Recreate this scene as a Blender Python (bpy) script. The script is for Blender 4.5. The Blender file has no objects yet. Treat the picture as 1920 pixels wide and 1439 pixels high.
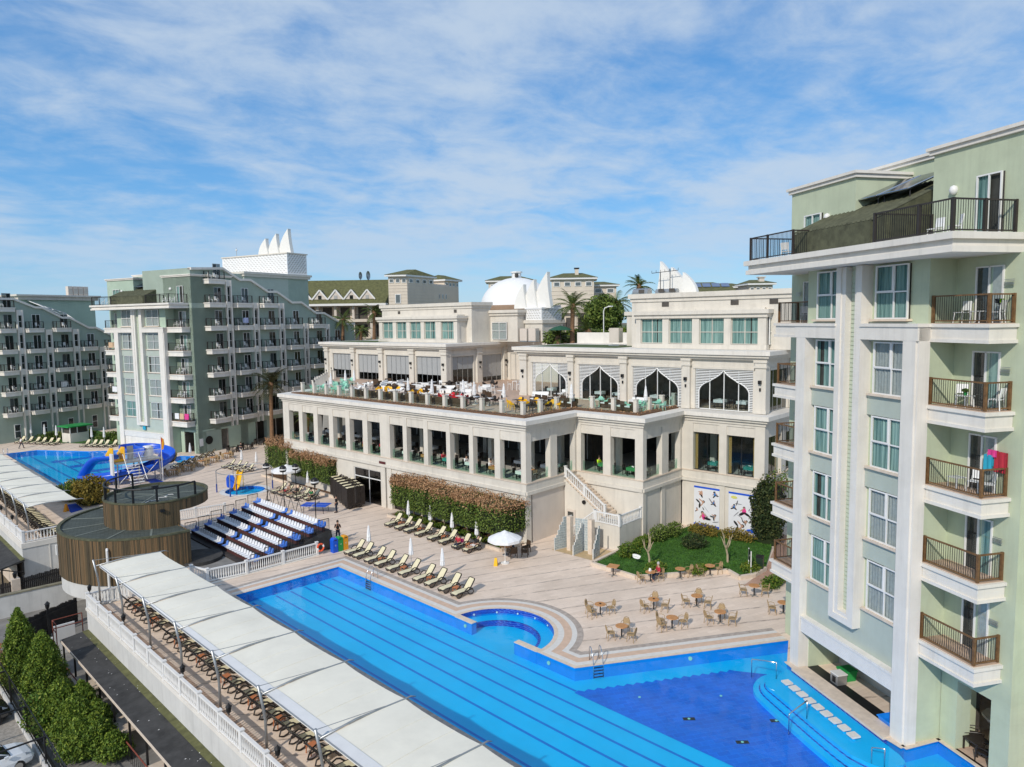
import bpy, math, random
from mathutils import Vector, Matrix
from mathutils.geometry import tessellate_polygon
RN = random.Random(11)
S = bpy.context.scene
COL = S.collection
PI = math.pi
rad = math.radians

# ------------------------------------------------------------ camera
cd = bpy.data.cameras.new('camera'); cam = bpy.data.objects.new('camera', cd); COL.objects.link(cam)
cam.matrix_world = Matrix(((0.70638, 0.0735, -0.704, 0.0), (-0.70768, 0.05276, -0.70456, 0.0), (-0.01464, 0.9959, 0.08928, 19.0), (0, 0, 0, 1)))
cd.sensor_width = 36.0; cd.lens = 25.236; cd.clip_start = 0.5; cd.clip_end = 6000
S.camera = cam
# ------------------------------------------------------------ light
SUN = Vector((-1.384, -0.432, 1.0)).normalized()
ld = bpy.data.lights.new('sun', 'SUN'); lo = bpy.data.objects.new('sun', ld); COL.objects.link(lo)
ld.energy = 2.95; ld.angle = rad(0.9); ld.color = (1.0, 0.93, 0.83)
lo.rotation_euler = (-SUN).to_track_quat('-Z', 'Y').to_euler(); lo.location = (-30, -20, 60)
S.view_settings.view_transform = 'Standard'; S.view_settings.look = 'None'
S.view_settings.exposure = 0.09; S.view_settings.gamma = 1.0; S.view_settings.use_curve_mapping = False
W_ = bpy.data.worlds.new('World'); S.world = W_; W_.use_nodes = True
nt = W_.node_tree; nt.nodes.clear()
def NN(t, typ, **k):
    n = t.nodes.new(typ)
    for a, b in k.items(): setattr(n, a, b)
    return n
wo = NN(nt, 'ShaderNodeOutputWorld'); bg = NN(nt, 'ShaderNodeBackground'); bg.inputs[1].default_value = 0.148
sky = NN(nt, 'ShaderNodeTexSky'); sky.sky_type = 'NISHITA'; sky.sun_disc = False
sky.sun_elevation = math.asin(SUN.z); sky.sun_rotation = math.atan2(SUN.x, SUN.y) % (2 * PI)
sky.air_density = 1.0; sky.dust_density = 0.3; sky.ozone_density = 2.0; sky.altitude = 10
tcw = NN(nt, 'ShaderNodeTexCoord'); sep = NN(nt, 'ShaderNodeSeparateXYZ')
nt.links.new(tcw.outputs['Generated'], sep.inputs[0])
def mth(t, op, a, b=None, clamp=False):
    n = NN(t, 'ShaderNodeMath', operation=op); n.use_clamp = clamp
    for i, v in enumerate((a, b)):
        if v is None: continue
        if isinstance(v, (int, float)): n.inputs[i].default_value = v
        else: t.links.new(v, n.inputs[i])
    return n.outputs[0]
zc = mth(nt, 'ADD', mth(nt, 'MAXIMUM', sep.outputs[2], 0.0), 0.16)
comb = NN(nt, 'ShaderNodeCombineXYZ')
nt.links.new(mth(nt, 'DIVIDE', sep.outputs[0], zc), comb.inputs[0])
nt.links.new(mth(nt, 'DIVIDE', sep.outputs[1], zc), comb.inputs[1])
mpn = NN(nt, 'ShaderNodeMapping'); mpn.inputs['Rotation'].default_value = (0, 0, rad(28)); mpn.inputs['Scale'].default_value = (0.85, 1.0, 1.0); mpn.inputs['Location'].default_value = (3.1, 0.7, 0.0)
nt.links.new(comb.outputs[0], mpn.inputs[0])
def noise(t, vec, scale, detail, rough, dist=0.0):
    n = NN(t, 'ShaderNodeTexNoise'); n.inputs['Scale'].default_value = scale; n.inputs['Detail'].default_value = detail
    n.inputs['Roughness'].default_value = rough; n.inputs['Distortion'].default_value = dist
    if vec is not None: t.links.new(vec, n.inputs['Vector'])
    return n.outputs['Fac']
n1 = noise(nt, mpn.outputs[0], 1.0, 4.0, 0.55, 0.2); n2 = noise(nt, mpn.outputs[0], 4.6, 10.0, 0.62, 0.25)
cl = mth(nt, 'ADD', mth(nt, 'MULTIPLY', n1, 0.60), mth(nt, 'MULTIPLY', n2, 0.40))
rmp = NN(nt, 'ShaderNodeMapRange'); rmp.interpolation_type = 'SMOOTHSTEP'
rmp.inputs['From Min'].default_value = 0.35; rmp.inputs['From Max'].default_value = 0.61; rmp.inputs['To Max'].default_value = 0.84
nt.links.new(cl, rmp.inputs['Value'])
fade = NN(nt, 'ShaderNodeMapRange'); fade.interpolation_type = 'SMOOTHSTEP'
fade.inputs['From Min'].default_value = -0.02; fade.inputs['From Max'].default_value = 0.16
nt.links.new(sep.outputs[2], fade.inputs['Value'])
cm = mth(nt, 'MULTIPLY', rmp.outputs[0], mth(nt, 'ADD', mth(nt, 'MULTIPLY', fade.outputs[0], 0.75), 0.25))
tint = NN(nt, 'ShaderNodeMix', data_type='RGBA', blend_type='MULTIPLY'); tint.inputs[0].default_value = 1.0
nt.links.new(sky.outputs[0], tint.inputs[6]); tint.inputs[7].default_value = (0.66, 0.93, 1.16, 1)
hz = NN(nt, 'ShaderNodeValToRGB'); nt.links.new(sep.outputs[2], hz.inputs[0]); he = hz.color_ramp.elements
he[0].position = 0.0; he[0].color = (0.300, 0.490, 0.690, 1); he[1].position = 0.75; he[1].color = (0.030, 0.150, 0.440, 1); hq = he.new(0.16); hq.color = (0.118, 0.345, 0.665, 1); hq = he.new(0.42); hq.color = (0.052, 0.225, 0.555, 1)
hm = NN(nt, 'ShaderNodeMix', data_type='RGBA', blend_type='MULTIPLY'); hm.inputs[0].default_value = 1.0; nt.links.new(hz.outputs[0], hm.inputs[6]); hm.inputs[7].default_value = (6.6, 6.6, 6.6, 1)
hb = NN(nt, 'ShaderNodeMix', data_type='RGBA'); hb.inputs[0].default_value = 0.72; nt.links.new(tint.outputs[2], hb.inputs[6]); nt.links.new(hm.outputs[2], hb.inputs[7])
mx = NN(nt, 'ShaderNodeMix', data_type='RGBA'); nt.links.new(cm, mx.inputs[0]); nt.links.new(hb.outputs[2], mx.inputs[6]); mx.inputs[7].default_value = (3.55, 4.25, 5.1, 1)
nt.links.new(mx.outputs[2], bg.inputs[0]); nt.links.new(bg.outputs[0], wo.inputs[0])

# ------------------------------------------------------------ materials
MATS = {}
def mat(name, rgb, rough=0.65, var=0.12, scale=1.5, bump=0.0, bscale=40.0, metal=0.0, spec=0.4, stain=0.0, streak=0.0, trans=0.0):
    if name in MATS: return MATS[name]
    m = bpy.data.materials.new(name); m.use_nodes = True; t = m.node_tree; b = t.nodes['Principled BSDF']
    b.inputs['Roughness'].default_value = rough; b.inputs['Metallic'].default_value = metal; b.inputs['Specular IOR Level'].default_value = spec
    g = NN(t, 'ShaderNodeNewGeometry')
    f = noise(t, g.outputs['Position'], scale, 6.0, 0.62)
    r = NN(t, 'ShaderNodeMapRange'); r.inputs['From Min'].default_value = 0.3; r.inputs['From Max'].default_value = 0.7
    r.inputs['To Min'].default_value = 1 - var; r.inputs['To Max'].default_value = 1 + var
    t.links.new(f, r.inputs['Value'])
    val = r.outputs[0]
    if stain > 0:
        f2 = noise(t, g.outputs['Position'], 0.35, 5.0, 0.7, 0.6)
        r2 = NN(t, 'ShaderNodeMapRange'); r2.inputs['From Min'].default_value = 0.48; r2.inputs['From Max'].default_value = 0.72
        r2.inputs['To Min'].default_value = 1.0; r2.inputs['To Max'].default_value = 1 - stain
        t.links.new(f2, r2.inputs['Value']); val = mth(t, 'MULTIPLY', val, r2.outputs[0])
    if streak > 0:
        mp = NN(t, 'ShaderNodeMapping'); mp.inputs['Scale'].default_value = (2.6, 2.6, 0.16); t.links.new(g.outputs['Position'], mp.inputs[0])
        f3 = noise(t, mp.outputs[0], 1.0, 5.0, 0.7)
        r3 = NN(t, 'ShaderNodeMapRange'); r3.inputs['From Min'].default_value = 0.5; r3.inputs['From Max'].default_value = 0.8
        r3.inputs['To Min'].default_value = 1.0; r3.inputs['To Max'].default_value = 1 - streak
        t.links.new(f3, r3.inputs['Value']); val = mth(t, 'MULTIPLY', val, r3.outputs[0])
    c = NN(t, 'ShaderNodeMix', data_type='RGBA', blend_type='MULTIPLY'); c.inputs[0].default_value = 1.0
    c.inputs[6].default_value = (*rgb, 1); t.links.new(val, c.inputs[7])
    t.links.new(c.outputs[2], b.inputs['Base Color'])
    if bump > 0:
        fb = noise(t, g.outputs['Position'], bscale, 4.0, 0.6)
        bp = NN(t, 'ShaderNodeBump'); bp.inputs['Strength'].default_value = bump; bp.inputs['Distance'].default_value = 0.02
        t.links.new(fb, bp.inputs['Height']); t.links.new(bp.outputs[0], b.inputs['Normal'])
    if trans > 0: b.inputs['Transmission Weight'].default_value = trans
    MATS[name] = m
    return m
WHITE = mat('white_render', (0.74, 0.70, 0.635), 0.7, 0.06, 0.8, 0.1, 30, streak=0.16, stain=0.06)
CREAM = mat('cream_render', (0.66, 0.615, 0.54), 0.75, 0.06, 0.7, 0.12, 25, streak=0.17, stain=0.09)
PALEC = mat('pale_render', (0.63, 0.56, 0.49), 0.75, 0.06, 0.7, 0.1, 25, streak=0.08)
GREEN = mat('sage_render', (0.50, 0.555, 0.40), 0.75, 0.07, 0.7, 0.15, 30, streak=0.12, stain=0.09)
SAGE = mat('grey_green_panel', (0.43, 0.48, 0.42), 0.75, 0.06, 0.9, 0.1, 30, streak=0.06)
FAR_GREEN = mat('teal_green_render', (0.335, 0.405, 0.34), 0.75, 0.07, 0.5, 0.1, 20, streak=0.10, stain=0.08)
LOUVRE = mat('pale_green_louvre', (0.50, 0.55, 0.43), 0.6, 0.06)
BEIGE = mat('beige_stone', (0.66, 0.55, 0.44), 0.6, 0.12, 3.0, 0.1, 30)
SOFFIT = mat('grey_soffit', (0.45, 0.44, 0.40), 0.8, 0.08)
BROWN = mat('brown_rail_wood', (0.16, 0.085, 0.035), 0.55, 0.35, 6.0)
DARKRAIL = mat('dark_rail_paint', (0.035, 0.028, 0.024), 0.45, 0.2)
DKMETAL = mat('black_metal', (0.02, 0.02, 0.021), 0.4, 0.2, metal=0.3)
STEEL = mat('stainless_steel', (0.62, 0.63, 0.64), 0.22, 0.06, metal=1.0)
GALV = mat('galvanised_steel', (0.42, 0.43, 0.43), 0.42, 0.12, 3.0, metal=0.75)
FRAMEW = mat('white_window_frame', (0.76, 0.75, 0.73), 0.4, 0.05)
PLASTW = mat('white_plastic', (0.82, 0.82, 0.80), 0.4, 0.05)
ROOFT = mat('dark_roof_tile', (0.085, 0.088, 0.052), 0.8, 0.35, 2.5, 0.25, 14)
MOSS = mat('mossy_roof_felt', (0.115, 0.115, 0.045), 0.9, 0.35, 2.0, 0.3, 12)
FELT = mat('black_roof_felt', (0.045, 0.044, 0.043), 0.92, 0.4, 1.5, 0.4, 40)
WOODD = mat('weathered_cladding', (0.115, 0.08, 0.042), 0.8, 0.5, 1.2, 0.25, 12)
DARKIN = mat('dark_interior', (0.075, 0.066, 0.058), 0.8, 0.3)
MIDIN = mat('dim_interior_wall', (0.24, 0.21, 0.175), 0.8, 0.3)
CURT = mat('dark_curtain', (0.05, 0.048, 0.046), 0.9, 0.3, 5)
CURTL = mat('grey_net_curtain', (0.40, 0.40, 0.39), 0.9, 0.15, 6)
SLATE = mat('slate_roof', (0.075, 0.085, 0.07), 0.75, 0.3, 1.5, 0.3, 12)
ASPH = mat('grey_concrete_yard', (0.22, 0.21, 0.195), 0.9, 0.2, 1.2, 0.2, 20, stain=0.25)
COBBLE = mat('cobble_setts', (0.30, 0.275, 0.24), 0.9, 0.35, 5.0, 0.5, 9)
EARTH = mat('scrubby_earth', (0.16, 0.13, 0.085), 0.95, 0.35, 0.6, 0.3, 6)
SOIL = mat('brown_soil', (0.14, 0.075, 0.04), 0.95, 0.4, 4.0, 0.5, 14)
GRASS = mat('lawn_green', (0.045, 0.125, 0.016), 0.9, 0.4, 1.3, 0.5, 25)
FAKEG = mat('artificial_turf', (0.075, 0.11, 0.035), 0.95, 0.2, 1.0)
WOODT = mat('orange_table_wood', (0.50, 0.235, 0.085), 0.45, 0.15, 5)
RATTAN = mat('tan_rattan', (0.36, 0.25, 0.13), 0.6, 0.2, 12)
DKRAT = mat('dark_wicker', (0.075, 0.045, 0.025), 0.6, 0.25, 14)
SLING = mat('cream_sling', (0.70, 0.63, 0.42), 0.75, 0.07, 6)
DKPLAS = mat('dark_brown_plastic', (0.028, 0.022, 0.019), 0.4, 0.15)
TERRA = mat('terracotta_plastic', (0.48, 0.17, 0.07), 0.5, 0.1)
CANVAS = mat('white_canvas', (0.80, 0.80, 0.80), 0.8, 0.06, 3)
SAIL = mat('cream_shade_cloth', (0.80, 0.76, 0.645), 0.85, 0.05, 0.6, 0.5, 1.6, stain=0.07)
YEL = mat('yellow_plastic', (0.85, 0.48, 0.015), 0.35, 0.06)
RED = mat('red_plastic', (0.55, 0.02, 0.03), 0.4, 0.08)
BLUE = mat('blue_plastic', (0.012, 0.10, 0.62), 0.3, 0.08)
SEATB = mat('light_blue_seat', (0.13, 0.27, 0.70), 0.35, 0.1)
GRN = mat('green_plastic', (0.02, 0.30, 0.07), 0.35, 0.08)
ORNG = mat('orange_plastic', (0.75, 0.33, 0.02), 0.4, 0.06)
LIFE = mat('lifebuoy_orange', (0.78, 0.10, 0.03), 0.45, 0.06)
TEALC = mat('teal_tablecloth', (0.03, 0.28, 0.24), 0.8, 0.15)
MINT = mat('mint_plastic', (0.30, 0.62, 0.48), 0.45, 0.06)
SKIN = mat('skin', (0.50, 0.29, 0.20), 0.55, 0.05)
HAIRD = mat('dark_hair', (0.025, 0.017, 0.012), 0.6, 0.2)
HAIRG = mat('grey_hair', (0.45, 0.43, 0.40), 0.6, 0.1)
BLACKC = mat('black_cloth', (0.014, 0.014, 0.016), 0.85, 0.2)
JEANS = mat('dark_jeans', (0.03, 0.04, 0.065), 0.85, 0.2)
REDC = mat('red_cloth', (0.45, 0.03, 0.05), 0.85, 0.1)
BLUEC = mat('blue_cloth', (0.01, 0.06, 0.55), 0.85, 0.1)
LIMEC = mat('lime_cloth', (0.45, 0.75, 0.02), 0.85, 0.1)
WHITEC = mat('white_cloth', (0.78, 0.77, 0.76), 0.85, 0.05)
PINKC = mat('pink_cloth', (0.70, 0.05, 0.25), 0.85, 0.1)
TEALT = mat('turquoise_cloth', (0.03, 0.35, 0.50), 0.85, 0.1)
TANC = mat('tan_cloth', (0.62, 0.42, 0.26), 0.85, 0.1)
BALW = mat('balustrade_white', (0.76, 0.75, 0.73), 0.6, 0.05, 2.0)
SEAM = mat('slate_seam', (0.17, 0.19, 0.165), 0.8, 0.1)
LATT = mat('white_lattice', (0.80, 0.80, 0.79), 0.5, 0.04)
GLASSB = mat('glass_block', (0.38, 0.44, 0.45), 0.15, 0.35, 7.0, spec=0.6)
BARK = mat('tree_bark', (0.17, 0.125, 0.09), 0.9, 0.35, 6, 0.4, 20)
PALEB = mat('pale_branch', (0.42, 0.34, 0.23), 0.9, 0.2, 6)
PALMB = mat('palm_bark', (0.21, 0.12, 0.065), 0.95, 0.35, 4, 0.5, 9)
SOLAR = mat('solar_glass', (0.018, 0.022, 0.04), 0.12, 0.2, spec=0.8)
TANKR = mat('red_tank_paint', (0.42, 0.012, 0.02), 0.35, 0.1)
CARW = mat('white_car_paint', (0.72, 0.74, 0.76), 0.15, 0.03, spec=0.7)
CARB = mat('black_car_paint', (0.012, 0.012, 0.014), 0.12, 0.05, spec=0.8)
RUBBER = mat('tyre_rubber', (0.02, 0.02, 0.02), 0.85, 0.1)
TILE_C = mat('cyan_pool_tile', (0.002, 0.46, 0.80), 0.5, 0.06, 0.5)
TILE_E = mat('bright_cyan_tile', (0.004, 0.46, 0.83), 0.5, 0.05, 0.7)
TILE_W = mat('blue_pool_wall_tile', (0.003, 0.23, 0.66), 0.4, 0.10, 1.5)
TILE_L = mat('lane_blue_tile', (0.002, 0.16, 0.56), 0.4, 0.10, 1.5)
MARB = mat('white_marble_band', (0.68, 0.65, 0.60), 0.45, 0.08, 4)
PINKB = mat('pink_stone_band', (0.62, 0.44, 0.32), 0.6, 0.10, 3)
GREYB = mat('grey_stone_band', (0.40, 0.34, 0.29), 0.7, 0.25, 3)
WAGE = mat('aged_white_wall', (0.60, 0.59, 0.565), 0.8, 0.07, 0.8, 0.15, 20, streak=0.2, stain=0.12)
REDBR = mat('rust_red_paint', (0.20, 0.05, 0.03), 0.7, 0.25, 6)
PINKPAV = mat('pink_paving', (0.50, 0.36, 0.27), 0.8, 0.14, 3, 0.1, 20)

def brick_mat(name, c1, c2, mortar, bw, bh, ang=0.0, rough=0.5, msize=0.012, vert=False):
    m = bpy.data.materials.new(name); m.use_nodes = True; t = m.node_tree; b = t.nodes['Principled BSDF']
    g = NN(t, 'ShaderNodeNewGeometry'); mp = NN(t, 'ShaderNodeMapping'); mp.inputs['Rotation'].default_value = (rad(90) if vert else 0, 0, ang)
    t.links.new(g.outputs['Position'], mp.inputs[0])
    k = NN(t, 'ShaderNodeTexBrick'); t.links.new(mp.outputs[0], k.inputs['Vector'])
    k.inputs['Scale'].default_value = 1.0; k.inputs['Brick Width'].default_value = bw; k.inputs['Row Height'].default_value = bh
    k.inputs['Mortar Size'].default_value = msize; k.inputs['Color1'].default_value = (*c1, 1); k.inputs['Color2'].default_value = (*c2, 1); k.inputs['Mortar'].default_value = (*mortar, 1)
    k.inputs['Bias'].default_value = 0.0
    f = noise(t, g.outputs['Position'], 0.7, 5, 0.6)
    r = NN(t, 'ShaderNodeMapRange'); r.inputs['From Min'].default_value = 0.3; r.inputs['From Max'].default_value = 0.7; r.inputs['To Min'].default_value = 0.85; r.inputs['To Max'].default_value = 1.15
    t.links.new(f, r.inputs['Value'])
    c = NN(t, 'ShaderNodeMix', data_type='RGBA', blend_type='MULTIPLY'); c.inputs[0].default_value = 1.0
    t.links.new(k.outputs['Color'], c.inputs[6]); t.links.new(r.outputs[0], c.inputs[7]); t.links.new(c.outputs[2], b.inputs['Base Color'])
    b.inputs['Roughness'].default_value = rough; MATS[name] = m
    return m
RBANG = -0.5445
TILE_D = brick_mat('deep_blue_mosaic', (0.002, 0.115, 0.58), (0.002, 0.145, 0.66), (0.006, 0.18, 0.70), 0.62, 0.31, -RBANG, 0.4, 0.014)
TILE_R = brick_mat('royal_blue_wall_mosaic', (0.006, 0.02, 0.30), (0.004, 0.035, 0.42), (0.10, 0.22, 0.62), 0.3, 0.1, -RBANG, 0.3, 0.012, True)
SLABROOF = brick_mat('green_slate_shingle', (0.085, 0.10, 0.085), (0.055, 0.066, 0.055), (0.035, 0.042, 0.035), 0.55, 0.22, 0.3, 0.8, 0.02)

# paving of the pool deck: thin darker rows of stone that fan out across the plaza
def deck_mat():
    m = bpy.data.materials.new('plaza_paving'); m.use_nodes = True; t = m.node_tree; b = t.nodes['Principled BSDF']
    g = NN(t, 'ShaderNodeNewGeometry'); s = NN(t, 'ShaderNodeSeparateXYZ'); t.links.new(g.outputs['Position'], s.inputs[0])
    dx = mth(t, 'ADD', s.outputs[0], 30.0); dy = mth(t, 'SUBTRACT', s.outputs[1], 66.0)
    ph = mth(t, 'MULTIPLY', mth(t, 'ARCTAN2', dy, dx), 68.0 / 1.5)
    nz = noise(t, g.outputs['Position'], 0.5, 3, 0.5)
    ph = mth(t, 'ADD', ph, mth(t, 'MULTIPLY', nz, 0.10))
    fr = mth(t, 'FRACT', ph)
    band = mth(t, 'LESS_THAN', fr, 0.085)
    mp = NN(t, 'ShaderNodeMapping'); mp.inputs['Rotation'].default_value = (0, 0, rad(18)); mp.inputs['Scale'].default_value = (0.35, 2.5, 1); t.links.new(g.outputs['Position'], mp.inputs[0])
    pn = noise(t, mp.outputs[0], 1.2, 5, 0.7)
    rp = NN(t, 'ShaderNodeMapRange'); rp.inputs['From Min'].default_value = 0.36; rp.inputs['From Max'].default_value = 0.62; t.links.new(pn, rp.inputs['Value'])
    bs = mth(t, 'MULTIPLY', mth(t, 'MULTIPLY', band, rp.outputs[0]), 0.85)
    k = NN(t, 'ShaderNodeTexBrick'); mp2 = NN(t, 'ShaderNodeMapping'); mp2.inputs['Rotation'].default_value = (0, 0, rad(18)); t.links.new(g.outputs['Position'], mp2.inputs[0]); t.links.new(mp2.outputs[0], k.inputs['Vector'])
    k.inputs['Scale'].default_value = 1.0; k.inputs['Brick Width'].default_value = 0.9; k.inputs['Row Height'].default_value = 0.3; k.inputs['Mortar Size'].default_value = 0.006
    k.inputs['Color1'].default_value = (0.78, 0.64, 0.52, 1); k.inputs['Color2'].default_value = (0.71, 0.575, 0.46, 1); k.inputs['Mortar'].default_value = (0.60, 0.485, 0.39, 1)
    c = NN(t, 'ShaderNodeMix', data_type='RGBA'); t.links.new(bs, c.inputs[0]); t.links.new(k.outputs['Color'], c.inputs[6]); c.inputs[7].default_value = (0.30, 0.235, 0.19, 1)
    lg = noise(t, g.outputs['Position'], 0.22, 6, 0.65)
    r = NN(t, 'ShaderNodeMapRange'); r.inputs['From Min'].default_value = 0.3; r.inputs['From Max'].default_value = 0.7; r.inputs['To Min'].default_value = 0.84; r.inputs['To Max'].default_value = 1.1; t.links.new(lg, r.inputs['Value'])
    sp = noise(t, g.outputs['Position'], 1.7, 6, 0.75, 0.8); rs = NN(t, 'ShaderNodeMapRange'); rs.inputs['From Min'].default_value = 0.60; rs.inputs['From Max'].default_value = 0.74; rs.inputs['To Min'].default_value = 1.0; rs.inputs['To Max'].default_value = 0.80; t.links.new(sp, rs.inputs['Value'])
    c2 = NN(t, 'ShaderNodeMix', data_type='RGBA', blend_type='MULTIPLY'); c2.inputs[0].default_value = 1.0; t.links.new(c.outputs[2], c2.inputs[6]); t.links.new(mth(t, 'MULTIPLY', r.outputs[0], rs.outputs[0]), c2.inputs[7])
    t.links.new(c2.outputs[2], b.inputs['Base Color']); b.inputs['Roughness'].default_value = 0.75
    return m
DECK = deck_mat()

def water_mat(name, tintc, gl, bumpd=0.02):
    m = bpy.data.materials.new(name); m.use_nodes = True; t = m.node_tree; t.nodes.clear()
    o = NN(t, 'ShaderNodeOutputMaterial'); tr = NN(t, 'ShaderNodeBsdfTransparent'); tr.inputs[0].default_value = (*tintc, 1)
    gs = NN(t, 'ShaderNodeBsdfGlossy'); gs.inputs['Roughness'].default_value = gl
    fr = NN(t, 'ShaderNodeFresnel'); fr.inputs['IOR'].default_value = 1.33
    if bumpd > 0:
        g = NN(t, 'ShaderNodeNewGeometry'); f = noise(t, g.outputs['Position'], 1.6, 3, 0.5, 0.4)
        bp = NN(t, 'ShaderNodeBump'); bp.inputs['Strength'].default_value = 0.35; bp.inputs['Distance'].default_value = bumpd
        t.links.new(f, bp.inputs['Height']); t.links.new(bp.outputs[0], gs.inputs['Normal']); t.links.new(bp.outputs[0], fr.inputs['Normal'])
    gb_ = NN(t, 'ShaderNodeNewGeometry'); front = mth(t, 'SUBTRACT', 1.0, gb_.outputs['Backfacing'])
    mxs = NN(t, 'ShaderNodeMixShader'); t.links.new(mth(t, 'MULTIPLY', mth(t, 'MULTIPLY', fr.outputs[0], 0.75), front), mxs.inputs[0]); t.links.new(tr.outputs[0], mxs.inputs[1]); t.links.new(gs.outputs[0], mxs.inputs[2])
    t.links.new(mxs.outputs[0], o.inputs[0]); return m
WATER = water_mat('pool_water_surface', (0.80, 0.96, 1.0), 0.03)
def glass_mat(name, tintc, refl):
    m = bpy.data.materials.new(name); m.use_nodes = True; t = m.node_tree; t.nodes.clear()
    o = NN(t, 'ShaderNodeOutputMaterial'); tr = NN(t, 'ShaderNodeBsdfTransparent'); tr.inputs[0].default_value = (*tintc, 1)
    gs = NN(t, 'ShaderNodeBsdfGlossy'); gs.inputs['Roughness'].default_value = 0.02
    fr = NN(t, 'ShaderNodeFresnel'); fr.inputs['IOR'].default_value = 1.5
    gb_ = NN(t, 'ShaderNodeNewGeometry'); front = mth(t, 'SUBTRACT', 1.0, gb_.outputs['Backfacing'])
    mxs = NN(t, 'ShaderNodeMixShader'); t.links.new(mth(t, 'MULTIPLY', mth(t, 'MULTIPLY', fr.outputs[0], refl), front, True), mxs.inputs[0]); t.links.new(tr.outputs[0], mxs.inputs[1]); t.links.new(gs.outputs[0], mxs.inputs[2])
    t.links.new(mxs.outputs[0], o.inputs[0]); return m
GLASS = glass_mat('window_glass', (0.86, 0.92, 0.92), 1.6)
GGREEN = glass_mat('green_glass', (0.82, 0.94, 0.89), 1.2)
GDARK = glass_mat('dark_glass', (0.40, 0.43, 0.44), 1.6)
def curtain_mat():
    m = bpy.data.materials.new('teal_curtain'); m.use_nodes = True; t = m.node_tree; b = t.nodes['Principled BSDF']
    g = NN(t, 'ShaderNodeNewGeometry'); mp = NN(t, 'ShaderNodeMapping'); mp.inputs['Scale'].default_value = (3.5, 3.5, 0.12); t.links.new(g.outputs['Position'], mp.inputs[0])
    f = noise(t, mp.outputs[0], 2.2, 4, 0.65); r = NN(t, 'ShaderNodeValToRGB'); t.links.new(f, r.inputs[0])
    e = r.color_ramp.elements; e[0].position = 0.32; e[0].color = (0.07, 0.155, 0.15, 1); e[1].position = 0.70; e[1].color = (0.40, 0.54, 0.49, 1)
    t.links.new(r.outputs[0], b.inputs['Base Color']); b.inputs['Roughness'].default_value = 0.9; return m
CURTT = curtain_mat()
def leaf_mat(name, c1, c2, c3):
    m = bpy.data.materials.new(name); m.use_nodes = True; t = m.node_tree; b = t.nodes['Principled BSDF']
    g = NN(t, 'ShaderNodeNewGeometry'); r = NN(t, 'ShaderNodeValToRGB')
    f = noise(t, g.outputs['Position'], 1.3, 3, 0.6)
    v = mth(t, 'ADD', mth(t, 'MULTIPLY', g.outputs['Random Per Island'], 0.6), mth(t, 'MULTIPLY', f, 0.4)); t.links.new(v, r.inputs[0])
    e = r.color_ramp.elements; e[0].position = 0.15; e[0].color = (*c1, 1); e[1].position = 0.9; e[1].color = (*c3, 1); x = e.new(0.5); x.color = (*c2, 1)
    t.links.new(r.outputs[0], b.inputs['Base Color']); b.inputs['Roughness'].default_value = 0.6; b.inputs['Specular IOR Level'].default_value = 0.25
    try: b.inputs['Subsurface Weight'].default_value = 0.0
    except Exception: pass
    return m
LEAF = leaf_mat('hedge_leaf', (0.045, 0.085, 0.014), (0.11, 0.165, 0.028), (0.20, 0.245, 0.05))
LEAFP = leaf_mat('withered_leaf', (0.22, 0.115, 0.055), (0.40, 0.225, 0.115), (0.53, 0.33, 0.185))
LEAFC = leaf_mat('conifer_leaf', (0.035, 0.075, 0.012), (0.115, 0.185, 0.022), (0.26, 0.31, 0.04))
LEAFY = leaf_mat('ochre_leaf', (0.08, 0.07, 0.012), (0.20, 0.15, 0.025), (0.32, 0.22, 0.04))
LEAFD = leaf_mat('dark_ivy_leaf', (0.012, 0.025, 0.008), (0.03, 0.05, 0.014), (0.10, 0.10, 0.03))
LEAFF = leaf_mat('palm_leaf', (0.035, 0.06, 0.012), (0.07, 0.105, 0.02), (0.15, 0.16, 0.045))
LEAFB = leaf_mat('bright_leaf', (0.03, 0.08, 0.010), (0.08, 0.15, 0.015), (0.22, 0.22, 0.03))

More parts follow.
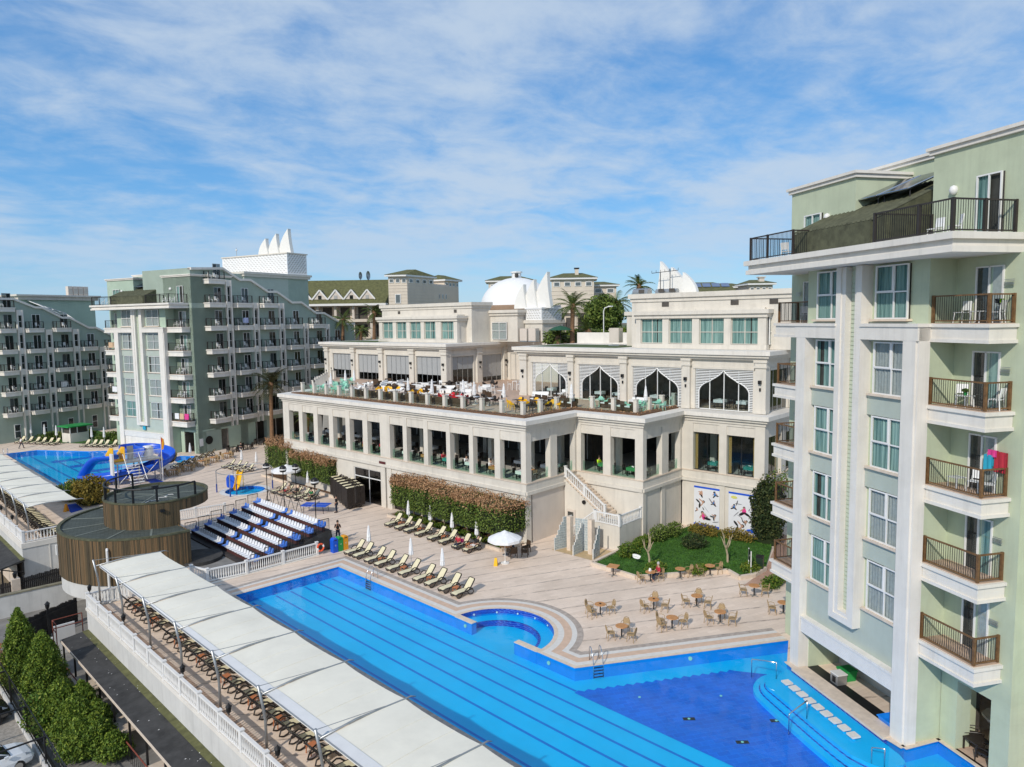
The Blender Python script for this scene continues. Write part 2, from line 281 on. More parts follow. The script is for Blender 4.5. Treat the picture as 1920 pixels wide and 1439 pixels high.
# ------------------------------------------------------------ mesh and object helpers
class MB:
    def __init__(s, tf=None): s.v = []; s.f = []; s.tf = tf
    def add(s, vs, fs):
        o = len(s.v)
        s.v += [s.tf(*p) if s.tf else tuple(p) for p in vs]
        s.f += [tuple(i + o for i in q) for q in fs]; return s
    def box(s, x0, y0, z0, x1, y1, z1):
        return s.add([(x0, y0, z0), (x1, y0, z0), (x1, y1, z0), (x0, y1, z0), (x0, y0, z1), (x1, y0, z1), (x1, y1, z1), (x0, y1, z1)],
                     [(3, 2, 1, 0), (4, 5, 6, 7), (0, 1, 5, 4), (1, 2, 6, 5), (2, 3, 7, 6), (3, 0, 4, 7)])
    def prism(s, poly, z0, z1):
        n = len(poly); a = sum(poly[i][0] * poly[(i + 1) % n][1] - poly[(i + 1) % n][0] * poly[i][1] for i in range(n))
        if a < 0: poly = poly[::-1]
        vs = [(x, y, z0) for x, y in poly] + [(x, y, z1) for x, y in poly]
        fs = [tuple(range(n - 1, -1, -1)), tuple(range(n, 2 * n))] + [(i, (i + 1) % n, n + (i + 1) % n, n + i) for i in range(n)]
        return s.add(vs, fs)
    def wallpoly(s, pts, y0, y1):          # polygon in (x,z) pushed along y
        n = len(pts); vs = [(x, y0, z) for x, z in pts] + [(x, y1, z) for x, z in pts]
        return s.add(vs, [tuple(range(n)), tuple(range(2 * n - 1, n - 1, -1))] + [(i, n + i, n + (i + 1) % n, (i + 1) % n) for i in range(n)])
    def sheet(s, poly, z=0.0, holes=()):
        loops = [[Vector((p[0], p[1], 0)) for p in poly]] + [[Vector((p[0], p[1], 0)) for p in h] for h in holes]
        tris = tessellate_polygon(loops); pts = [p for l in loops for p in l]
        fs = []
        for a, b, c in tris:
            A, B, C_ = pts[a], pts[b], pts[c]
            fs.append((a, b, c) if (B - A).cross(C_ - A).z > 0 else (a, c, b))
        return s.add([(p.x, p.y, z) for p in pts], fs)
    def bar(s, p, q, r, n=6, r2=None):
        p = Vector(p); q = Vector(q); d = q - p
        if d.length < 1e-6: return s
        d.normalize(); a = d.orthogonal().normalized(); b = d.cross(a); r2 = r if r2 is None else r2
        vs = []
        for c, rr in ((p, r), (q, r2)):
            for i in range(n):
                t = 2 * PI * i / n; vs.append(tuple(c + a * (rr * math.cos(t)) + b * (rr * math.sin(t))))
        return s.add(vs, [tuple(range(n - 1, -1, -1)), tuple(range(n, 2 * n))] + [(i, (i + 1) % n, n + (i + 1) % n, n + i) for i in range(n)])
    def beam(s, p, q, w, h):               # rectangular bar
        p = Vector(p); q = Vector(q); d = (q - p).normalized(); up = Vector((0, 0, 1)) if abs(d.z) < 0.95 else Vector((1, 0, 0))
        a = d.cross(up).normalized() * (w / 2); b = a.cross(d).normalized() * (h / 2)
        vs = [tuple(c + x * a + y * b) for c in (p, q) for x, y in ((-1, -1), (1, -1), (1, 1), (-1, 1))]
        return s.add(vs, [(3, 2, 1, 0), (4, 5, 6, 7), (0, 1, 5, 4), (1, 2, 6, 5), (2, 3, 7, 6), (3, 0, 4, 7)])
    def tube(s, path, r, n=6):
        P = [Vector(p) for p in path]; m = len(P); vs = []; pa = None
        for i in range(m):
            d = (P[min(i + 1, m - 1)] - P[max(i - 1, 0)]).normalized()
            a = (pa - d * pa.dot(d)).normalized() if pa is not None and (pa - d * pa.dot(d)).length > 1e-4 else d.orthogonal().normalized()
            pa = a; b = d.cross(a); rr = r[i] if isinstance(r, (list, tuple)) else r
            for k in range(n):
                t = 2 * PI * k / n; vs.append(tuple(P[i] + a * (rr * math.cos(t)) + b * (rr * math.sin(t))))
        fs = [tuple(range(n - 1, -1, -1)), tuple(range((m - 1) * n, m * n))]
        for i in range(m - 1):
            for k in range(n): fs.append((i * n + k, i * n + (k + 1) % n, (i + 1) * n + (k + 1) % n, (i + 1) * n + k))
        return s.add(vs, fs)
    def lathe(s, prof, n=16, c=(0, 0), pleat=0.0):
        vs = []
        for r, z in prof:
            for k in range(n):
                t = 2 * PI * k / n; rr = r * (1 - pleat * (k % 2)); vs.append((c[0] + rr * math.cos(t), c[1] + rr * math.sin(t), z))
        fs = []
        for i in range(len(prof) - 1):
            for k in range(n): fs.append((i * n + k, i * n + (k + 1) % n, (i + 1) * n + (k + 1) % n, (i + 1) * n + k))
        if prof[0][0] > 1e-3: fs.append(tuple(range(n - 1, -1, -1)))
        if prof[-1][0] > 1e-3: fs.append(tuple(range((len(prof) - 1) * n, len(prof) * n)))
        return s.add(vs, fs)
    def quad(s, a, b, c, d): return s.add([a, b, c, d], [(0, 1, 2, 3)])
    def mesh(s, name, m=None, smooth=False):
        me = bpy.data.meshes.new(name); me.from_pydata(s.v, [], s.f)
        if m: me.materials.append(m)
        if smooth: me.polygons.foreach_set('use_smooth', [True] * len(me.polygons))
        me.update(); return me
def part(name, mb, m, parent=None, loc=None, rz=0.0, smooth=False, **pr):
    me = mb.mesh(name, m, smooth) if isinstance(mb, MB) else mb
    o = bpy.data.objects.new(name, me); COL.objects.link(o)
    if parent is not None: o.parent = parent
    if loc is not None: o.location = loc
    if rz: o.rotation_euler = (0, 0, rz)
    for k, v in pr.items(): o[k] = v
    return o
def thing(name, label, cat, loc=(0, 0, 0), rz=0.0, group=None):
    o = bpy.data.objects.new(name, None); COL.objects.link(o); o.location = loc; o.rotation_euler = (0, 0, rz); o.empty_display_size = 0.2
    o['label'] = label; o['category'] = cat
    if group: o['group'] = group
    return o
def tag(o, label, cat, group=None):
    o['label'] = label; o['category'] = cat
    if group: o['group'] = group
    return o
def struct(name, mb, m): return part(name, mb, m, kind='structure')
KIDS = {}
def kids_of(o):
    if o.name not in KIDS: KIDS[o.name] = list(o.children)
    return KIDS[o.name]
def dup(o, loc=None, rz=None, label=None, group=None, parent=None, sc=None):
    c = o.copy(); COL.objects.link(c)
    if parent is not None: c.parent = parent
    if loc is not None: c.location = loc
    if rz is not None: c.rotation_euler = (0, 0, rz)
    if sc is not None: c.scale = sc
    if label: c['label'] = label
    if group: c['group'] = group
    for ch in kids_of(o): dup(ch, parent=c)
    return c
class Proto:                                # first placement uses the prototype itself, later ones copy it
    def __init__(s, root): s.r = root; s.used = False
    def put(s, loc, rz, label, group=None, sc=None):
        if not s.used:
            s.used = True; kids_of(s.r)
            for ch in kids_of(s.r): kids_of(ch)
            o = s.r; o.location = loc; o.rotation_euler = (0, 0, rz); o['label'] = label
            if sc is not None: o.scale = sc
            if group: o['group'] = group
            return o
        o = dup(s.r, loc, rz, label, group, sc=sc)
        if sc is None: o.scale = (1, 1, 1)
        return o
ORD = ['first', 'second', 'third', 'fourth', 'fifth', 'sixth', 'seventh', 'eighth', 'ninth', 'tenth', 'eleventh', 'twelfth', 'thirteenth', 'fourteenth', 'fifteenth', 'sixteenth', 'seventeenth', 'eighteenth', 'nineteenth']
TENS = {2: 'twent', 3: 'thirt', 4: 'fort', 5: 'fift', 6: 'sixt'}
def nth(i):                                  # i from 0
    if i < 19: return ORD[i]
    n = i + 1; t, u = divmod(n, 10)
    return TENS[t] + ('ieth' if u == 0 else 'y-' + ORD[u - 1])
def circ(cx, cy, r, n=40, a0=0, a1=2 * PI): 
    full = abs(a1 - a0 - 2 * PI) < 1e-6
    return [(cx + r * math.cos(a0 + (a1 - a0) * i / (n if full else n - 1)), cy + r * math.sin(a0 + (a1 - a0) * i / (n if full else n - 1))) for i in range(n)]
RU = Vector((math.sin(0.5445), math.cos(0.5445))); RW = Vector((math.cos(0.5445), -math.sin(0.5445))); RO = Vector((33.3, 9.33))
def RB(u, w): p = RO + RU * u + RW * w; return (p.x, p.y)
LU = Vector((-0.2668, 0.9638)); LW = Vector((0.9638, 0.2668)); LO = Vector((37.91, 109.25))
def LB(u, w): p = LO + LU * u + LW * w; return (p.x, p.y)
MTH = rad(2.84); MX = Vector((math.cos(MTH), math.sin(MTH))); MY = Vector((-math.sin(MTH), math.cos(MTH))); MO = Vector((42.57, 41.1))
def MP(x, y): p = MO + MX * x + MY * y; return (p.x, p.y)
# ============================================================ SETTING
m = MB(); m.sheet([(-1500, -400), (2500, -400), (2500, 2500), (-1500, 2500)], -4.05); struct('ground', m, EARTH)
m = MB(); m.sheet([(8.3, -10), (12.72, -10), (12.72, 58), (17, 58), (17, 76), (8.0, 76)], -4.0); struct('yard', m, ASPH)
m = MB(); m.sheet([(-25, 5), (7.7, 5), (8.0, 50), (-25, 60)], -4.0); struct('parking_ground', m, COBBLE)
m = MB(); m.sheet([(-60, 60.5), (17, 60.5), (17, 68), (-60, 70)], -3.99); struct('road', m, ASPH)

# ---- pools
JC = (29.0, 30.75); JR = 3.6
jarc = [(JC[0] + JR * math.cos(a), JC[1] + JR * math.sin(a)) for a in [rad(86 - i * 172 / 28) for i in range(29)]]
EE = Vector((11.17, -6.93)).normalized(); EN = Vector((-EE.y, EE.x))
POOL = [(20.6, 48.42), (28.75, 48.2), (28.83, 32.72), (29.2, 32.74)] + [p for p in jarc] + [(29.2, 28.98), (28.83, 28.98), (28.83, 24.33), (40.0, 17.4),
        RB(8.1, -0.12), RB(7.3, -0.16), RB(0.68, -0.16), RB(-0.15, -0.02), RB(0.02, 1.98), RB(-12, 2.1), (20.6, -2.0)]
FARP = [(21.2, 95.3), (21.3, 129.1), (25.4, 129.1), (30.6, 121.3), (33.9, 119.0), (35.5, 113.5), (34.4, 105.5), (30.2, 103.5), (29.8, 96.5), (27.0, 95.3)]
KIDP = circ(35.25, 78.6, 2.15, 40)
LITP = [(36.3, 101.6), (36.7, 105.6), (38.4, 106.6), (39.9, 104.6), (38.3, 101.5)]
outer = [(12.75, -60), (12.75, 53.5), (15.2, 53.5), (16.2, 56.2), (16.2, 73.9), (12.95, 73.9), (12.95, 180), (160, 180), (160, -60)]
m = MB(); m.sheet(outer, 0.0, [POOL, FARP, KIDP, LITP]); struct('pool_terrace', m, DECK)
def basin(name, poly, depth, fm, wm):
    m = MB(); n = len(poly)
    for i in range(n):
        a, b = poly[i], poly[(i + 1) % n]
        m.quad((a[0], a[1], 0), (b[0], b[1], 0), (b[0], b[1], -depth), (a[0], a[1], -depth))
    w = part(name, m, wm, kind='structure')
    f = MB(); f.sheet(poly, -depth); part('pool_floor', f, fm, w)
    return w
DP = 0.74
mainb = basin('pool_basin', POOL, DP, TILE_C, TILE_W)
for x in (21.65, 23.45, 24.6, 25.75, 26.9, 28.05):
    m = MB(); m.box(x - 0.075, 0.0, -DP + 0.002, x + 0.075, 48.0, -DP + 0.006)
    m.box(x - 0.11, 48.235 - (x - 20.6) * 0.027 + 0.12, -DP, x + 0.11, 48.235 - (x - 20.6) * 0.027 + 0.17, -0.08)
    if x > 27: m = MB(); m.box(x - 0.075, 23.6, -DP + 0.002, x + 0.075, 48.0, -DP + 0.006)
    part('lane_line', m, TILE_L, mainb)
# deep blue mosaic floor with a toothed border
zig = []; a = Vector((27.85, 23.55)); b = RB(9.2, -2.6); b = Vector(b); L_ = (b - a).length; d_ = (b - a) / L_; n_ = Vector((-d_.y, d_.x)); k_ = 17
for i in range(k_):
    zig.append(tuple(a + d_ * (L_ * i / k_))); zig.append(tuple(a + d_ * (L_ * (i + 0.5) / k_) + n_ * 0.20))
zig.append(tuple(b))
m = MB(); m.sheet(zig + [RB(8.3, -1.0), RB(-2, -1.0), RB(-3, 1.9), RB(-12, 1.9), (27.85, -1.9)], -DP + 0.012); part('deep_floor', m, TILE_D, mainb)
# jacuzzi ledge
m = MB(); o_ = [p for p in circ(JC[0], JC[1], JR - 0.02, 40, rad(-86), rad(86))]; i_ = [p for p in circ(JC[0], JC[1], JR - 0.85, 40, rad(-86), rad(86))]
m.prism(o_ + i_[::-1], -DP, -0.42); part('bench_ledge', m, TILE_E, mainb)
m = MB(); j_ = [p for p in circ(JC[0], JC[1], JR - 1.02, 40, rad(-86), rad(86))]
m.prism(i_ + j_[::-1], -DP, -0.41); part('ledge_edge', m, TILE_R, mainb)
m = MB(); q_ = circ(JC[0], JC[1], JR - 0.01, 40, rad(-86), rad(86)); q2 = circ(JC[0], JC[1], JR - 0.035, 40, rad(-86), rad(86))
m.prism(q_ + q2[::-1], -0.30, -0.02); part('waterline_tiles', m, TILE_R, mainb)
for ang in (70, 45, 22, 0, -22, -50):
    m = MB(); p = (JC[0] + (JR - 0.06) * math.cos(rad(ang)), JC[1] + (JR - 0.06) * math.sin(rad(ang)), -0.22)
    m.bar(p, (p[0] - 0.05 * math.cos(rad(ang)), p[1] - 0.05 * math.sin(rad(ang)), -0.22), 0.06, 10); part('pool_light', m, FRAMEW, mainb)
# underwater lamps in the floor and walls
for x, y, dk in ((29.84, 20.8, 0), (32.85, 17.8, 0), (29.82, 17.86, 1), (29.81, 15.04, 1), (32.6, 14.7, 1)):
    if dk:
        m = MB(); m.prism([tuple(Vector((x, y)) + Vector(c)) for c in ((-.3, .12), (.12, -.3), (.3, -.12), (-.12, .3))], -DP + 0.014, -DP + 0.02); part('drain_tile', m, DKMETAL, mainb)
    m = MB(); m.lathe([(0.07, -DP + 0.014), (0.07, -DP + 0.035), (0.0, -DP + 0.04)], 10, (x, y)); part('floor_lamp', m, MINT, mainb)
for p, q in (((28.80, 26.2, -0.32), (28.74, 26.2, -0.32)), ((34.65, 20.72, -0.3), (34.6, 20.66, -0.3)), ((20.63, 33, -.35), (20.7, 33, -.35)), ((28.80, 33.3, -.3), (28.74, 33.3, -.3))):
    m = MB(); m.bar(p, q, 0.11, 12); part('wall_lamp', m, MINT, mainb)
# swim-up platform in front of the pool bar: three stepped tiers with dark edges
def plat(off):
    P = [(-0.36, 8.05 - off * 0.4), (-1.3, 8.05 - off), (-2.0, 7.85 - off * 0.9), (-2.7 + off * .3, 7.3 - off * 0.8), (-3.1 + off * .7, 6.7 - off * .6), (-3.3 + off, 5.9 - off * .2), (-3.3 + off, 0.0 + off * .6), (-3.0 + off, -1.0 + off * .9), (-2.4 + off * .6, -1.55 + off), (-1.6, -1.75 + off), (-0.55, -1.8 + off), (-0.36, -0.3)]
    # smooth the corners
    for _ in range(2):
        Q = [P[0]]
        for i in range(len(P) - 1):
            a, b = Vector(P[i]), Vector(P[i + 1]); Q += [tuple(a * .75 + b * .25), tuple(a * .25 + b * .75)]
        P = Q + [P[-1]]
    return [RB(u, w) for w, u in P]
st = part('bar_platform', MB().prism(plat(0.0), -DP, -0.52), TILE_E, mainb)
for off, z, mm in ((0.36, -0.515, TILE_R), (0.45, -0.36, TILE_E), (0.72, -0.355, TILE_R), (0.81, -0.19, TILE_E)):
    m = MB(); m.prism(plat(off), -0.70, z); part('platform_step', m, mm, st)
for i in range(9):
    u = 6.1 - i * 0.615; c = Vector(RB(u, -1.5)); m = MB()
    cs = [RB(u - .21, -1.71), RB(u + .21, -1.71), RB(u + .21, -1.29), RB(u - .21, -1.29)]
    t = thing('bar_stool', 'square pale stone stool in the water at the pool bar, %s from the far end' % nth(i), 'stool', (c.x, c.y, -0.19), 0, 'stone stools at the swim-up bar')
    part('seat', MB().prism([(p[0] - c.x, p[1] - c.y) for p in cs], 0.17, 0.25), MARB, t)
    part('stem', MB().lathe([(0.09, 0.0), (0.09, 0.17)], 10), TILE_E, t)
# water sheets
m = MB(); m.sheet(POOL, -0.075); struct('pool_water', m, WATER)
farb = basin('far_pool_basin', FARP, 0.8, TILE_C, TILE_W)
for x in (22.6, 24.4, 26.2, 28.0):
    part('lane_line', MB().box(x - .13, 95.5, -0.798, x + .13, 122 if x > 26 else 128.5, -0.79), TILE_L, farb)
for x0, y0, x1, y1 in ((25.4, 119.7, 31.0, 121.3), (26.4, 113.5, 34.0, 115.3), (27.3, 108.0, 34.0, 109.5)):
    part('tile_band', MB().box(x0, y0, -0.799, x1, y1, -0.785), TILE_D, farb)
m = MB(); m.sheet(FARP, -0.08); struct('far_pool_water', m, WATER)
kb = basin('paddling_pool_basin', KIDP, 0.35, TILE_C, TILE_L); m = MB(); m.sheet(KIDP, -0.06); struct('paddling_pool_water', m, WATER)
m = MB(); m.prism(circ(35.25, 78.6, 2.55, 40) , 0.004, 0.03); 
m = MB(); m.sheet(circ(35.25, 78.6, 2.75, 40), 0.012, [KIDP]); part('paddling_pool_kerb', m, FRAMEW, kind='structure')
lb = basin('small_pool_basin', LITP, 0.6, TILE_C, TILE_W); m = MB(); m.sheet(LITP, -0.06); struct('small_pool_water', m, WATER)

# ---- stone bands round the pool
def offs(d):
    P = [(20.6, 48.43 + d), (28.8 + d, 48.2 + d)]
    r = JR + d; x = 28.83 + d; h = math.sqrt(max(r * r - (x - JC[0]) ** 2, 0.01)); a = math.atan2(h, x - JC[0])
    P.append((x, JC[1] + h + 0.0))
    P += [(JC[0] + r * math.cos(a - 2 * a * i / 40), JC[1] + r * math.sin(a - 2 * a * i / 40)) for i in range(1, 40)]
    P.append((x, JC[1] - h)); P.append((x, 24.33 + .557 * d))
    q = Vector((40.0, 17.4)) + EN * d - EE * 0.0; P.append((q.x, q.y)); return P
def band(name, d0, d1, z, mm):
    a, b = offs(d0), offs(d1); m = MB()
    for i in range(len(a) - 1): m.quad((*a[i], z), (*a[i + 1], z), (*b[i + 1], z), (*b[i], z))
    return part(name, m, mm, kind='structure')
band('pool_coping', -0.04, 0.22, 0.014, BEIGE); band('marble_band', 0.22, 0.58, 0.012, MARB); band('pink_stone_band', 0.58, 1.05, 0.010, PINKB); band('outer_marble_band', 1.05, 1.36, 0.012, MARB); band('grey_stone_band', 1.36, 1.74, 0.010, GREYB)
part('pool_kerb', MB().box(20.05, -2, 0.004, 20.62, 48.45, 0.03), GREYB, kind='structure')
for y0, y1 in ((32.72, 34.33), (27.17, 28.98)):
    w_ = part('dividing_wall', MB().box(28.81, y0 + .01, -DP, 29.21, y1, -0.02), TILE_W, mainb); part('wall_coping', MB().box(28.79, y0, -.02, 29.23, y1, .018), BEIGE, w_)
m = MB(); P = [RB(8.1, -0.13), RB(7.3, -0.17), RB(0.68, -0.17), RB(-0.16, -0.03), RB(0.0, 1.97), RB(-12, 2.09)]
for i in range(len(P) - 1):
    if i != 1: m.beam((*P[i], 0.0), (*P[i + 1], 0.0), 0.30, 0.04)
part('bar_side_coping', m, BEIGE, kind='structure')
m = MB()
for i in range(len(P) - 1):
    a, b = Vector(P[i]), Vector(P[i + 1]); n = Vector((-(b - a).y, (b - a).x)).normalized() * -0.02
    m.quad((a.x - n.x, a.y - n.y, -0.02), (b.x - n.x, b.y - n.y, -0.02), (b.x - n.x, b.y - n.y, -DP), (a.x - n.x, a.y - n.y, -DP))
part('bar_side_tiles', m, TILE_R, mainb)

# ---- ladders and handrails
def ladder(name, p, dirv, label):
    d = Vector((dirv[0], dirv[1], 0)).normalized(); s = Vector((-d.y, d.x, 0)); t = thing(name, label, 'pool ladder', (*p, 0))
    for k in (-.28, .28):
        o = s * k; m = MB(); path = [o - d * .55, o - d * .55 + Vector((0, 0, .7)), o - d * .45 + Vector((0, 0, .84)), o - d * .28 + Vector((0, 0, .84)), o + d * .02 + Vector((0, 0, .45)), o + d * .12 + Vector((0, 0, 0)), o + d * .14 + Vector((0, 0, -.72))]
        m.tube(path, 0.028, 6); part('side_rail', m, STEEL, t, smooth=True)
    for z in (-.12, -.3, -.48, -.66):
        a = d * .13 + Vector((0, 0, z)); part('rung', MB().beam(a - s * .28, a + s * .28, 0.09, 0.03), DKMETAL, t)
ladder('pool_ladder', (30.05, 23.72), (-EN.x, -EN.y), 'chrome pool ladder at the deep end below the cafe tables')
ladder('pool_ladder', (28.82, 44.05), (-1, 0), 'chrome pool ladder on the side edge by the row of sunbeds')
ladder('pool_ladder', (21.3, 128.3), (0, -1), 'small steel ladder at the far corner of the distant pool')
def handrail(u0, w0, u1, w1, label):
    a = RB(u0, w0); b = RB(u1, w1); t = thing('pool_handrail', label, 'handrail', (*a, -0.5), 0, 'handrails of the bar platform')
    q = Vector((b[0] - a[0], b[1] - a[1], 0)); m = MB(); m.tube([(0, 0, 0), (0, 0, .95), (0.03, 0, 1.0), q * .5 + Vector((0, 0, 1.12)), q + Vector((0, 0, 1.22)), q + Vector((0, 0, 1.2)), q + Vector((0, 0, .3))], 0.028, 6); part('rail_tube', m, STEEL, t, smooth=True)
handrail(2.72, -3.75, 3.19, -2.45, 'steel handrail crossing the steps beside the stone stools')
handrail(7.95, -2.4, 6.9, -1.6, 'steel handrail at the rounded far end of the bar platform')
handrail(-0.5, -1.97, -1.0, -1.75, 'steel handrail at the near end of the bar platform')

# ---- retaining walls
t = thing('retaining_wall', 'long aged white retaining wall under the near balustrade', 'wall', (12.7, 0, 0))
part('wall', MB().box(0, -60, -4.1, 0.18, 53.6, -0.12), WAGE, t); part('capping', MB().box(-0.06, -60, -0.12, 0.32, 53.66, 0.04), WHITE, t)
t = thing('retaining_wall', 'grey white retaining wall at the corner beside the wooden drum building', 'wall', (12.9, 73.9, 0))
part('wall', MB().box(0, 0, -4.1, 5.0, 0.2, -0.42), WAGE, t); part('side_wall', MB().box(0, .2, -4.1, 0.2, 110, -.42), WAGE, t)
part('capping', MB().box(-.06, -.06, -.42, 5.0, .3, 0.03), WHITE, t); part('side_capping', MB().box(-.06, .3, -.42, .3, 110, .03), WHITE, t); part('pilaster', MB().box(2.0, -.04, -4.1, 2.08, 0.0, -.42), WHITE, t)

# ---- balustrades: every baluster its own part
BALM = MB().lathe([(.035, 0), (.05, .03), (.03, .1), (.055, .26), (.03, .5), (.035, .64), (.05, .7)], 6).mesh('baluster', BALW, True)
def balustrade(name, pts, label, pitch=0.16, h=0.95, post=2.4, z0=0.05, posts=True):
    t = thing(name, label, 'balustrade', (*pts[0][:2], 0), 0, 'white balustrades')
    o0 = Vector((*pts[0][:2], 0)); zz = lambda p: (p[2] if len(p) > 2 else 0)
    for k in range(len(pts) - 1):
        a = Vector((*pts[k][:2], zz(pts[k]))) - o0; b = Vector((*pts[k + 1][:2], zz(pts[k + 1]))) - o0
        L = (b - a).length; d = (b - a) / L
        part('top_rail', MB().beam(a + Vector((0, 0, z0 + h)), b + Vector((0, 0, z0 + h)), .14, .1), BALW, t)
        part('bottom_rail', MB().beam(a + Vector((0, 0, z0 + .08)), b + Vector((0, 0, z0 + .08)), .12, .08), BALW, t)
        n = max(1, round(L / post)); 
        if posts:
            for i in range(n + 1):
                if k > 0 and i == 0: continue
                p = a + d * (L * i / n); mb = MB(); mb.box(-.09, -.09, z0, .09, .09, z0 + h + .08); mb.box(-.12, -.12, z0 + h + .08, .12, .12, z0 + h + .14); part('post', mb, BALW, t, loc=tuple(p))
        c = int(L / pitch); s = (h - .16) / .7
        for i in range(c):
            q = a + d * (L * (i + .5) / c)
            o = part('baluster', BALM, None, t, loc=(q.x, q.y, q.z + z0 + .11)); o.scale = (1, 1, s)
    return t
balustrade('balustrade', [(12.78, 16.0), (12.78, 53.5), (15.4, 53.5)], 'long white balustrade on the wall beside the sunbeds under shades', 0.19, 0.92, 2.35)
balustrade('balustrade', [(19.8, 54.0), (20.3, 52.3), (23.1, 51.9), (29.1, 52.0)], 'white balustrade at the far pool end in front of the grandstand', 0.17, 0.92, 2.9)
balustrade('balustrade', [(13.05, 112), (13.05, 74.1), (16.0, 74.1)], 'white balustrade of the far deck left of the wooden drum', 0.24, 0.92, 2.6)
balustrade('balustrade', [(24.0, 71.4), (29.4, 70.4)], 'short white balustrade behind the wooden drum building', 0.2, 0.92, 2.9)
part('fence_base', MB().box(19.6, 51.75, 0, 29.2, 52.1, 0.05), WHITE, kind='structure')
t = thing('lifebuoy', 'orange and white lifebuoy hanging on the end post of the white balustrade', 'lifebuoy', (29.32, 51.86, 0.62))
m = MB(); NB_ = 24
for seg in range(8):
    path = [(0.0, .29 * math.cos(2 * PI * (seg + f / 3) / 8), .29 * math.sin(2 * PI * (seg + f / 3) / 8)) for f in range(4)]
    part('ring_section', MB().tube([(p[1] * .9, -.08 - p[1] * .1, p[2]) for p in path], .075, 8), LIFE if seg % 2 else LIFE if seg % 4 else WHITEC, t, smooth=True)
# ============================================================ HOTEL BLOCKS
ANG_R = -0.5445; ANG_L = math.atan2(LW.y, LW.x)
FLOORS = [4.85 + 3.43 * k for k in range(5)]        # balcony floor levels
# local axes: x = into the building (w), y = along the pool front (u), z up
def hchair(mm=PLASTW):
    t = thing('balcony_chair', 'x', 'chair')
    m = MB(); m.box(-.22, -.22, .42, .22, .22, .45); part('seat', m, mm, t)
    m = MB(); m.beam((-.2, -.20, .45), (-.26, -.20, .88), .05, .03); m.beam((-.2, .20, .45), (-.26, .20, .88), .05, .03); m.add([(-.205, -.2, .52), (-.205, .2, .52), (-.265, .2, .9), (-.265, -.2, .9), (-.18, -.2, .52), (-.18, .2, .52), (-.24, .2, .9), (-.24, -.2, .9)], [(0, 1, 2, 3), (7, 6, 5, 4), (0, 4, 5, 1), (1, 5, 6, 2), (2, 6, 7, 3), (3, 7, 4, 0)]); part('backrest', m, mm, t)
    for x, y in ((-.2, -.2), (-.2, .2), (.2, -.2), (.2, .2)): part('leg', MB().bar((x * .95, y * .95, .42), (x * 1.15, y * 1.1, 0), .022, 5), mm, t)
    return t
def htable():
    t = thing('balcony_table', 'x', 'table'); part('table_top', MB().box(-.25, -.25, .46, .25, .25, .49), PLASTW, t)
    for x, y in ((-.2, -.2), (-.2, .2), (.2, -.2), (.2, .2)): part('leg', MB().bar((x, y, .46), (x * 1.1, y * 1.1, 0), .022, 5), PLASTW, t)
    return t
CHAIR = Proto(hchair()); TABLE_S = Proto(htable())
def lchair():                                        # far balconies: one small mesh per chair
    m = MB(); m.box(-.24, -.24, .38, .24, .24, .45); m.box(-.27, -.22, .45, -.19, .22, .92)
    for x, y in ((-.2, -.2), (-.2, .2), (.2, -.2), (.2, .2)): m.bar((x, y, .4), (x * 1.1, y * 1.1, 0), .03, 4)
    m.box(-.2, -.26, .6, .16, -.22, .64); m.box(-.2, .22, .6, .16, .26, .64)
    return m.mesh('far_balcony_chair', PLASTW)
FCH = lchair()
def railing(parent, pts, mm, barm, h=1.15, gap=.11, z=0.0, diag=False, corners=True):
    t = part('railing', MB(), barm, parent); m = MB(); f = MB()
    for k in range(len(pts) - 1):
        a = Vector((*pts[k], z)); b = Vector((*pts[k + 1], z)); d = (b - a); L = d.length; d /= L
        f.beam(a + Vector((0, 0, h)), b + Vector((0, 0, h)), .07, .06); f.beam(a + Vector((0, 0, .1)), b + Vector((0, 0, .1)), .06, .05)
        n = int(L / gap)
        for i in range(1, n): p = a + d * (L * i / n); m.bar(p + Vector((0, 0, .1)), p + Vector((0, 0, h)), .011, 4)
    o = part('rail_bars', m, barm, t, kind='stuff')
    part('rail_frame', f, mm, t)
    for p in pts:
        part('rail_post', MB().box(p[0] - .05, p[1] - .05, z + .02, p[0] + .05, p[1] + .05, z + h + .04), mm, t)
    return t
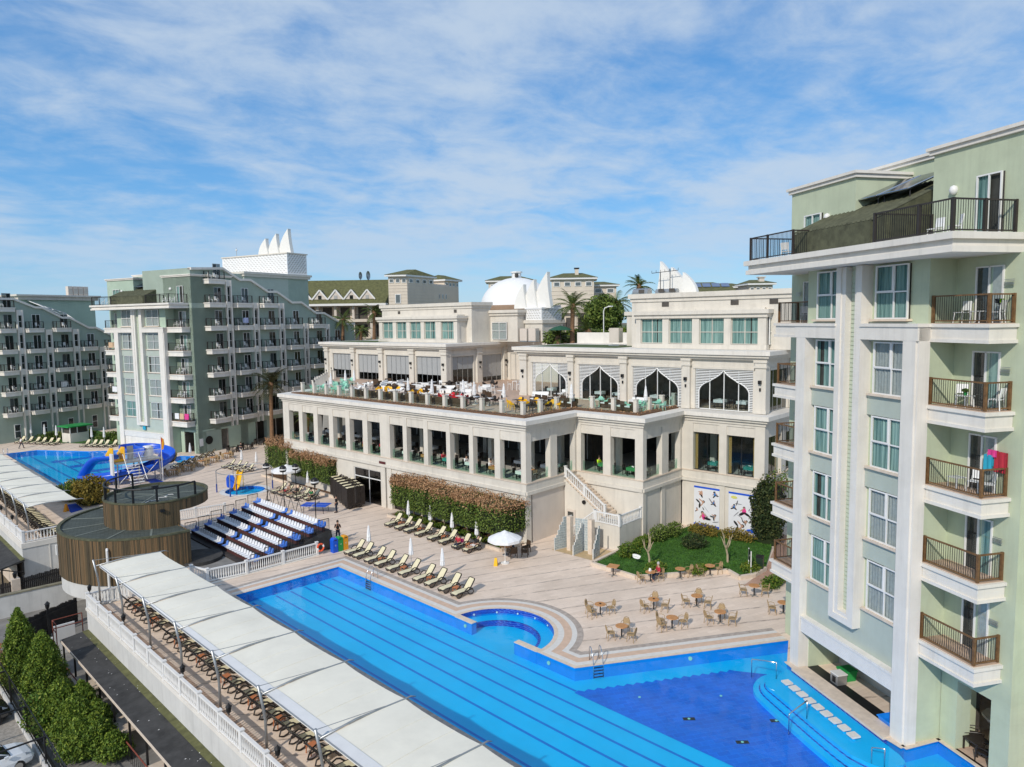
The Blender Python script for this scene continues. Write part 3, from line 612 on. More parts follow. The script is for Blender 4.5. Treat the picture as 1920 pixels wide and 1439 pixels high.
def window(parent, x, y0, y1, z0, z1, axis='y', frame=FRAMEW, mull=(.5,), trans=(.52,), depth=.06, curtain=CURTT, glass=GLASS, back=.10, cur_gap=None, sash=None, inward=1, dk=.045):
    """window in a plane: axis 'y' -> plane x=const, facing -x ; axis 'x' -> plane y=const, facing -y. inward: sign of the room side"""
    if axis == 'y': P = lambda a, d, z: (x + d * inward, a, z)
    else: P = lambda a, d, z: (a, x + d * inward, z)
    def bx(m, a0, a1, d0, d1, z0_, z1_):
        p = P(a0, d0, z0_); q = P(a1, d1, z1_)
        return m.box(min(p[0], q[0]), min(p[1], q[1]), p[2], max(p[0], q[0]), max(p[1], q[1]), q[2])
    w = .06; f = MB()
    bx(f, y0, y1, -.02, depth, z0, z0 + w); bx(f, y0, y1, -.02, depth, z1 - w, z1); bx(f, y0, y0 + w, -.02, depth, z0 + w, z1 - w); bx(f, y1 - w, y1, -.02, depth, z0 + w, z1 - w)
    for q in mull: a = y0 + (y1 - y0) * q; bx(f, a - w / 2, a + w / 2, -.018, depth - .004, z0 + w, z1 - w)
    for q in trans: a = z0 + (z1 - z0) * q; bx(f, y0 + w, y1 - w, -.016, depth - .006, a - w / 2, a + w / 2)
    if sash:                                          # opening light with a thicker frame (fractions)
        a0, a1, b0, b1 = y0 + (y1 - y0) * sash[0], y0 + (y1 - y0) * sash[1], z0 + (z1 - z0) * sash[2], z0 + (z1 - z0) * sash[3]
        bx(f, a0 + .03, a0 + .10, -.035, .03, b0, b1); bx(f, a1 - .10, a1 - .03, -.035, .03, b0, b1); bx(f, a0 + .10, a1 - .10, -.033, .03, b0, b0 + .07); bx(f, a0 + .10, a1 - .10, -.033, .03, b1 - .07, b1)
    fr = part('window', f, frame, parent)
    g = MB(); g.add([P(y0 + w, .03, z0 + w), P(y1 - w, .03, z0 + w), P(y1 - w, .03, z1 - w), P(y0 + w, .03, z1 - w)], [(0, 1, 2, 3)]); part('pane', g, glass, fr)
    if curtain is not None:
        spans = [(y0 + .02, y1 - .02)] if cur_gap is None else [(y0 + .02, y0 + (y1 - y0) * cur_gap[0]), (y0 + (y1 - y0) * cur_gap[1], y1 - .02)]
        c = MB()
        for a, b in spans:
            if b - a < .05: continue
            n = max(4, int((b - a) / .09)); vs = []
            for i in range(n + 1):
                aa = a + (b - a) * i / n; dd = back + .03 * ((i % 2) - .5) + .012 * math.sin(i * 2.1); vs += [P(aa, dd, z0), P(aa, dd, z1)]
            c.add(vs, [(2 * i, 2 * i + 2, 2 * i + 3, 2 * i + 1) for i in range(n)])
        part('curtain', c, curtain, fr)
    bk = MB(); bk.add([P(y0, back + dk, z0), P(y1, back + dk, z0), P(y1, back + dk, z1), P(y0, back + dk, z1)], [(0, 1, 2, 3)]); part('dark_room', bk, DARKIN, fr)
    return fr
def bandbox(m, x0, y0, x1, y1, z0, z1, lip=.09, t=.14):      # fascia with a lip at top and bottom
    m.box(x0, y0, z0 + t, x1, y1, z1 - t); m.box(x0 - lip, y0 - lip, z1 - t, x1 + lip, y1 + lip, z1); m.box(x0 - lip * .7, y0 - lip * .7, z0, x1 + lip * .7, y1 + lip * .7, z0 + t)
    return m
def hotel_front(root, fu, wallm, near, shutter_closed, railm, tall=True):
    F = lambda x, y, z: (x, fu(y), z)
    mk = lambda: MB(F)
    # core walls
    m = mk(); m.box(.62, 0.02, 2.9, 12.5, 7.98, 21.3); part('wall', m, wallm, root)
    m = mk(); m.box(2.0, -3.36, 3.12, 12.4, 11.36, 21.28); part('wall', m, wallm, root)
    for a_, b_ in ((.02, .72), (7.28, 7.98)): part('ground_floor_wall', mk().box(.62, a_, 0, 4.0, b_, 2.9), wallm, root)
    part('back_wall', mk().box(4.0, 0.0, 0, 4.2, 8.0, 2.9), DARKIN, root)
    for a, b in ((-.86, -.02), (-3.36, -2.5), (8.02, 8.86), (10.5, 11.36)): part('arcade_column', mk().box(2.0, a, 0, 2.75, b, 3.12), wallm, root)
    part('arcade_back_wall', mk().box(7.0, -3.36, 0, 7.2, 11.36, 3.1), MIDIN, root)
    part('side_column', mk().box(2.75, -3.36, 0, 3.3, -2.8, 3.12), wallm, root); part('side_column', mk().box(7.2, -3.36, 0, 12.4, -2.8, 3.12), wallm, root)
    # white pilasters, beams, central groove
    for y0, y1, s in ((0.0, .70, -1), (7.32, 8.03, 1)):
        m = mk(); m.box(0, y0, 0, .64, y1, 17.83)
        if s < 0: m.box(.08, -.11, 0, .64, 0.0, 18.4)
        else: m.box(.08, y1, 0, .64, y1 + .11, 18.4)
        part('pilaster', m, WHITE, root)
    for y0, y1 in ((-.11, 3.28), (5.02, 8.14)):
        m = mk(); m.box(-.01, y0, 17.83, .66, y1, 18.42); m.box(-.07, y0 - .05, 18.42, .70, y1, 18.56); part('beam', m, WHITE, root)
    m = mk(); m.box(0, 3.28, 3.9, .66, 3.62, 21.24); m.box(.06, 3.62, 4.42, .66, 3.78, 21.24); part('fin', m, WHITE, root)
    m = mk(); m.box(0, 4.68, 3.9, .66, 5.02, 21.24); m.box(.06, 4.42, 4.42, .66, 4.68, 21.24); part('fin', m, WHITE, root)
    m = mk(); m.box(0, 3.62, 3.9, .66, 4.68, 4.22); m.box(.06, 3.62, 4.22, .66, 4.68, 4.42); part('groove_base', m, WHITE, root)
    g = part('louvre_panel', mk().box(.42, 3.78, 4.42, .66, 4.42, 21.24), LOUVRE, root)
    m = mk(); z = 4.5
    while z < 21.1: m.box(.385, 3.79, z, .42, 4.41, z + (.17 if near else .3)); z += .21 if near else .38
    part('louvre_slats', m, LOUVRE, g, kind='stuff')
    # windows between
    for k in range(5):
        z0 = 5.04 + 3.43 * k
        for j, (a, b) in enumerate(((1.0, 2.95), (5.12, 7.05))):
            m = mk(); m.box(.30, a - .12, z0 - .10, .62, b + .2, z0); part('sill', m, BEIGE, root)
            if k < 4:
                m = mk(); m.box(.46, .72 if j == 0 else 5.04, z0 + 2.42, .62, 3.26 if j == 0 else 7.30, z0 + 3.3); part('spandrel', m, SAGE, root)
            gap = None if RN.random() < .6 else RN.choice(((.40, .46), (.70, .86), (.84, 1.0), (.12, .34)))
            window(root, .46, fu(a), fu(b), z0, z0 + 2.4, 'y', mull=(.42,) if near else (.5,), trans=(.50,), sash=(.42, 1, .5, 1) if near else None, cur_gap=gap, curtain=RN.choice((CURTT, CURTT, CURTT, CURTL)) if near else RN.choice((CURTL, CURTL, CURTT)))
    part('spandrel', mk().box(.44, .72, 2.86, .62, 7.30, 4.94), SAGE, root)
    # shutter over the bar
    m = mk(); m.box(.12, .72, 2.05, .42, 7.30, 2.78); 
    part('roller_shutter', m, WHITE, root)
    m = mk(); m.box(.06, .70, 2.78, .5, 7.32, 2.92); part('shutter_ledge', m, WHITE, root)
    m = mk()
    for i in range(9): m.box(.095, .73, 2.08 + i * .078, .12, 7.29, 2.13 + i * .078)
    part('shutter_ribs', m, FRAMEW, root, kind='stuff')
    if shutter_closed: part('closed_shutter', mk().box(.2, .72, 0, .4, 7.3, 2.05), WHITE, root)
    # balconies in the inner corners
    for side in (0, 1):
        for k, zf in enumerate(FLOORS):
            sy = (lambda v: v) if side == 0 else (lambda v: 8.0 - v)
            G = lambda x, y, z, sy=sy: (x, fu(sy(y)), z)
            m = MB(G); bandbox(m, .66, -2.86, 1.99, -.03, zf - .78, zf - .02)
            b = part('balcony', m, WHITE, root)
            part('balcony_floor', MB(G).box(.7, -2.8, zf - .02, 1.99, -.03, zf + .005), PINKPAV, b)
            pts = [(.78, fu(sy(-.06))), (.78, fu(sy(-2.72))), (1.95, fu(sy(-2.72)))]
            railing(b, pts, railm, DARKRAIL if not near else DKMETAL, 1.12, .11 if near else .22, zf)
            fr = MB(G); zt = zf + 2.28
            for a in (-.98, -1.58, -2.2): fr.box(1.93, a - .035, zf, 1.995, a + .035, zt)
            fr.box(1.93, -2.2, zt - .06, 1.995, -.98, zt)
            d = part('glass_door', fr, FRAMEW, root)
            part('pane', MB(G).quad((1.975, -.98, zf), (1.975, -2.2, zf), (1.975, -2.2, zt), (1.975, -.98, zt)), GLASS, d)
            part('door_curtain', MB(G).box(1.984, -1.56, zf, 1.993, -1.0, zt - .05), CURT, d)
            part('net_curtain', MB(G).box(1.984, -2.17, zf, 1.992, -1.72, zt - .05), CURTT if k % 2 else CURTL, d)
            m = MB(G)
            for q in range(4): m.box(1.85, -2.75, zf + 1.5 + .06 * q, 1.9, -2.35, zf + 1.52 + .06 * q)
            if near: part('drying_rack', m, GALV, root)
    # roof slab in three tiers
    m = mk(); m.box(-1.3, -2.95, 21.76, 12.5, 11.1, 22.02); m.box(-1.1, -2.78, 21.5, 12.5, 10.92, 21.76); m.box(-1.22, -2.88, 21.27, 12.5, 11.0, 21.5); part('roof_slab', m, WHITE, root)
    # roof pavilions
    def tower(y0, y1, x0, x1, zt, wall=wallm):
        m = mk(); m.box(x0, y0, 22.0, x1, y1, zt - .32); tw = part('roof_tower', m, wall, root)
        m = mk(); m.box(x0 - .14, y0 - .14, zt - .32, x1 + .1, y1 + .14, zt - .14); m.box(x0 - .24, y0 - .24, zt - .14, x1 + .2, y1 + .24, zt); part('parapet', m, WHITE, tw); return tw
    tower(-3.36, 1.45, 2.0, 9.0, 26.15); tower(6.3, 11.5, 2.0, 9.0, 26.15); tower(4.7, 9.8, 5.2, 10.5, 26.85)
    window(root, 1.84, fu(-2.05), fu(-.9), 22.05, 24.5, 'y', mull=(.5,), trans=(), cur_gap=(.0, .5), depth=.05)
    window(root, 1.84, fu(8.75), fu(10.15), 22.05, 24.45, 'y', mull=(.5,), trans=(), cur_gap=None, depth=.05)
    for y in (.3, 8.35): part('wall_lamp', MB(F).lathe([(0.0, 23.95), (.13, 24.0), (.18, 24.15), (.13, 24.3), (0, 24.36)], 10, (1.93, y)), FRAMEW, root, smooth=True)
    part('roof_kerb', mk().box(-.12, 2.7, 22.0, 0.12, 8.2, 23.18), ROOFT, root)
    m = mk(); m.add([(0.0, 2.6, 23.2), (0.0, 8.25, 23.2), (4.6, 8.25, 25.28), (4.6, 2.6, 25.28), (0.0, 2.6, 22.0), (0.0, 8.25, 22.0), (4.6, 8.25, 22.0), (4.6, 2.6, 22.0)], [(3, 2, 1, 0), (0, 1, 5, 4), (4, 7, 3, 0), (1, 2, 6, 5), (2, 3, 7, 6)]); rf = part('tiled_roof', m, ROOFT, root)
    m = mk()
    for i in range(19): y = 2.62 + i * .31; m.add([(-.08, y, 23.20), (4.6, y, 25.3), (4.6, y + .14, 25.39), (-.08, y + .14, 23.29), (-.08, y + .22, 23.2), (4.6, y + .22, 25.3)], [(0, 1, 2, 3), (3, 2, 5, 4), (0, 3, 4)])
    part('tile_rolls', m, ROOFT, rf, kind='stuff')
    for i in range(2):
        y = 3.1 + i * 2.0; m = mk(); m.add([(2.2, y, 24.75), (2.2, y + 1.85, 24.75), (4.6, y + 1.85, 25.75), (4.6, y, 25.75), (2.2, y, 24.67), (2.2, y + 1.85, 24.67), (4.6, y + 1.85, 25.67), (4.6, y, 25.67)], [(3, 2, 1, 0), (4, 5, 6, 7), (0, 1, 5, 4), (1, 2, 6, 5), (2, 3, 7, 6), (3, 0, 4, 7)])
        p = part('solar_panel', m, SOLAR, root)
        part('panel_frame', mk().bar((2.15, y, 24.72), (4.6, y, 25.74), .035, 5).bar((2.15, y + 1.85, 24.72), (4.6, y + 1.85, 25.74), .035, 5).bar((2.15, y, 24.72), (2.15, y + 1.85, 24.72), .035, 5), STEEL, p)
        part('panel_legs', mk().bar((2.4, y + .1, 23.5), (2.4, y + .1, 24.8), .03, 5).bar((4.4, y + .1, 24.5), (4.4, y + .1, 25.7), .03, 5).bar((2.4, y + 1.7, 23.5), (2.4, y + 1.7, 24.8), .03, 5), DKMETAL, p)
    part('water_tank', mk().bar((4.7, 2.3, 25.85), (4.7, 3.3, 25.85), .27, 14), TANKR, root, smooth=False)
    railing(root, [(1.95, fu(1.42)), (-.98, fu(1.42)), (-.98, fu(-1.0)), (-.98, fu(-2.62)), (.5, fu(-2.62)), (1.95, fu(-2.62))], railm if not near else DARKRAIL, DKMETAL, 1.25, .11 if near else .22, 22.02)
    railing(root, [(1.95, fu(7.1)), (-.98, fu(7.1)), (-.98, fu(9.3)), (-.98, fu(10.9)), (1.95, fu(10.9))], DARKRAIL, DKMETAL, 1.25, .11 if near else .22, 22.02)

right = thing('hotel_building', 'pale green hotel block with white pilasters and balconies rising from the pool at right', 'building', (RO.x, RO.y, 0), ANG_R)
hotel_front(right, lambda y: y, GREEN, True, False, BROWN)
part('wing_wall', MB().box(2.9, -9.0, 3.12, 12, -3.36, 24.0), GREEN, right)
# pool bar counter in the ground floor of the near block
part('bar_counter', MB().box(-.42, .62, -.06, .50, 7.28, .06), BEIGE, right)
part('bar_front_wall', MB().box(-.34, .66, -.8, -.02, 7.3, -.06), TILE_R, right)
part('bar_worktop', MB().box(.50, .74, -.12, 1.2, 7.26, .03), DKMETAL, right)
part('bar_floor', MB().box(1.2, .74, -.5, 4.0, 7.26, -.45), PINKPAV, right)
part('bar_back_counter', MB().box(2.5, .74, -.5, 3.4, 7.26, .45), SOFFIT, right)
m = MB()
for i in range(26): m.box(.64 + RN.random() * .02, 7.26, .0 + .0, .7, 7.28, .1)
part('arcade_floor', MB().box(2.02, -9, .004, 9, -.02, .02), PINKPAV, right)
def at(root_o, ang, x, y, z):
    c, s = math.cos(ang), math.sin(ang); return (root_o.x + c * x - s * y, root_o.y + s * x + c * y, z)
A = lambda x, y, z: at(RO, ANG_R, x, y, z)
t = thing('plastic_tub', 'blue plastic tub on the black bar worktop', 'tub', A(.85, 1.35, .03), ANG_R)
m = MB(); m.add([(-.35, -.55, 0), (.35, -.55, 0), (.35, .55, 0), (-.35, .55, 0), (-.42, -.62, .22), (.42, -.62, .22), (.42, .62, .22), (-.42, .62, .22), (-.36, -.56, .22), (.36, -.56, .22), (.36, .56, .22), (-.36, .56, .22), (-.32, -.5, .06), (.32, -.5, .06), (.32, .5, .06), (-.32, .5, .06)],
    [(3, 2, 1, 0), (0, 1, 5, 4), (1, 2, 6, 5), (2, 3, 7, 6), (3, 0, 4, 7), (4, 5, 9, 8), (5, 6, 10, 9), (6, 7, 11, 10), (7, 4, 8, 11), (8, 9, 13, 12), (9, 10, 14, 13), (10, 11, 15, 14), (11, 8, 12, 15), (12, 13, 14, 15)]); part('tub', m, mat('bright_blue_tub', (.01, .22, .78), .3), t)
part('rim', MB().tube([(-.42, -.62, .22), (.42, -.62, .22), (.42, .62, .22), (-.42, .62, .22), (-.42, -.62, .22)], .03, 6), mat('bright_blue_tub', (.01, .22, .78), .3), t)
t = thing('waste_bin', 'green wheeled waste bin behind the pool bar counter', 'bin', A(1.7, 5.6, -.45), ANG_R)
m = MB(); m.add([(-.28, -.25, 0), (.28, -.25, 0), (.28, .25, 0), (-.28, .25, 0), (-.36, -.32, .95), (.36, -.32, .95), (.36, .32, .95), (-.36, .32, .95)], [(3, 2, 1, 0), (4, 5, 6, 7), (0, 1, 5, 4), (1, 2, 6, 5), (2, 3, 7, 6), (3, 0, 4, 7)]); part('bin_body', m, GRN, t); part('lid', MB().box(-.39, -.35, .95, .39, .35, 1.03), GRN, t)
t = thing('ice_machine', 'small grey machine standing beside the green bin on the bar', 'machine', A(1.0, 5.35, .03), ANG_R)
part('casing', MB().box(-.28, -.28, 0, .28, .28, .5), GALV, t); part('front_panel', MB().box(-.295, -.12, .08, -.28, .12, .4), DKMETAL, t); part('cover', MB().box(-.3, -.3, .5, .3, .3, .55), FRAMEW, t)
t = thing('stone_planter', 'pale stone pedestal bowl inside the ground floor arcade', 'planter', A(4.4, -.95, 0.02), ANG_R)
part('bowl', MB().lathe([(.35, .95), (.75, 1.02), (.78, 1.15), (.4, 1.12)], 8), BEIGE, t); part('pedestal', MB().lathe([(.5, 0), (.42, .5), (.38, .95)], 8), BEIGE, t)
def wick(label, x, y, rz):
    t = thing('armchair', label, 'armchair', A(x, y, .02), ANG_R + rz, 'dark wicker armchairs in the arcade')
    part('seat', MB().box(-.27, -.27, .36, .27, .27, .43), DKPLAS, t); part('backrest', MB().add([(-.27, -.27, .43), (-.27, .27, .43), (-.4, .25, .92), (-.4, -.25, .92), (-.22, -.27, .43), (-.22, .27, .43), (-.35, .25, .92), (-.35, -.25, .92)], [(0, 1, 2, 3), (7, 6, 5, 4), (0, 4, 5, 1), (1, 5, 6, 2), (2, 6, 7, 3), (3, 7, 4, 0)]), DKPLAS, t)
    for s in (-1, 1):
        part('armrest', MB().tube([(-.3, s * .29, .62), (0, s * .3, .66), (.24, s * .3, .64), (.27, s * .29, 0)], .025, 5), DKPLAS, t)
        part('leg', MB().bar((-.26, s * .26, .4), (-.33, s * .28, 0), .028, 5), DKPLAS, t)
wick('dark wicker armchair left of the low dark table in the arcade', 2.55, -.55, -.2); wick('dark wicker armchair behind the low dark table in the arcade', 3.2, -.75, -.6); wick('dark wicker armchair right of the low dark table at the column', 2.5, -1.9, 1.9)
t = thing('low_table', 'low square dark wicker table between armchairs in the arcade', 'table', A(2.75, -1.25, .02), ANG_R)
part('table_top', MB().box(-.38, -.38, .5, .38, .38, .56), DKPLAS, t)
for x, y in ((-.34, -.34), (-.34, .34), (.34, -.34), (.34, .34)): part('leg', MB().box(x - .03, y - .03, 0, x + .03, y + .03, .5), DKPLAS, t)
t = thing('rattan_chair', 'tan rattan chair at the right picture edge behind the arcade column', 'chair', A(3.6, -3.4, .02), ANG_R + 2.6)
part('seat', MB().lathe([(.26, .42), (.26, .46)], 12), RATTAN, t); part('backrest', MB().tube([(-.24, -.2, .45), (-.32, -.18, .85), (-.34, 0, .95), (-.32, .18, .85), (-.24, .2, .45)], .03, 6), RATTAN, t)
for x, y in ((-.2, -.2), (-.2, .2), (.2, -.2), (.2, .2)): part('leg', MB().bar((x, y, .42), (x * 1.1, y * 1.1, 0), .022, 5), RATTAN, t)
# furniture on the near balconies
FN = ['lowest', 'second lowest', 'middle', 'second highest', 'topmost']
for k, y, x, r in ((4, -.85, 1.45, PI), (4, -2.35, 1.55, 1.9), (3, -.95, 1.5, -2.4), (3, -2.5, 1.55, 1.9), (2, -1.75, 1.5, -2.8), (2, -2.3, 1.55, 2.5)):
    CHAIR.put(A(x, y, FLOORS[k]), ANG_R + r, 'white plastic chair %s the glass door on the %s near balcony' % ('left of' if y > -1.4 or (k == 2 and y > -2) else 'right of', FN[k]), 'white chairs on the near balconies')
for k, y, x in ((4, -1.75, 1.35), (3, -1.35, 1.25), (2, -1.05, 1.3)):
    TABLE_S.put(A(x, y, FLOORS[k]), ANG_R, 'small white plastic table on the %s near balcony' % FN[k], 'white tables on the near balconies')
for y, r in ((-.2, PI), (-1.15, 2.6)): CHAIR.put(A(.6, y, 22.02), ANG_R + r, 'white plastic chair on the rooftop terrace %s' % ('by the tiled roof' if y > -.5 else 'in front of the roof tower'), 'white chairs on the near balconies')
for k, r in ((0, 1.0), (1, .6), (3, .8), (4, .4)): CHAIR.put(A(1.5, 9.3, FLOORS[k]), ANG_R + r, 'white chair on the %s balcony at the left edge of the near block' % FN[k], 'white chairs on the near balconies')
CHAIR.put(A(.4, 9.6, 22.02), ANG_R + .5, 'white chair on the far left rooftop terrace of the near block', 'white chairs on the near balconies')
def towel(label, mm, pos, rz, w, h, sag=.06):
    t = thing('towel', label, 'towel', pos, rz); n = 6; vs = []
    for i in range(n + 1):
        yy = -w / 2 + w * i / n; d = sag * math.sin(i * 1.9)
        vs += [(-.05 + d * .4, yy, -h), (-.045 + d * .15, yy, 0.02), (.045, yy, 0.02), (.05 + d * .3, yy, -h * .7)]
    fs = []
    for i in range(n):
        for j in range(3): a = 4 * i + j; fs.append((a, a + 1, a + 5, a + 4))
    me = MB().add(vs, fs); part('cloth', me, mm, t); return t
towel('red and pink towel hung over the drying rack of the middle near balcony', REDC, A(1.87, -2.55, FLOORS[2] + 1.72), ANG_R, .5, .8); towel('pink towel draped at the top of the middle near balcony rack', PINKC, A(1.8, -2.25, FLOORS[2] + 1.76), ANG_R, .4, .25); towel('turquoise towel hung on the middle near balcony rack', TEALT, A(1.78, -2.1, FLOORS[2] + 1.55), ANG_R, .4, .6)
towel('lime towel over a chair back on the topmost near balcony', LIMEC, A(1.62, -2.5, FLOORS[4] + .93), ANG_R + 1.9, .2, .2); towel('navy cloth over a chair back on the topmost near balcony', JEANS, A(1.58, -2.35, FLOORS[4] + .93), ANG_R + 1.9, .28, .22)
t = thing('potted_plant', 'small green potted plant on the balcony table', 'plant', A(1.25, -1.35, FLOORS[3] + .49), 0)
part('pot', MB().lathe([(.06, 0), (.09, .12)], 8), GRN, t); part('foliage', MB().lathe([(0.02, .1), (.14, .17), (.12, .26), (0, .3)], 7), LEAFB, t)

# ---- far hotel: front block and two stepped wings
left = thing('hotel_building', 'grey green hotel with white pilasters and long stepped balcony wing beyond the far pool', 'building', (LO.x, LO.y, 0), ANG_L)
fuL = lambda y: y * 1.21 if y < 0 else (y * 1.475 if y <= 8 else 11.8 + (y - 8) * 1.21)
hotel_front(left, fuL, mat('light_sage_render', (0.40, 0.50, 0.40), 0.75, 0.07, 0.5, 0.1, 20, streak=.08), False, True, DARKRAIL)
AL = lambda x, y, z: at(LO, ANG_L, x, y, z)
SLABT = [4.95 + 3.43 * k for k in range(7)]
def wing(root, y, cols, ribs, parapet, wallm, base, tag_, zbase, chairs, w_first):
    ys = y
    def bx(m, x0, d0, z0, x1, d1, z1): return m.box(x0, ys - d1, z0, x1, ys - d0, z1)     # d = outwards from the wall
    poly = [(parapet[0][0], zbase)] + [p for p in parapet] + [(parapet[-1][0], zbase)]
    part('wing_wall', MB().wallpoly(poly, ys, ys + 11), wallm, root)
    m = MB()
    for i in range(len(parapet) - 1):
        (xa, za), (xb, zb) = parapet[i], parapet[i + 1]; vs = []
        for (x_, z_) in ((xa, za), (xb, zb)):
            vs += [(x_, ys - .3, z_ - .28), (x_, ys - .3, z_ + .06), (x_, ys + .5, z_ + .06), (x_, ys + .5, z_ - .28)]
        m.add(vs, [(0, 1, 5, 4), (1, 2, 6, 5), (2, 3, 7, 6), (3, 0, 4, 7), (3, 2, 1, 0), (4, 5, 6, 7)])
    part('parapet', m, WHITE, root)
    for ci, (x0, x1, top, nlev) in enumerate(cols):
        for k in range(nlev):
            z = SLABT[k]; 
            if z > top + .3 or (z < 5.5 and base): pass
            d = 1.15; c = .45
            b = part('balcony', MB(lambda x, yy, zz: (x, ys - yy, zz)).prism([(x0, 0), (x1, 0), (x1 - .1, d * .72), (x1 - c - .75, d), (x0 + .1, d)], z - .72, z - .18), WHITE, root)
            part('balcony_lip', MB(lambda x, yy, zz: (x, ys - yy, zz)).prism([(x0 - .1, 0), (x1 + .1, 0), (x1, d * .75), (x1 - c - .72, d + .1), (x0, d + .1)], z - .18, z - .02), WHITE, b)
            railing(b, [(x0 + .15, ys - .1), (x0 + .2, ys - d + .08), (x1 - c - .8, ys - d + .08), (x1 - .2, ys - d * .7)], DARKRAIL, DKMETAL, 1.1, .26, z - .02)
            if z + 2.5 < top + 3.2:
                dx = x1 - 1.55; f = MB(); 
                bx(f, dx, -.05, z, dx + .06, .04, z + 2.3); bx(f, dx + .62, -.05, z, dx + .68, .04, z + 2.3); bx(f, dx + 1.24, -.05, z, dx + 1.3, .04, z + 2.3); bx(f, dx + .06, -.05, z + 2.24, dx + 1.24, .038, z + 2.3)
                dr = part('glass_door', f, FRAMEW if ci % 2 else GALV, root); part('pane', bx(MB(), dx + .06, .0, z, dx + 1.24, .012, z + 2.24), GDARK, dr)
                part('door_curtain', bx(MB(), dx + .08 + (.6 if (k + ci) % 2 else 0), -.004, z, dx + .62 + (.6 if (k + ci) % 2 else 0), -.001 + .002, z + 2.2), CURT if (k * 3 + ci) % 4 else CURTL, dr)
            if chairs:
                for q, xx in enumerate((x0 + .75, x0 + 1.75)):
                    if RN.random() < .14: continue
                    o = part('balcony_chair', FCH, None, None, loc=at(LO, ANG_L, xx, ys - .55, z), rz=ANG_L + (-1.2 if q else -.5))
                    tag(o, '%s white chair, %s balcony up, %s column of %s' % ('left' if q == 0 else 'right', nth(k), nth(ci), tag_), 'chair', 'white chairs on balconies of ' + tag_)
    for (x0, x1, zt) in ribs:
        m = MB(); bx(m, x0, 0, zbase, x0 + .22, .34, zt); bx(m, x1 - .22, 0, zbase, x1, .34, zt); bx(m, x0 + .22, 0, zt - .9, x1 - .22, .30, zt)
        k = 0
        while SLABT[0] + 3.43 * k < zt - 2: bx(m, x0 + .22, 0, SLABT[0] + 3.43 * k - .8, x1 - .22, .2, SLABT[0] + 3.43 * k + .1); k += 1
        r = part('rib', m, WHITE if ci % 2 else WHITE, root)
        k = 0
        while SLABT[0] + 3.43 * k < zt - 2:
            z = SLABT[0] + 3.43 * k + .1; f = MB(); bx(f, x0 + .22, -.02, z, x1 - .22, .05, z + .06); bx(f, x0 + .22, -.02, z + 1.0, x1 - .22, .05, z + 1.06); bx(f, x0 + .22, -.02, z + 2.25, x1 - .22, .05, z + 2.31)
            f = part('slim_window', f, FRAMEW, root); part('pane', bx(MB(), x0 + .22, .005, z, x1 - .22, .015, z + 2.3), GDARK, f); k += 1
TAG1 = 'the grey green wing'; TAG2 = 'the farthest left wing'
y0 = fuL(-3.36)
wing(left, y0, [(4.1, 7.4, 25.5, 7), (9.05, 12.35, 22.1, 6), (14.1, 17.5, 22.1, 6), (19.4, 22.7, 18.6, 5), (24.5, 28.0, 18.6, 5), (29.6, 32.5, 15, 4)],
     [(7.8, 8.85, 25.5), (12.75, 13.85, 22.16), (18.0, 19.1, 22.17), (23.3, 24.3, 18.8), (28.4, 29.4, 18.6)],
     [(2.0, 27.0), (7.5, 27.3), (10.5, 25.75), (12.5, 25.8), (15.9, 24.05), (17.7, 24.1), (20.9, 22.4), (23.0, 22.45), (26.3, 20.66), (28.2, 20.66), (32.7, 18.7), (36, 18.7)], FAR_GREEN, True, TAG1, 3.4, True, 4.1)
for x0, x1 in ((2.0, 2.7), (4.9, 5.95), (9.5, 10.9), (14.7, 16.0), (18.7, 20.0), (24, 25.4), (30, 36)): part('ground_floor_column', MB().box(x0, y0, 0, x1, y0 + .8, 3.4), FAR_GREEN, left)
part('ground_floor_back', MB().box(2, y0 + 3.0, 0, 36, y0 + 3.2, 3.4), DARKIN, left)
part('shop_screen', MB().box(5.95, y0 + 1.6, 0, 9.5, y0 + 1.7, 3.2), MIDIN, left)
for x in (7.1, 8.3, 12.1, 13.4, 17.3): part('shop_mullion', MB().box(x, y0 + .9, 0, x + .07, y0 + 1.0, 3.3), FRAMEW, left)
m = MB(); ring = [(3.75 + .62 * math.cos(a), 1.8 + .62 * math.sin(a)) for a in [2 * PI * i / 24 for i in range(24)]]
part('round_window', MB().wallpoly(ring, y0 - .06, y0 + .02), DKMETAL, left); part('porthole_wall', MB().box(2.7, y0 + .0, 0, 4.9, y0 + .3, 3.2), FAR_GREEN, left)
part('notice_board', MB().box(2.12, y0 - .05, 1.1, 2.7, y0 - .01, 2.2), FRAMEW, left)
part('blue_sign', MB(lambda x, y, z: (x, fuL(y), z)).box(.2, 3.85, 3.2, .3, 4.3, 3.75), TEALT, left)
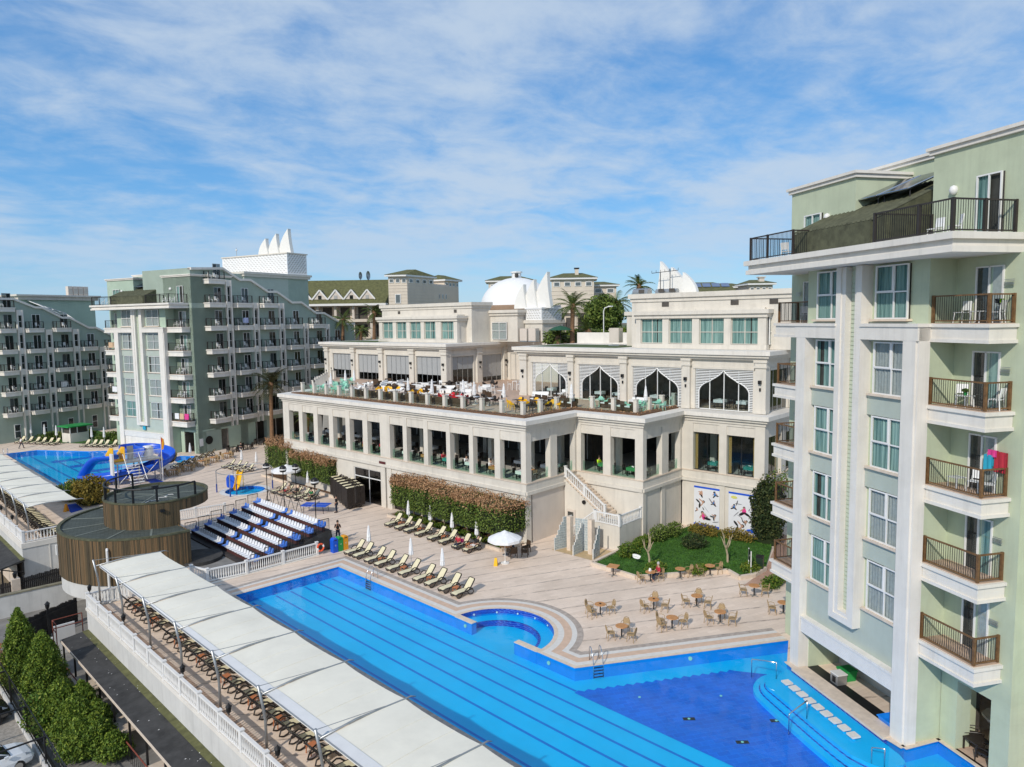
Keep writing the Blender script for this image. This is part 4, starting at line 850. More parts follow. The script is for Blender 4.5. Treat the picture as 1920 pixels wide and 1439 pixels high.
# lift tower with a white lattice crown and three sails
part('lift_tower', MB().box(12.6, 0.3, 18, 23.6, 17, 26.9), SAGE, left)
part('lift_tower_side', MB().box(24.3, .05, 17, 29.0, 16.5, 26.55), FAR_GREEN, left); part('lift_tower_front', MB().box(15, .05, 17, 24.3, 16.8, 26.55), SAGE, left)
m = MB(); m.box(14.8, -.25, 26.55, 29.3, 17.0, 26.95); m.box(14.6, -.45, 26.95, 29.5, 17.2, 27.3); part('tower_cornice', m, CREAM, left)
lat = part('lattice_box', MB().box(24.35, .1, 27.3, 28.9, 16.7, 30.85), LATT, left)
m = MB(); m.box(24.2, -.05, 30.85, 29.05, 16.85, 31.05); part('crown_coping', m, CREAM, left)
m = MB()
for r in range(10):
    for c in range(20):
        z = 27.55 + r * .34; y = .3 + c * .82 + (r % 2) * .4; d = .05
        if y + .5 < 16.6: m.add([(24.3, y, z), (24.3, y + .42, z + .12), (24.3, y + .42, z + .2), (24.3, y, z + .08), (24.36, y, z), (24.36, y + .42, z + .12)], [(0, 1, 2, 3), (0, 4, 5, 1)])
    for c in range(7):
        x = 24.5 + c * .62 + (r % 2) * .3; z = 27.55 + r * .34
        if x + .45 < 28.9: m.add([(x, .05, z), (x + .42, .05, z + .2), (x + .42, .05, z + .32), (x, .05, z + .12)], [(0, 1, 2, 3)])
part('lattice_slots', m, SOFFIT, lat, kind='stuff')
def sails(parent_loc, rz, specs, label, mm=CREAM, group='roof sails'):
    t = thing('roof_sails', label, 'sculpture', parent_loc, rz)
    for (x, h, w, th, xo, flip) in specs:
        L_ = []; R_ = []; n = 12
        for i in range(n + 1):
            f = i / n; tip = w * .80
            l = tip * (f ** 2.0) * 1.0; r = w + (tip - w) * (1 - (1 - f) ** 1.7)
            L_.append((l, h * f)); R_.append((r if i < n else l + .02, h * f))
        pts = L_ + R_[::-1]
        if flip: pts = [(w - a, b) for a, b in pts][::-1]
        vs = [(xo, x + a, b) for a, b in pts] + [(xo + th, x + a, b) for a, b in pts]; k = len(pts)
        fs = [tuple(range(k)), tuple(range(2 * k - 1, k - 1, -1))] + [(i, k + i, k + (i + 1) % k, (i + 1) % k) for i in range(k)]
        part('sail', MB().add(vs, fs), mm, t)
    return t
SAILW = mat('plain_white_sail', (.78, .765, .72), .6, .03)
sails(AL(24.6, .1, 31.05), ANG_L, [(4.9, 2.75, 2.4, .7, 0, True), (2.6, 3.45, 2.6, .7, .35, True), (0.0, 4.15, 2.9, .7, .7, True)], 'three white curved sails on the lattice crown of the far hotel', SAILW)
t = thing('antenna_mast', 'thin mast with a white ball on the lattice roof', 'antenna', AL(24.8, 13.3, 31.05)); part('mast', MB().bar((0, 0, 0), (0, 0, 1.6), .05, 5), GALV, t); part('ball', MB().lathe([(0, 1.0), (.2, 1.1), (.2, 1.25), (0, 1.35)], 8), FRAMEW, t)
def aircon(x0, y0_, n, z, label): pass
# farthest wing at the left edge
far = thing('hotel_building', 'farthest grey green hotel wing with stepped roof at the left picture edge', 'building', (LO.x, LO.y, 0), ANG_L)
wing(far, 34.0, [(-5.7, -3.05, 22, 6), (-1.5, 1.25, 18.6, 5), (2.85, 5.75, 18.6, 5), (7.35, 10.2, 15.2, 4), (11.7, 14.5, 15, 4)],
     [(-2.7, -1.7, 21.7), (1.65, 2.7, 18.4), (6.1, 7.2, 18.4), (10.7, 11.7, 15.1)],
     [(-14, 27), (-8.0, 25.2), (-6.5, 23.6), (-2.94, 23.6), (.25, 22.25), (1.4, 22.2), (4.55, 20.5), (5.8, 20.5), (9.0, 18.7), (10.3, 18.7), (13.8, 16.9), (20, 16.9)], FAR_GREEN, True, TAG2, 0.0, True, 0)
for i, x in enumerate((-4.2, .0, 4.4, 8.6)):
    f = MB(); f.box(x, 33.93, .6, x + .95, 34.0, 2.9); f = part('window', f, FRAMEW, far); part('pane', MB().box(x + .08, 33.91, .7, x + .87, 33.93, 1.7), GDARK, f); part('pane', MB().box(x + .08, 33.91, 1.8, x + .87, 33.93, 2.8), GDARK, f)
part('lift_tower', MB().box(1.0, 40, 15, 14, 50, 23.6), mat('light_sage_render', (0.40, 0.50, 0.40)), far); m = MB(); m.box(.6, 39.6, 23.6, 14.5, 50.4, 24.2); m.box(.2, 39.2, 24.2, 14.8, 50.8, 24.5); part('tower_cornice', m, CREAM, far)
sk = part('skylight', MB().add([(2.2, 34.9, 22.2), (8.4, 34.9, 19.2), (8.4, 39.8, 21.2), (2.2, 39.8, 23.4)], [(0, 1, 2, 3)]), GDARK, far)
part('skylight_under', MB().add([(2.2, 34.9, 22.15), (8.4, 34.9, 19.15), (8.4, 39.8, 21.1), (2.2, 39.8, 23.3)], [(0, 1, 2, 3)]), DARKIN, sk)
for i in range(6): f = i / 5; part('skylight_bar', MB().bar((2.2 + 6.2 * f, 34.9, 22.25 - 3 * f), (2.2 + 6.2 * f, 39.8, 23.45 - 2.2 * f), .07, 5), FRAMEW, sk)
for i in range(3): f = i / 2; part('skylight_bar', MB().bar((2.2, 34.9 + 4.9 * f, 22.25 + 1.2 * f), (8.4, 34.9 + 4.9 * f, 19.25 + 2 * f), .07, 5), FRAMEW, sk)
for i in range(4):
    t = thing('air_conditioner', 'cream rooftop air conditioner, %s of four behind the far front block' % nth(i), 'air conditioner', AL(10.6 + i * .95, 42, 24.5), ANG_L, 'air conditioners on the far roof')
    part('casing', MB().box(-.42, -.4, 0, .42, .4, 1.75), PALEC, t); part('fan_grille', MB().box(-.34, -.43, .3, .34, -.4, 1.3), SOFFIT, t)
# towels on far balconies
for (w_, u_, z_, mm, lab, wd) in ((.74, -1.0, FLOORS[0], WHITEC, 'white towel over the lowest right balcony of the far front block', .9), (.74, -1.9, FLOORS[0], TANC, 'tan towel over the lowest right balcony of the far front block', .9), (.74, -2.8, FLOORS[0], PINKC, 'magenta towel over the lowest right balcony of the far front block', .9)):
    towel(lab, mm, AL(w_, u_ * 1.21, z_ + 1.16), ANG_L, wd, .8)
towel('pale blue towel over a balcony rail in the second column of the grey green wing', mat('pale_blue_cloth', (.42, .46, .68)), AL(10.5, y0 - 1.12, SLABT[4] + 1.12), ANG_L + PI / 2, .95, .75)
towel('white towel over a balcony rail of the farthest left wing', WHITEC, AL(3.6, 33.0, SLABT[1] + 1.12), ANG_L + PI / 2, 1.0, 1.0)
towel('peach towel over the fourth left balcony of the far front block', TANC, AL(.74, 12.6, FLOORS[3] + 1.16), ANG_L, 1.1, .8); towel('peach towel beside another on the fourth left balcony of the far front block', TANC, AL(.74, 13.9, FLOORS[3] + 1.16), ANG_L, 1.1, .8)
towel('white sheet over the second left balcony of the far front block', WHITEC, AL(.74, 13.6, FLOORS[1] + 1.16), ANG_L, 1.2, .8)
for k in range(5):
    for q in (0, 1):
        o = part('balcony_chair', FCH, None, None, loc=AL(1.4, -1.0 - q * 1.2, FLOORS[k]), rz=ANG_L + 2.6 + q * .8); tag(o, 'white chair, %s on the %s right balcony of the far front block' % ('left' if q == 0 else 'right', FN[k]), 'chair', 'white chairs on the far front block')
for q in (0, 1, 2):
    o = part('balcony_chair', FCH, None, None, loc=AL(.3, -.3 - q * 1.0, 22.02), rz=ANG_L + 2.6); tag(o, 'white chair, %s on the right rooftop terrace of the far front block' % nth(q), 'chair', 'white chairs on the far front block')
for q in (0, 1):
    o = part('balcony_chair', FCH, None, None, loc=AL(.3, 13.2 + q * 1.4, 22.02), rz=ANG_L + 2.6); tag(o, 'white chair, %s on the left rooftop terrace of the far front block' % nth(q), 'chair', 'white chairs on the far front block')
# ============================================================ RESTAURANT BUILDING (terraced, cream)
rest = thing('restaurant_building', 'long cream terraced restaurant building with open dining gallery and rooftop terrace', 'building', (MO.x, MO.y, 0), MTH)
OUT = [(0, 38.3), (0, 0), (7, 0), (7, -7), (13.6, -7), (13.6, -14.7), (34, -14.7), (34, 58), (17.6, 58), (6, 40.5)]
def off_poly(P, d):                                   # outward offset of the outline (it runs anticlockwise seen from above)
    n = len(P); R_ = []
    for i in range(n):
        a, b, c = Vector(P[i - 1]), Vector(P[i]), Vector(P[(i + 1) % n])
        e1 = (b - a).normalized(); e2 = (c - b).normalized(); n1 = Vector((e1.y, -e1.x)); n2 = Vector((e2.y, -e2.x))
        k = d / max(0.3, 1 + n1.dot(n2)); R_.append(tuple(b + (n1 + n2) * k))
    return R_
def slab(name, d, z0, z1, mm, parent=rest): return part(name, MB().prism(off_poly(OUT, d), z0, z1), mm, parent)
slab('cornice', .10, 9.74, 10.02, CREAM); slab('cornice', .30, 10.02, 10.24, CREAM); slab('cornice', .48, 10.24, 10.60, WHITE)
slab('floor_slab', -.58, 4.75, 5.12, SOFFIT)
def strip_poly(d0, d1, idx, z0, z1):
    a, b = off_poly(OUT, d0), off_poly(OUT, d1); return MB().prism([a[i] for i in idx] + [b[i] for i in idx[::-1]], z0, z1)
part('planter_soil', strip_poly(-.85, -1.75, [0, 1, 2, 3, 4], 10.6, 10.72), SOIL, rest)
part('terrace_floor', MB().prism(off_poly(OUT, -1.75), 10.6, 10.64), PINKPAV, rest)
def face_tf(o, dv, inn): return lambda s, d, z: (o[0] + dv[0] * s + inn[0] * d, o[1] + dv[1] * s + inn[1] * d, z)
FACES = []
def lower_face(o, dv, inn, L, opens, ground, glazed=False, e0=.004, e1=.004, rail=True):
    tf = face_tf(o, dv, inn); mk = lambda: MB(tf)
    for a, b, mm in ground: part('base_wall', mk().box(a, .06, 0, b, .5, 4.25), mm, rest)
    part('ledge', mk().box(e0, -.13, 4.22, L - e1, .5, 4.50), CREAM, rest)
    part('parapet_wall', mk().box(e0, 0, 4.50, L - e1, .5, 5.16), CREAM, rest)
    part('sill', mk().box(e0, -.06, 5.16, L - e1, .55, 5.25), BEIGE, rest)
    ed = [0] + [v for ab in opens for v in ab] + [L]
    for i in range(0, len(ed), 2):
        a, b = ed[i] + (e0 if i == 0 else 0), ed[i + 1] - (e1 if i == len(ed) - 2 else 0)
        if b - a > .02: part('column', mk().box(a, 0, 5.25, b, .56, 9.74), CREAM, rest)
    for a, b in opens:
        m = mk(); m.box(a, .07, 8.70, b, .5, 9.5); part('lintel_panel', m, CREAM, rest)
        part('lintel_band', mk().box(a, 0, 9.5, b, .5, 9.74), CREAM, rest)
        if rail: part('glass_screen', mk().box(a + .02, .30, 5.25, b - .02, .32, 6.15), GGREEN, rest)
        if glazed:
            f = mk(); f.box(a, .28, 5.25, b, .34, 5.31); f.box(a, .28, 8.64, b, .34, 8.70); f.box((a + b) / 2 - .03, .28, 5.31, (a + b) / 2 + .03, .34, 8.64)
            w = part('window', f, DKMETAL, rest); part('pane', mk().box(a, .30, 5.31, b, .31, 8.64), GLASS, w)
            for s0, s1 in ((a + .02, a + .28), (b - .28, b - .02)): 
                c = mk()
                for k in range(4): c.box(s0 + .065 * k, .42 + .03 * (k % 2), 5.3, s0 + .065 * k + .06, .46 + .03 * (k % 2), 8.66)
                part('gold_curtain', c, mat('gold_curtain', (.45, .27, .09), .8, .2, 8), w)
A1 = [(.48, 2.95), (3.62, 6.25), (6.77, 9.25), (9.77, 12.35), (12.95, 15.45), (16.05, 18.1), (19.69, 21.8), (22.6, 24.9), (25.65, 28.0), (28.78, 31.0), (31.81, 34.1), (34.86, 37.0)]
lower_face((0, 0), (0, 1), (1, 0), 38.3, A1, [(.62, 16.3, CREAM), (24.5, 38.2, CREAM)])
lower_face((0, 0), (1, 0), (0, 1), 7.0, [(.7, 3.25), (4.2, 6.75)], [(.85, 6.99, PALEC)])
lower_face((7, -7), (0, 1), (1, 0), 7.0, [(.8, 3.3), (4.1, 6.5)], [(.3, 6.99, CREAM)])
lower_face((7, -7), (1, 0), (0, 1), 6.6, [(.5, 3.1), (4.2, 6.3)], [(.5, 2.9, CREAM), (3.5, 6.59, CREAM)])
lower_face((13.6, -14.7), (0, 1), (1, 0), 7.7, [(.9, 3.4), (4.1, 6.6)], [(.3, 7.69, CREAM)], glazed=True, rail=False)
lower_face((13.6, -14.7), (1, 0), (0, 1), 16.0, [(.8, 3.6), (4.6, 7.4), (8.4, 11.2)], [(.3, 16, CREAM)], glazed=True, rail=False)
# ground floor piers and openings
for x0, y0, x1, y1, h in ((-.03, .0, .62, .62, 4.22), (-.03, 18.0, .5, 18.75, 4.22), (-.03, 19.0, .5, 19.75, 4.22), (.0, 8.9, .06, 9.5, 4.2), (.0, 4.4, .06, 5.0, 4.2), (.0, 12.8, .06, 13.4, 4.2), (6.97, -7.03, 7.45, -6.5, 4.22), (10.0, -7.03, 10.6, -6.4, 4.22), (13.57, -11.2, 13.7, -10.6, 4.22), (13.57, -14.73, 14.2, -14.3, 4.22)):
    part('pier', MB().box(x0, y0, 0, x1, y1, h), CREAM, rest)
f = MB()
for y in (19.75, 21.9, 24.42): f.box(.15, y, 0, .25, y + .08, 3.6)
f.box(.15, 19.83, 2.6, .25, 24.42, 2.7); f.box(.15, 19.83, 3.52, .25, 24.42, 3.6); f = part('glass_door', f, FRAMEW, rest)
part('pane', MB().box(.19, 19.83, 0.02, .2, 24.42, 3.52), GDARK, f); part('door_head', MB().box(.06, 19.75, 3.6, .5, 24.5, 4.22), CREAM, rest)
part('lobby_wall', MB().box(5, 16, 0, 5.2, 25, 4.2), MIDIN, rest); part('lobby_floor', MB().box(.3, 16.3, .006, 5, 24.5, .02), mat('wood_floor', (.28, .16, .06), .4), rest)
part('side_pane', MB().box(.3, 16.3, .0, .31, 18.0, 4.2), GDARK, rest); part('door_head', MB().box(.06, 16.3, 3.7, .5, 18.0, 4.22), CREAM, rest)
part('red_sign', MB().box(-.08, 18.9, 4.3, -.03, 19.9, 4.75), mat('dark_red_panel', (.10, .02, .02)), rest)
# gallery interior
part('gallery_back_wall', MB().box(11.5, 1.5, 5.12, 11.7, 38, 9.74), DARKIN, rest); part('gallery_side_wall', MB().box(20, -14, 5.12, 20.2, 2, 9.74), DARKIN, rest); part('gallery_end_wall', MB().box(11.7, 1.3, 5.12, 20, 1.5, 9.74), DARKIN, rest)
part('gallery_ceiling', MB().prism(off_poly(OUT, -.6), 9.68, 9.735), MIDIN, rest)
for y in range(3, 38, 5):
    for x in (4.2, 8.6): part('inner_column', MB().box(x, y, 5.12, x + .45, y + .45, 9.68), CREAM, rest)
for y in range(2, 37, 3):
    f = MB(); f.box(11.42, y, 5.3, 11.48, y + .08, 9.3); f.box(11.42, y + 1.4, 5.3, 11.48, y + 1.48, 9.3); f.box(11.42, y + .08, 9.2, 11.48, y + 1.4, 9.3); part('inner_window_frame', f, FRAMEW, rest)
for x, y in ((9.5, -3), (11.5, -1), (16, -5), (16, -10), (18, -8)): part('inner_column', MB().box(x, y, 5.12, x + .45, y + .45, 9.68), CREAM, rest)
# ---- rooftop terrace railing: white posts with lamps and glass between
railt = rest
R0 = off_poly(OUT, -1.95)
RL = [R0[0], R0[1], R0[2], R0[3], R0[4]]
pm = MB(); pm.box(-.17, -.17, 10.6, .17, .17, 11.78); pm.box(-.21, -.21, 11.78, .21, .21, 11.86); PM = pm.mesh('terrace_post', CREAM)
LM = MB().lathe([(.05, 0), (.03, .06), (.03, .14), (.09, .18), (.07, .36), (.02, .42), (0, .46)], 8).mesh('post_lamp', DKMETAL)
LT = Proto(None) if False else None
li = 0
for k in range(len(RL) - 1):
    a, b = Vector(RL[k]), Vector(RL[k + 1]); L = (b - a).length; d = (b - a) / L; n = max(2, round(L / 2.45))
    for i in range(n + (1 if k == len(RL) - 2 else 0)):
        p = a + d * (L * i / n); o = part('terrace_post', PM, None, rest, loc=(p.x, p.y, 0))
        l = part('post_lamp', LM, None, o, loc=(0, 0, 11.86))
    for i in range(n):
        p = a + d * (L * i / n + .2); q = a + d * (L * (i + 1) / n - .2); m = MB(); m.add([(p.x, p.y, 10.68), (q.x, q.y, 10.68), (q.x, q.y, 11.62), (p.x, p.y, 11.62)], [(0, 1, 2, 3)]); part('terrace_glass', m, GGREEN, rest)
A_ = [R0[0], (4.5, 38.6), (13.2, 49.0), (15.6, 50.6), (17.2, 54.5)]
for k in range(len(A_) - 1):
    a, b = Vector(A_[k]), Vector(A_[k + 1]); L = (b - a).length; d = (b - a) / L; n = max(1, round(L / 2.45))
    for i in range(n):
        if k == 0 and i == 0: continue
        p = a + d * (L * i / n); o = part('terrace_post', PM, None, rest, loc=(p.x, p.y, 0)); part('post_lamp', LM, None, o, loc=(0, 0, 11.86))
# small shrubs in the planter are built with the plants
# ---- second storey
ZF = 10.64
def upper_wall(tf, L, wins, z_top=15.2, pil=(), name='A'):
    mk = lambda: MB(tf)
    ed = [0] + [v for ab in wins for v in ab] + [L]
    for i in range(0, len(ed), 2):
        if ed[i + 1] - ed[i] > .02: part('wall', mk().box(ed[i], .25, ZF, ed[i + 1], .8, z_top), CREAM, rest)
    for a, b in wins: part('lintel_wall', mk().box(a, .25, 14.3, b, .8, z_top), CREAM, rest); part('lintel_mould', mk().box(a - .15, .17, 14.3, b + .15, .25, 14.5), CREAM, rest)
    for a, b in pil:
        m = mk(); m.box(a, -.05, ZF, b, .25, 14.55); m.box(a - .10, -.15, 14.55, b + .10, .25, 14.72); m.box(a - .04, -.09, 14.72, b + .04, .25, 15.0); m.box(a - .12, -.17, 15.0, b + .12, .25, z_top); m.box(a - .06, -.11, ZF, b + .06, -.05, ZF + .3); part('pilaster', m, CREAM, rest)
        m = mk(); m.box((a + b) / 2 - .12, -.3, 13.2, (a + b) / 2 + .12, -.05, 13.5); part('wall_light', m, DKMETAL, rest); part('wall_light', mk().bar(((a + b) / 2, -.12, 12.6), ((a + b) / 2, -.12, 12.85), .08, 8), DKMETAL, rest)
def glazing(tf, a, b, nm, blinds=None, curtain=False, z0=ZF, z1=14.3):
    mk = lambda: MB(tf); f = mk(); f.box(a, .42, z0, b, .5, z0 + .07); f.box(a, .42, z1 - .07, b, .5, z1)
    for i in range(nm + 1): s = a + (b - a) * i / nm; f.box(max(a, s - .035), .42, z0 + .07, min(b, s + .035), .5, z1 - .07)
    f = part('window', f, FRAMEW if curtain else GALV, rest)
    part('pane', mk().box(a, .455, z0 + .07, b, .465, z1 - .07), GLASS if curtain else GDARK, f)
    if blinds is not None:
        for i in range(nm):
            s0 = a + (b - a) * i / nm + .05; s1 = a + (b - a) * (i + 1) / nm - .05; part('roller_blind', mk().box(s0, .405, blinds + RN.uniform(-.02, .02), s1, .418, z1 - .07), mat('grey_blind', (.36, .37, .37), .8, .04), f)
    return f
tA = face_tf((17.4, 28.4), (0, 1), (1, 0))
upper_wall(tA, 27.6, [(1.2, 6.2), (7.6, 12.6), (14.2, 19.1), (20.6, 25.5)], pil=[(-.02, 1.02), (6.4, 7.35), (13.1, 14.0), (19.7, 20.5), (26.4, 27.3)])
for i, (a, b, bl) in enumerate(((1.2, 6.2, 11.9), (7.6, 12.6, 11.75), (14.2, 19.1, 11.7), (20.6, 25.5, 11.9))): glazing(tA, a, b, 5, bl)
tB = face_tf((17.42, 28.4), (1, 0), (0, 1))
upper_wall(tB, 11.4, [(1.3, 5.1), (6.8, 10.6)], pil=[(5.5, 6.4), (10.75, 11.35)])
glazing(tB, 1.3, 5.1, 4, 12.6); glazing(tB, 6.8, 10.6, 4, 11.3)
part('recess_wall', MB().box(28.8, 13, ZF, 29.2, 28.3, 15.2), CREAM, rest)
tR = face_tf((28.35, 14), (0, 1), (1, 0)); glazing(tR, 11.8, 13.7, 2)
tC = face_tf((14.6, -14.3), (0, 1), (1, 0))
CW = [(1.26, 6.71), (8.09, 13.34), (14.75, 19.85), (21.26, 26.18)]
upper_wall(tC, 28.0, CW, pil=[(.0, .95), (7.1, 7.85), (13.9, 14.65), (20.4, 21.1), (26.8, 27.75)])
def ogee(h):                                          # half opening width (fraction) at height fraction h
    if h < .42: return .87
    if h < .69: return .87 * math.sqrt(max(0, 1 - ((h - .42) / .27 * .80) ** 2))
    if h < .72: return .47
    return .46 * max(0.0, 1 - (h - .72) / .28) ** 1.6
for i, (a, b) in enumerate(CW):
    glazing(tC, a, b, 4, None, True); c = (a + b) / 2; W2 = (b - a) / 2; m = MB(tC); z0, z1 = ZF + .08, 14.28; n = 24
    for k in range(n):
        z = z0 + (z1 - z0) * (k + .2) / n; h = (z - z0) / (z1 - z0); hw = ogee(h) * W2
        m.box(a + .03, .30, z, c - hw, .36, z + .075); m.box(c + hw, .30, z, b - .03, .36, z + .075)
    s = part('lattice_screen', m, LATT, rest, kind='stuff')
    P_ = []
    for k in range(31): h = k / 30; P_.append((c - ogee(h) * W2, .32, z0 + (z1 - z0) * h))
    Q_ = [(2 * c - x, d, z) for x, d, z in P_]
    part('ogee_trim', MB(tC).tube(P_ + Q_[::-1][1:], .055, 5), LATT, s)
tD = face_tf((14.62, -14.3), (1, 0), (0, 1)); upper_wall(tD, 16, [(1.5, 5.5), (7, 11)], pil=[(5.8, 6.6)]); glazing(tD, 1.5, 5.5, 4); glazing(tD, 7, 11, 4)
part('inner_wall', MB().box(22.0, -14, ZF, 22.2, 14, 15.2), mat('warm_interior_wall', (.26, .22, .185), .8, .3, 1.2), rest); part('inner_wall', MB().box(23.6, 28.4, ZF, 23.8, 56, 15.2), DARKIN, rest)
for i in range(9): part('wall_medallion', MB().bar((21.95, -12.6 + i * 3.0, 13.0 + .5 * (i % 2)), (21.99, -12.6 + i * 3.0, 13.0 + .5 * (i % 2)), .45, 14), MIDIN, rest)
OUT2 = [(17.4, 56), (17.4, 28.4), (28.8, 28.4), (28.8, 13.7), (14.6, 13.7), (14.6, -14.3), (38, -14.3), (38, 56)]
def slab2(d, z0, z1, mm): return part('upper_cornice', MB().prism(off_poly(OUT2, d), z0, z1), mm, rest)
slab2(.10, 15.2, 15.4, CREAM); slab2(.34, 15.4, 15.62, CREAM); slab2(.50, 15.62, 15.98, WHITE)
part('turf_roof', MB().box(18.6, 14.6, 15.985, 28.4, 27.2, 16.0) if False else MB().box(18.5, 44.5, 15.985, 24, 55, 16.0), FAKEG, rest)
part('turf_roof', MB().box(15.6, 1.5, 15.985, 22, 13.0, 16.0), FAKEG, rest)
# ---- third storey pavilions
def pavilion(x, y0, y1, wins, x_up, yu0, yu1, top, side_d):
    m = MB(); m.box(x + .3, y0 + .1, 16.0, x + 12, y1 - .1, 18.86); part('pavilion_wall', m, CREAM, rest)
    for a, b in zip([y0] + [w[1] for w in wins], [w[0] for w in wins] + [y1]): part('pier', MB().box(x, a, 16.0, x + .45, b, 18.86), CREAM, rest)
    part('sill_band', MB().box(x - .12, y0 - .1, 15.99, x + .5, y1 + .1, 16.42), CREAM, rest)
    for a, b in wins: window(rest, x + .2, a, b, 16.45, 18.84, 'y', mull=(.5,), trans=(.46,), cur_gap=None if RN.random() < .5 else (.25, .3), frame=CREAM, depth=.07, back=.065, dk=.03)
    m = MB(); m.box(x - .16, y0 - .16, 18.86, x + 4, y1 + .16, 19.2); m.box(x - .36, y0 - .36, 19.2, x + 4, y1 + .36, 19.55); m.box(x + .4, y0 + .3, 19.55, x + 4, y1 - .3, 19.72); part('pavilion_cornice', m, CREAM, rest)
    m = MB(); m.box(x_up, yu0, 16.0, x_up + side_d, yu1, top - .8); part('upper_block', m, CREAM, rest)
    m = MB(); m.box(x_up - .12, yu0 - .12, top - .8, x_up + side_d + .1, yu1 + .12, top - .45); m.box(x_up - .3, yu0 - .3, top - .45, x_up + side_d + .2, yu1 + .3, top); part('upper_cornice', m, CREAM, rest)
pavilion(21.2, 30.3, 47.0, [(31.0, 33.5), (34.6, 36.95), (37.65, 40.0), (40.75, 43.05), (43.8, 46.2)], 23.0, 29.35, 48.5, 21.35, 3.6)
for y in (44.2, 32.2): part('vent', MB().box(22.94, y, 20.0, 23.02, y + .5, 20.4), DARKIN, rest)
f = MB(); f.box(22.9, 30.9, 18.2, 23.02, 31.7, 19.0); part('small_window_frame', f, FRAMEW, rest); part('small_window', MB().box(22.88, 31.1, 18.35, 22.9, 31.5, 18.85), DARKIN, rest)
m = MB(); m.box(26.6, 24.4, 16, 33, 29.9, 19.5); part('stair_block', m, CREAM, rest); m = MB(); m.box(26.4, 24.2, 19.5, 33, 30.0, 19.85); m.box(26.2, 24.0, 19.85, 33, 30.1, 20.25); part('stair_block_cornice', m, CREAM, rest)
window(rest, 26.40, 26.2, 28.9, 16.3, 18.6, 'y', mull=(.5,), trans=(.5,), cur_gap=None, curtain=CURTL)
m = MB(); m.box(28.0, 21.3, 16, 32.4, 24.3, 18.4); part('plant_block', m, CREAM, rest); m = MB(); m.box(27.8, 21.1, 18.4, 32.6, 24.5, 18.85); part('plant_block_cornice', m, CREAM, rest)
lb_ = part('lattice_box', MB().box(28.0, 21.4, 18.85, 32.2, 24.15, 20.3), LATT, rest); part('lattice_coping', MB().box(27.9, 21.3, 20.3, 32.3, 24.25, 20.5), LATT, rest)
m = MB()
for r in range(4):
    for c in range(6):
        x = 28.2 + c * .66 + (r % 2) * .3; z = 19.0 + r * .33; m.add([(x, 21.36, z), (x + .42, 21.36, z + .16), (x + .42, 21.36, z + .26), (x, 21.36, z + .1)], [(0, 1, 2, 3)])
        y = 21.6 + c * .42 + (r % 2) * .2
        m.add([(27.96, y, z), (27.96, y + .28, z + .1), (27.96, y + .28, z + .19), (27.96, y, z + .09)], [(0, 1, 2, 3)])
part('lattice_slots', m, SOFFIT, lb_, kind='stuff')
pavilion(16.8, -13.3, -.1, [(-12.55, -10.04), (-9.37, -6.92), (-6.2, -3.74), (-3.05, -.61)], 17.6, -16, .9, 21.3, 9)
window(rest, -13.45, 17.2, 18.6, 16.45, 18.84, 'x', mull=(.5,), trans=(.46,), curtain=CURTL)
for y in (-3.3, -10.4, -14.0): part('vent', MB().box(17.55, y, 20.0, 17.62, y + .75, 20.42), DARKIN, rest)
part('side_block', MB().box(20.5, .9, 16, 27, 3.4, 19.2), CREAM, rest); part('side_block_cornice', MB().box(20.3, .9, 19.2, 27, 3.6, 19.6), CREAM, rest); part('side_window', MB().box(20.46, 1.5, 16.3, 20.5, 2.2, 18.6), GDARK, rest)
part('roof_wall', MB().box(24.5, 3.6, 16, 24.8, 13, 17.3), WHITE, rest); part('roof_hedge_edge', MB().box(27.0, 3.6, 16, 27.6, 18.4, 16.9), FAKEG, rest)
def mloc(x, y, z): p = MP(x, y); return (p[0], p[1], z)
for x, y, lb_t in ((27.2, 23.6, 'left of two'), (27.2, 22.1, 'right of two')):
    t = thing('air_conditioner', 'cream air conditioner on the restaurant roof, %s below the lattice box' % lb_t, 'air conditioner', mloc(x, y, 16.0), MTH, 'air conditioners on the restaurant roof')
    part('casing', MB().box(-.4, -.6, .15, .4, .6, 1.75), PALEC, t); part('grille', MB().box(-.3, -.62, .3, .3, -.6, 1.5), SOFFIT, t); part('stand', MB().box(-.45, -.65, 0, .45, .65, .15), GALV, t)
t = thing('air_conditioner', 'cream air conditioner on the restaurant roof beside the right pavilion', 'air conditioner', mloc(19.8, 4.3, 16.0), MTH, 'air conditioners on the restaurant roof')
part('casing', MB().box(-.4, -.6, .35, .4, .6, 1.9), PALEC, t); part('grille', MB().box(-.3, -.62, .5, .3, -.6, 1.6), SOFFIT, t); part('stand', MB().box(-.45, -.65, 0, .45, .65, .12), GALV, t)
sails(mloc(28.1, 20.5, 20.4), MTH, [(3.7, 3.2, 2.1, .6, .0, True), (2.1, 3.8, 2.3, .6, .35, True), (0.0, 4.7, 2.9, .6, .7, True)], 'three white curved sails on the small lattice box of the restaurant roof', SAILW)
sails(mloc(20.4, -4.75, 21.2), MTH, [(0.0, 2.2, 1.9, .5, 0, False), (1.16, 2.8, 2.3, .5, .3, False), (2.6, 3.5, 2.3, .5, .6, False)], 'three white curved sails behind the aerial mast on the right pavilion roof', SAILW)
t = thing('roof_aerial', 'black aerial rack with two masts on the right pavilion roof', 'aerial', mloc(19.9, -1.5, 21.2), MTH)
part('mast', MB().bar((0, .5, 0), (0, .5, 2.3), .04, 5), DKMETAL, t); part('mast', MB().bar((0, -.6, 0), (0, -.6, 2.6), .04, 5), DKMETAL, t); part('crossbar', MB().bar((0, 1.5, 2.25), (0, -1.5, 2.4), .03, 5), DKMETAL, t)
m = MB()
for i in range(7): y = 1.5 - i * .5; m.bar((0, y, 2.25 + i * .025), (0, y, 2.5 + i * .025), .02, 4)
part('antenna_pins', m, DKMETAL, t, kind='stuff')
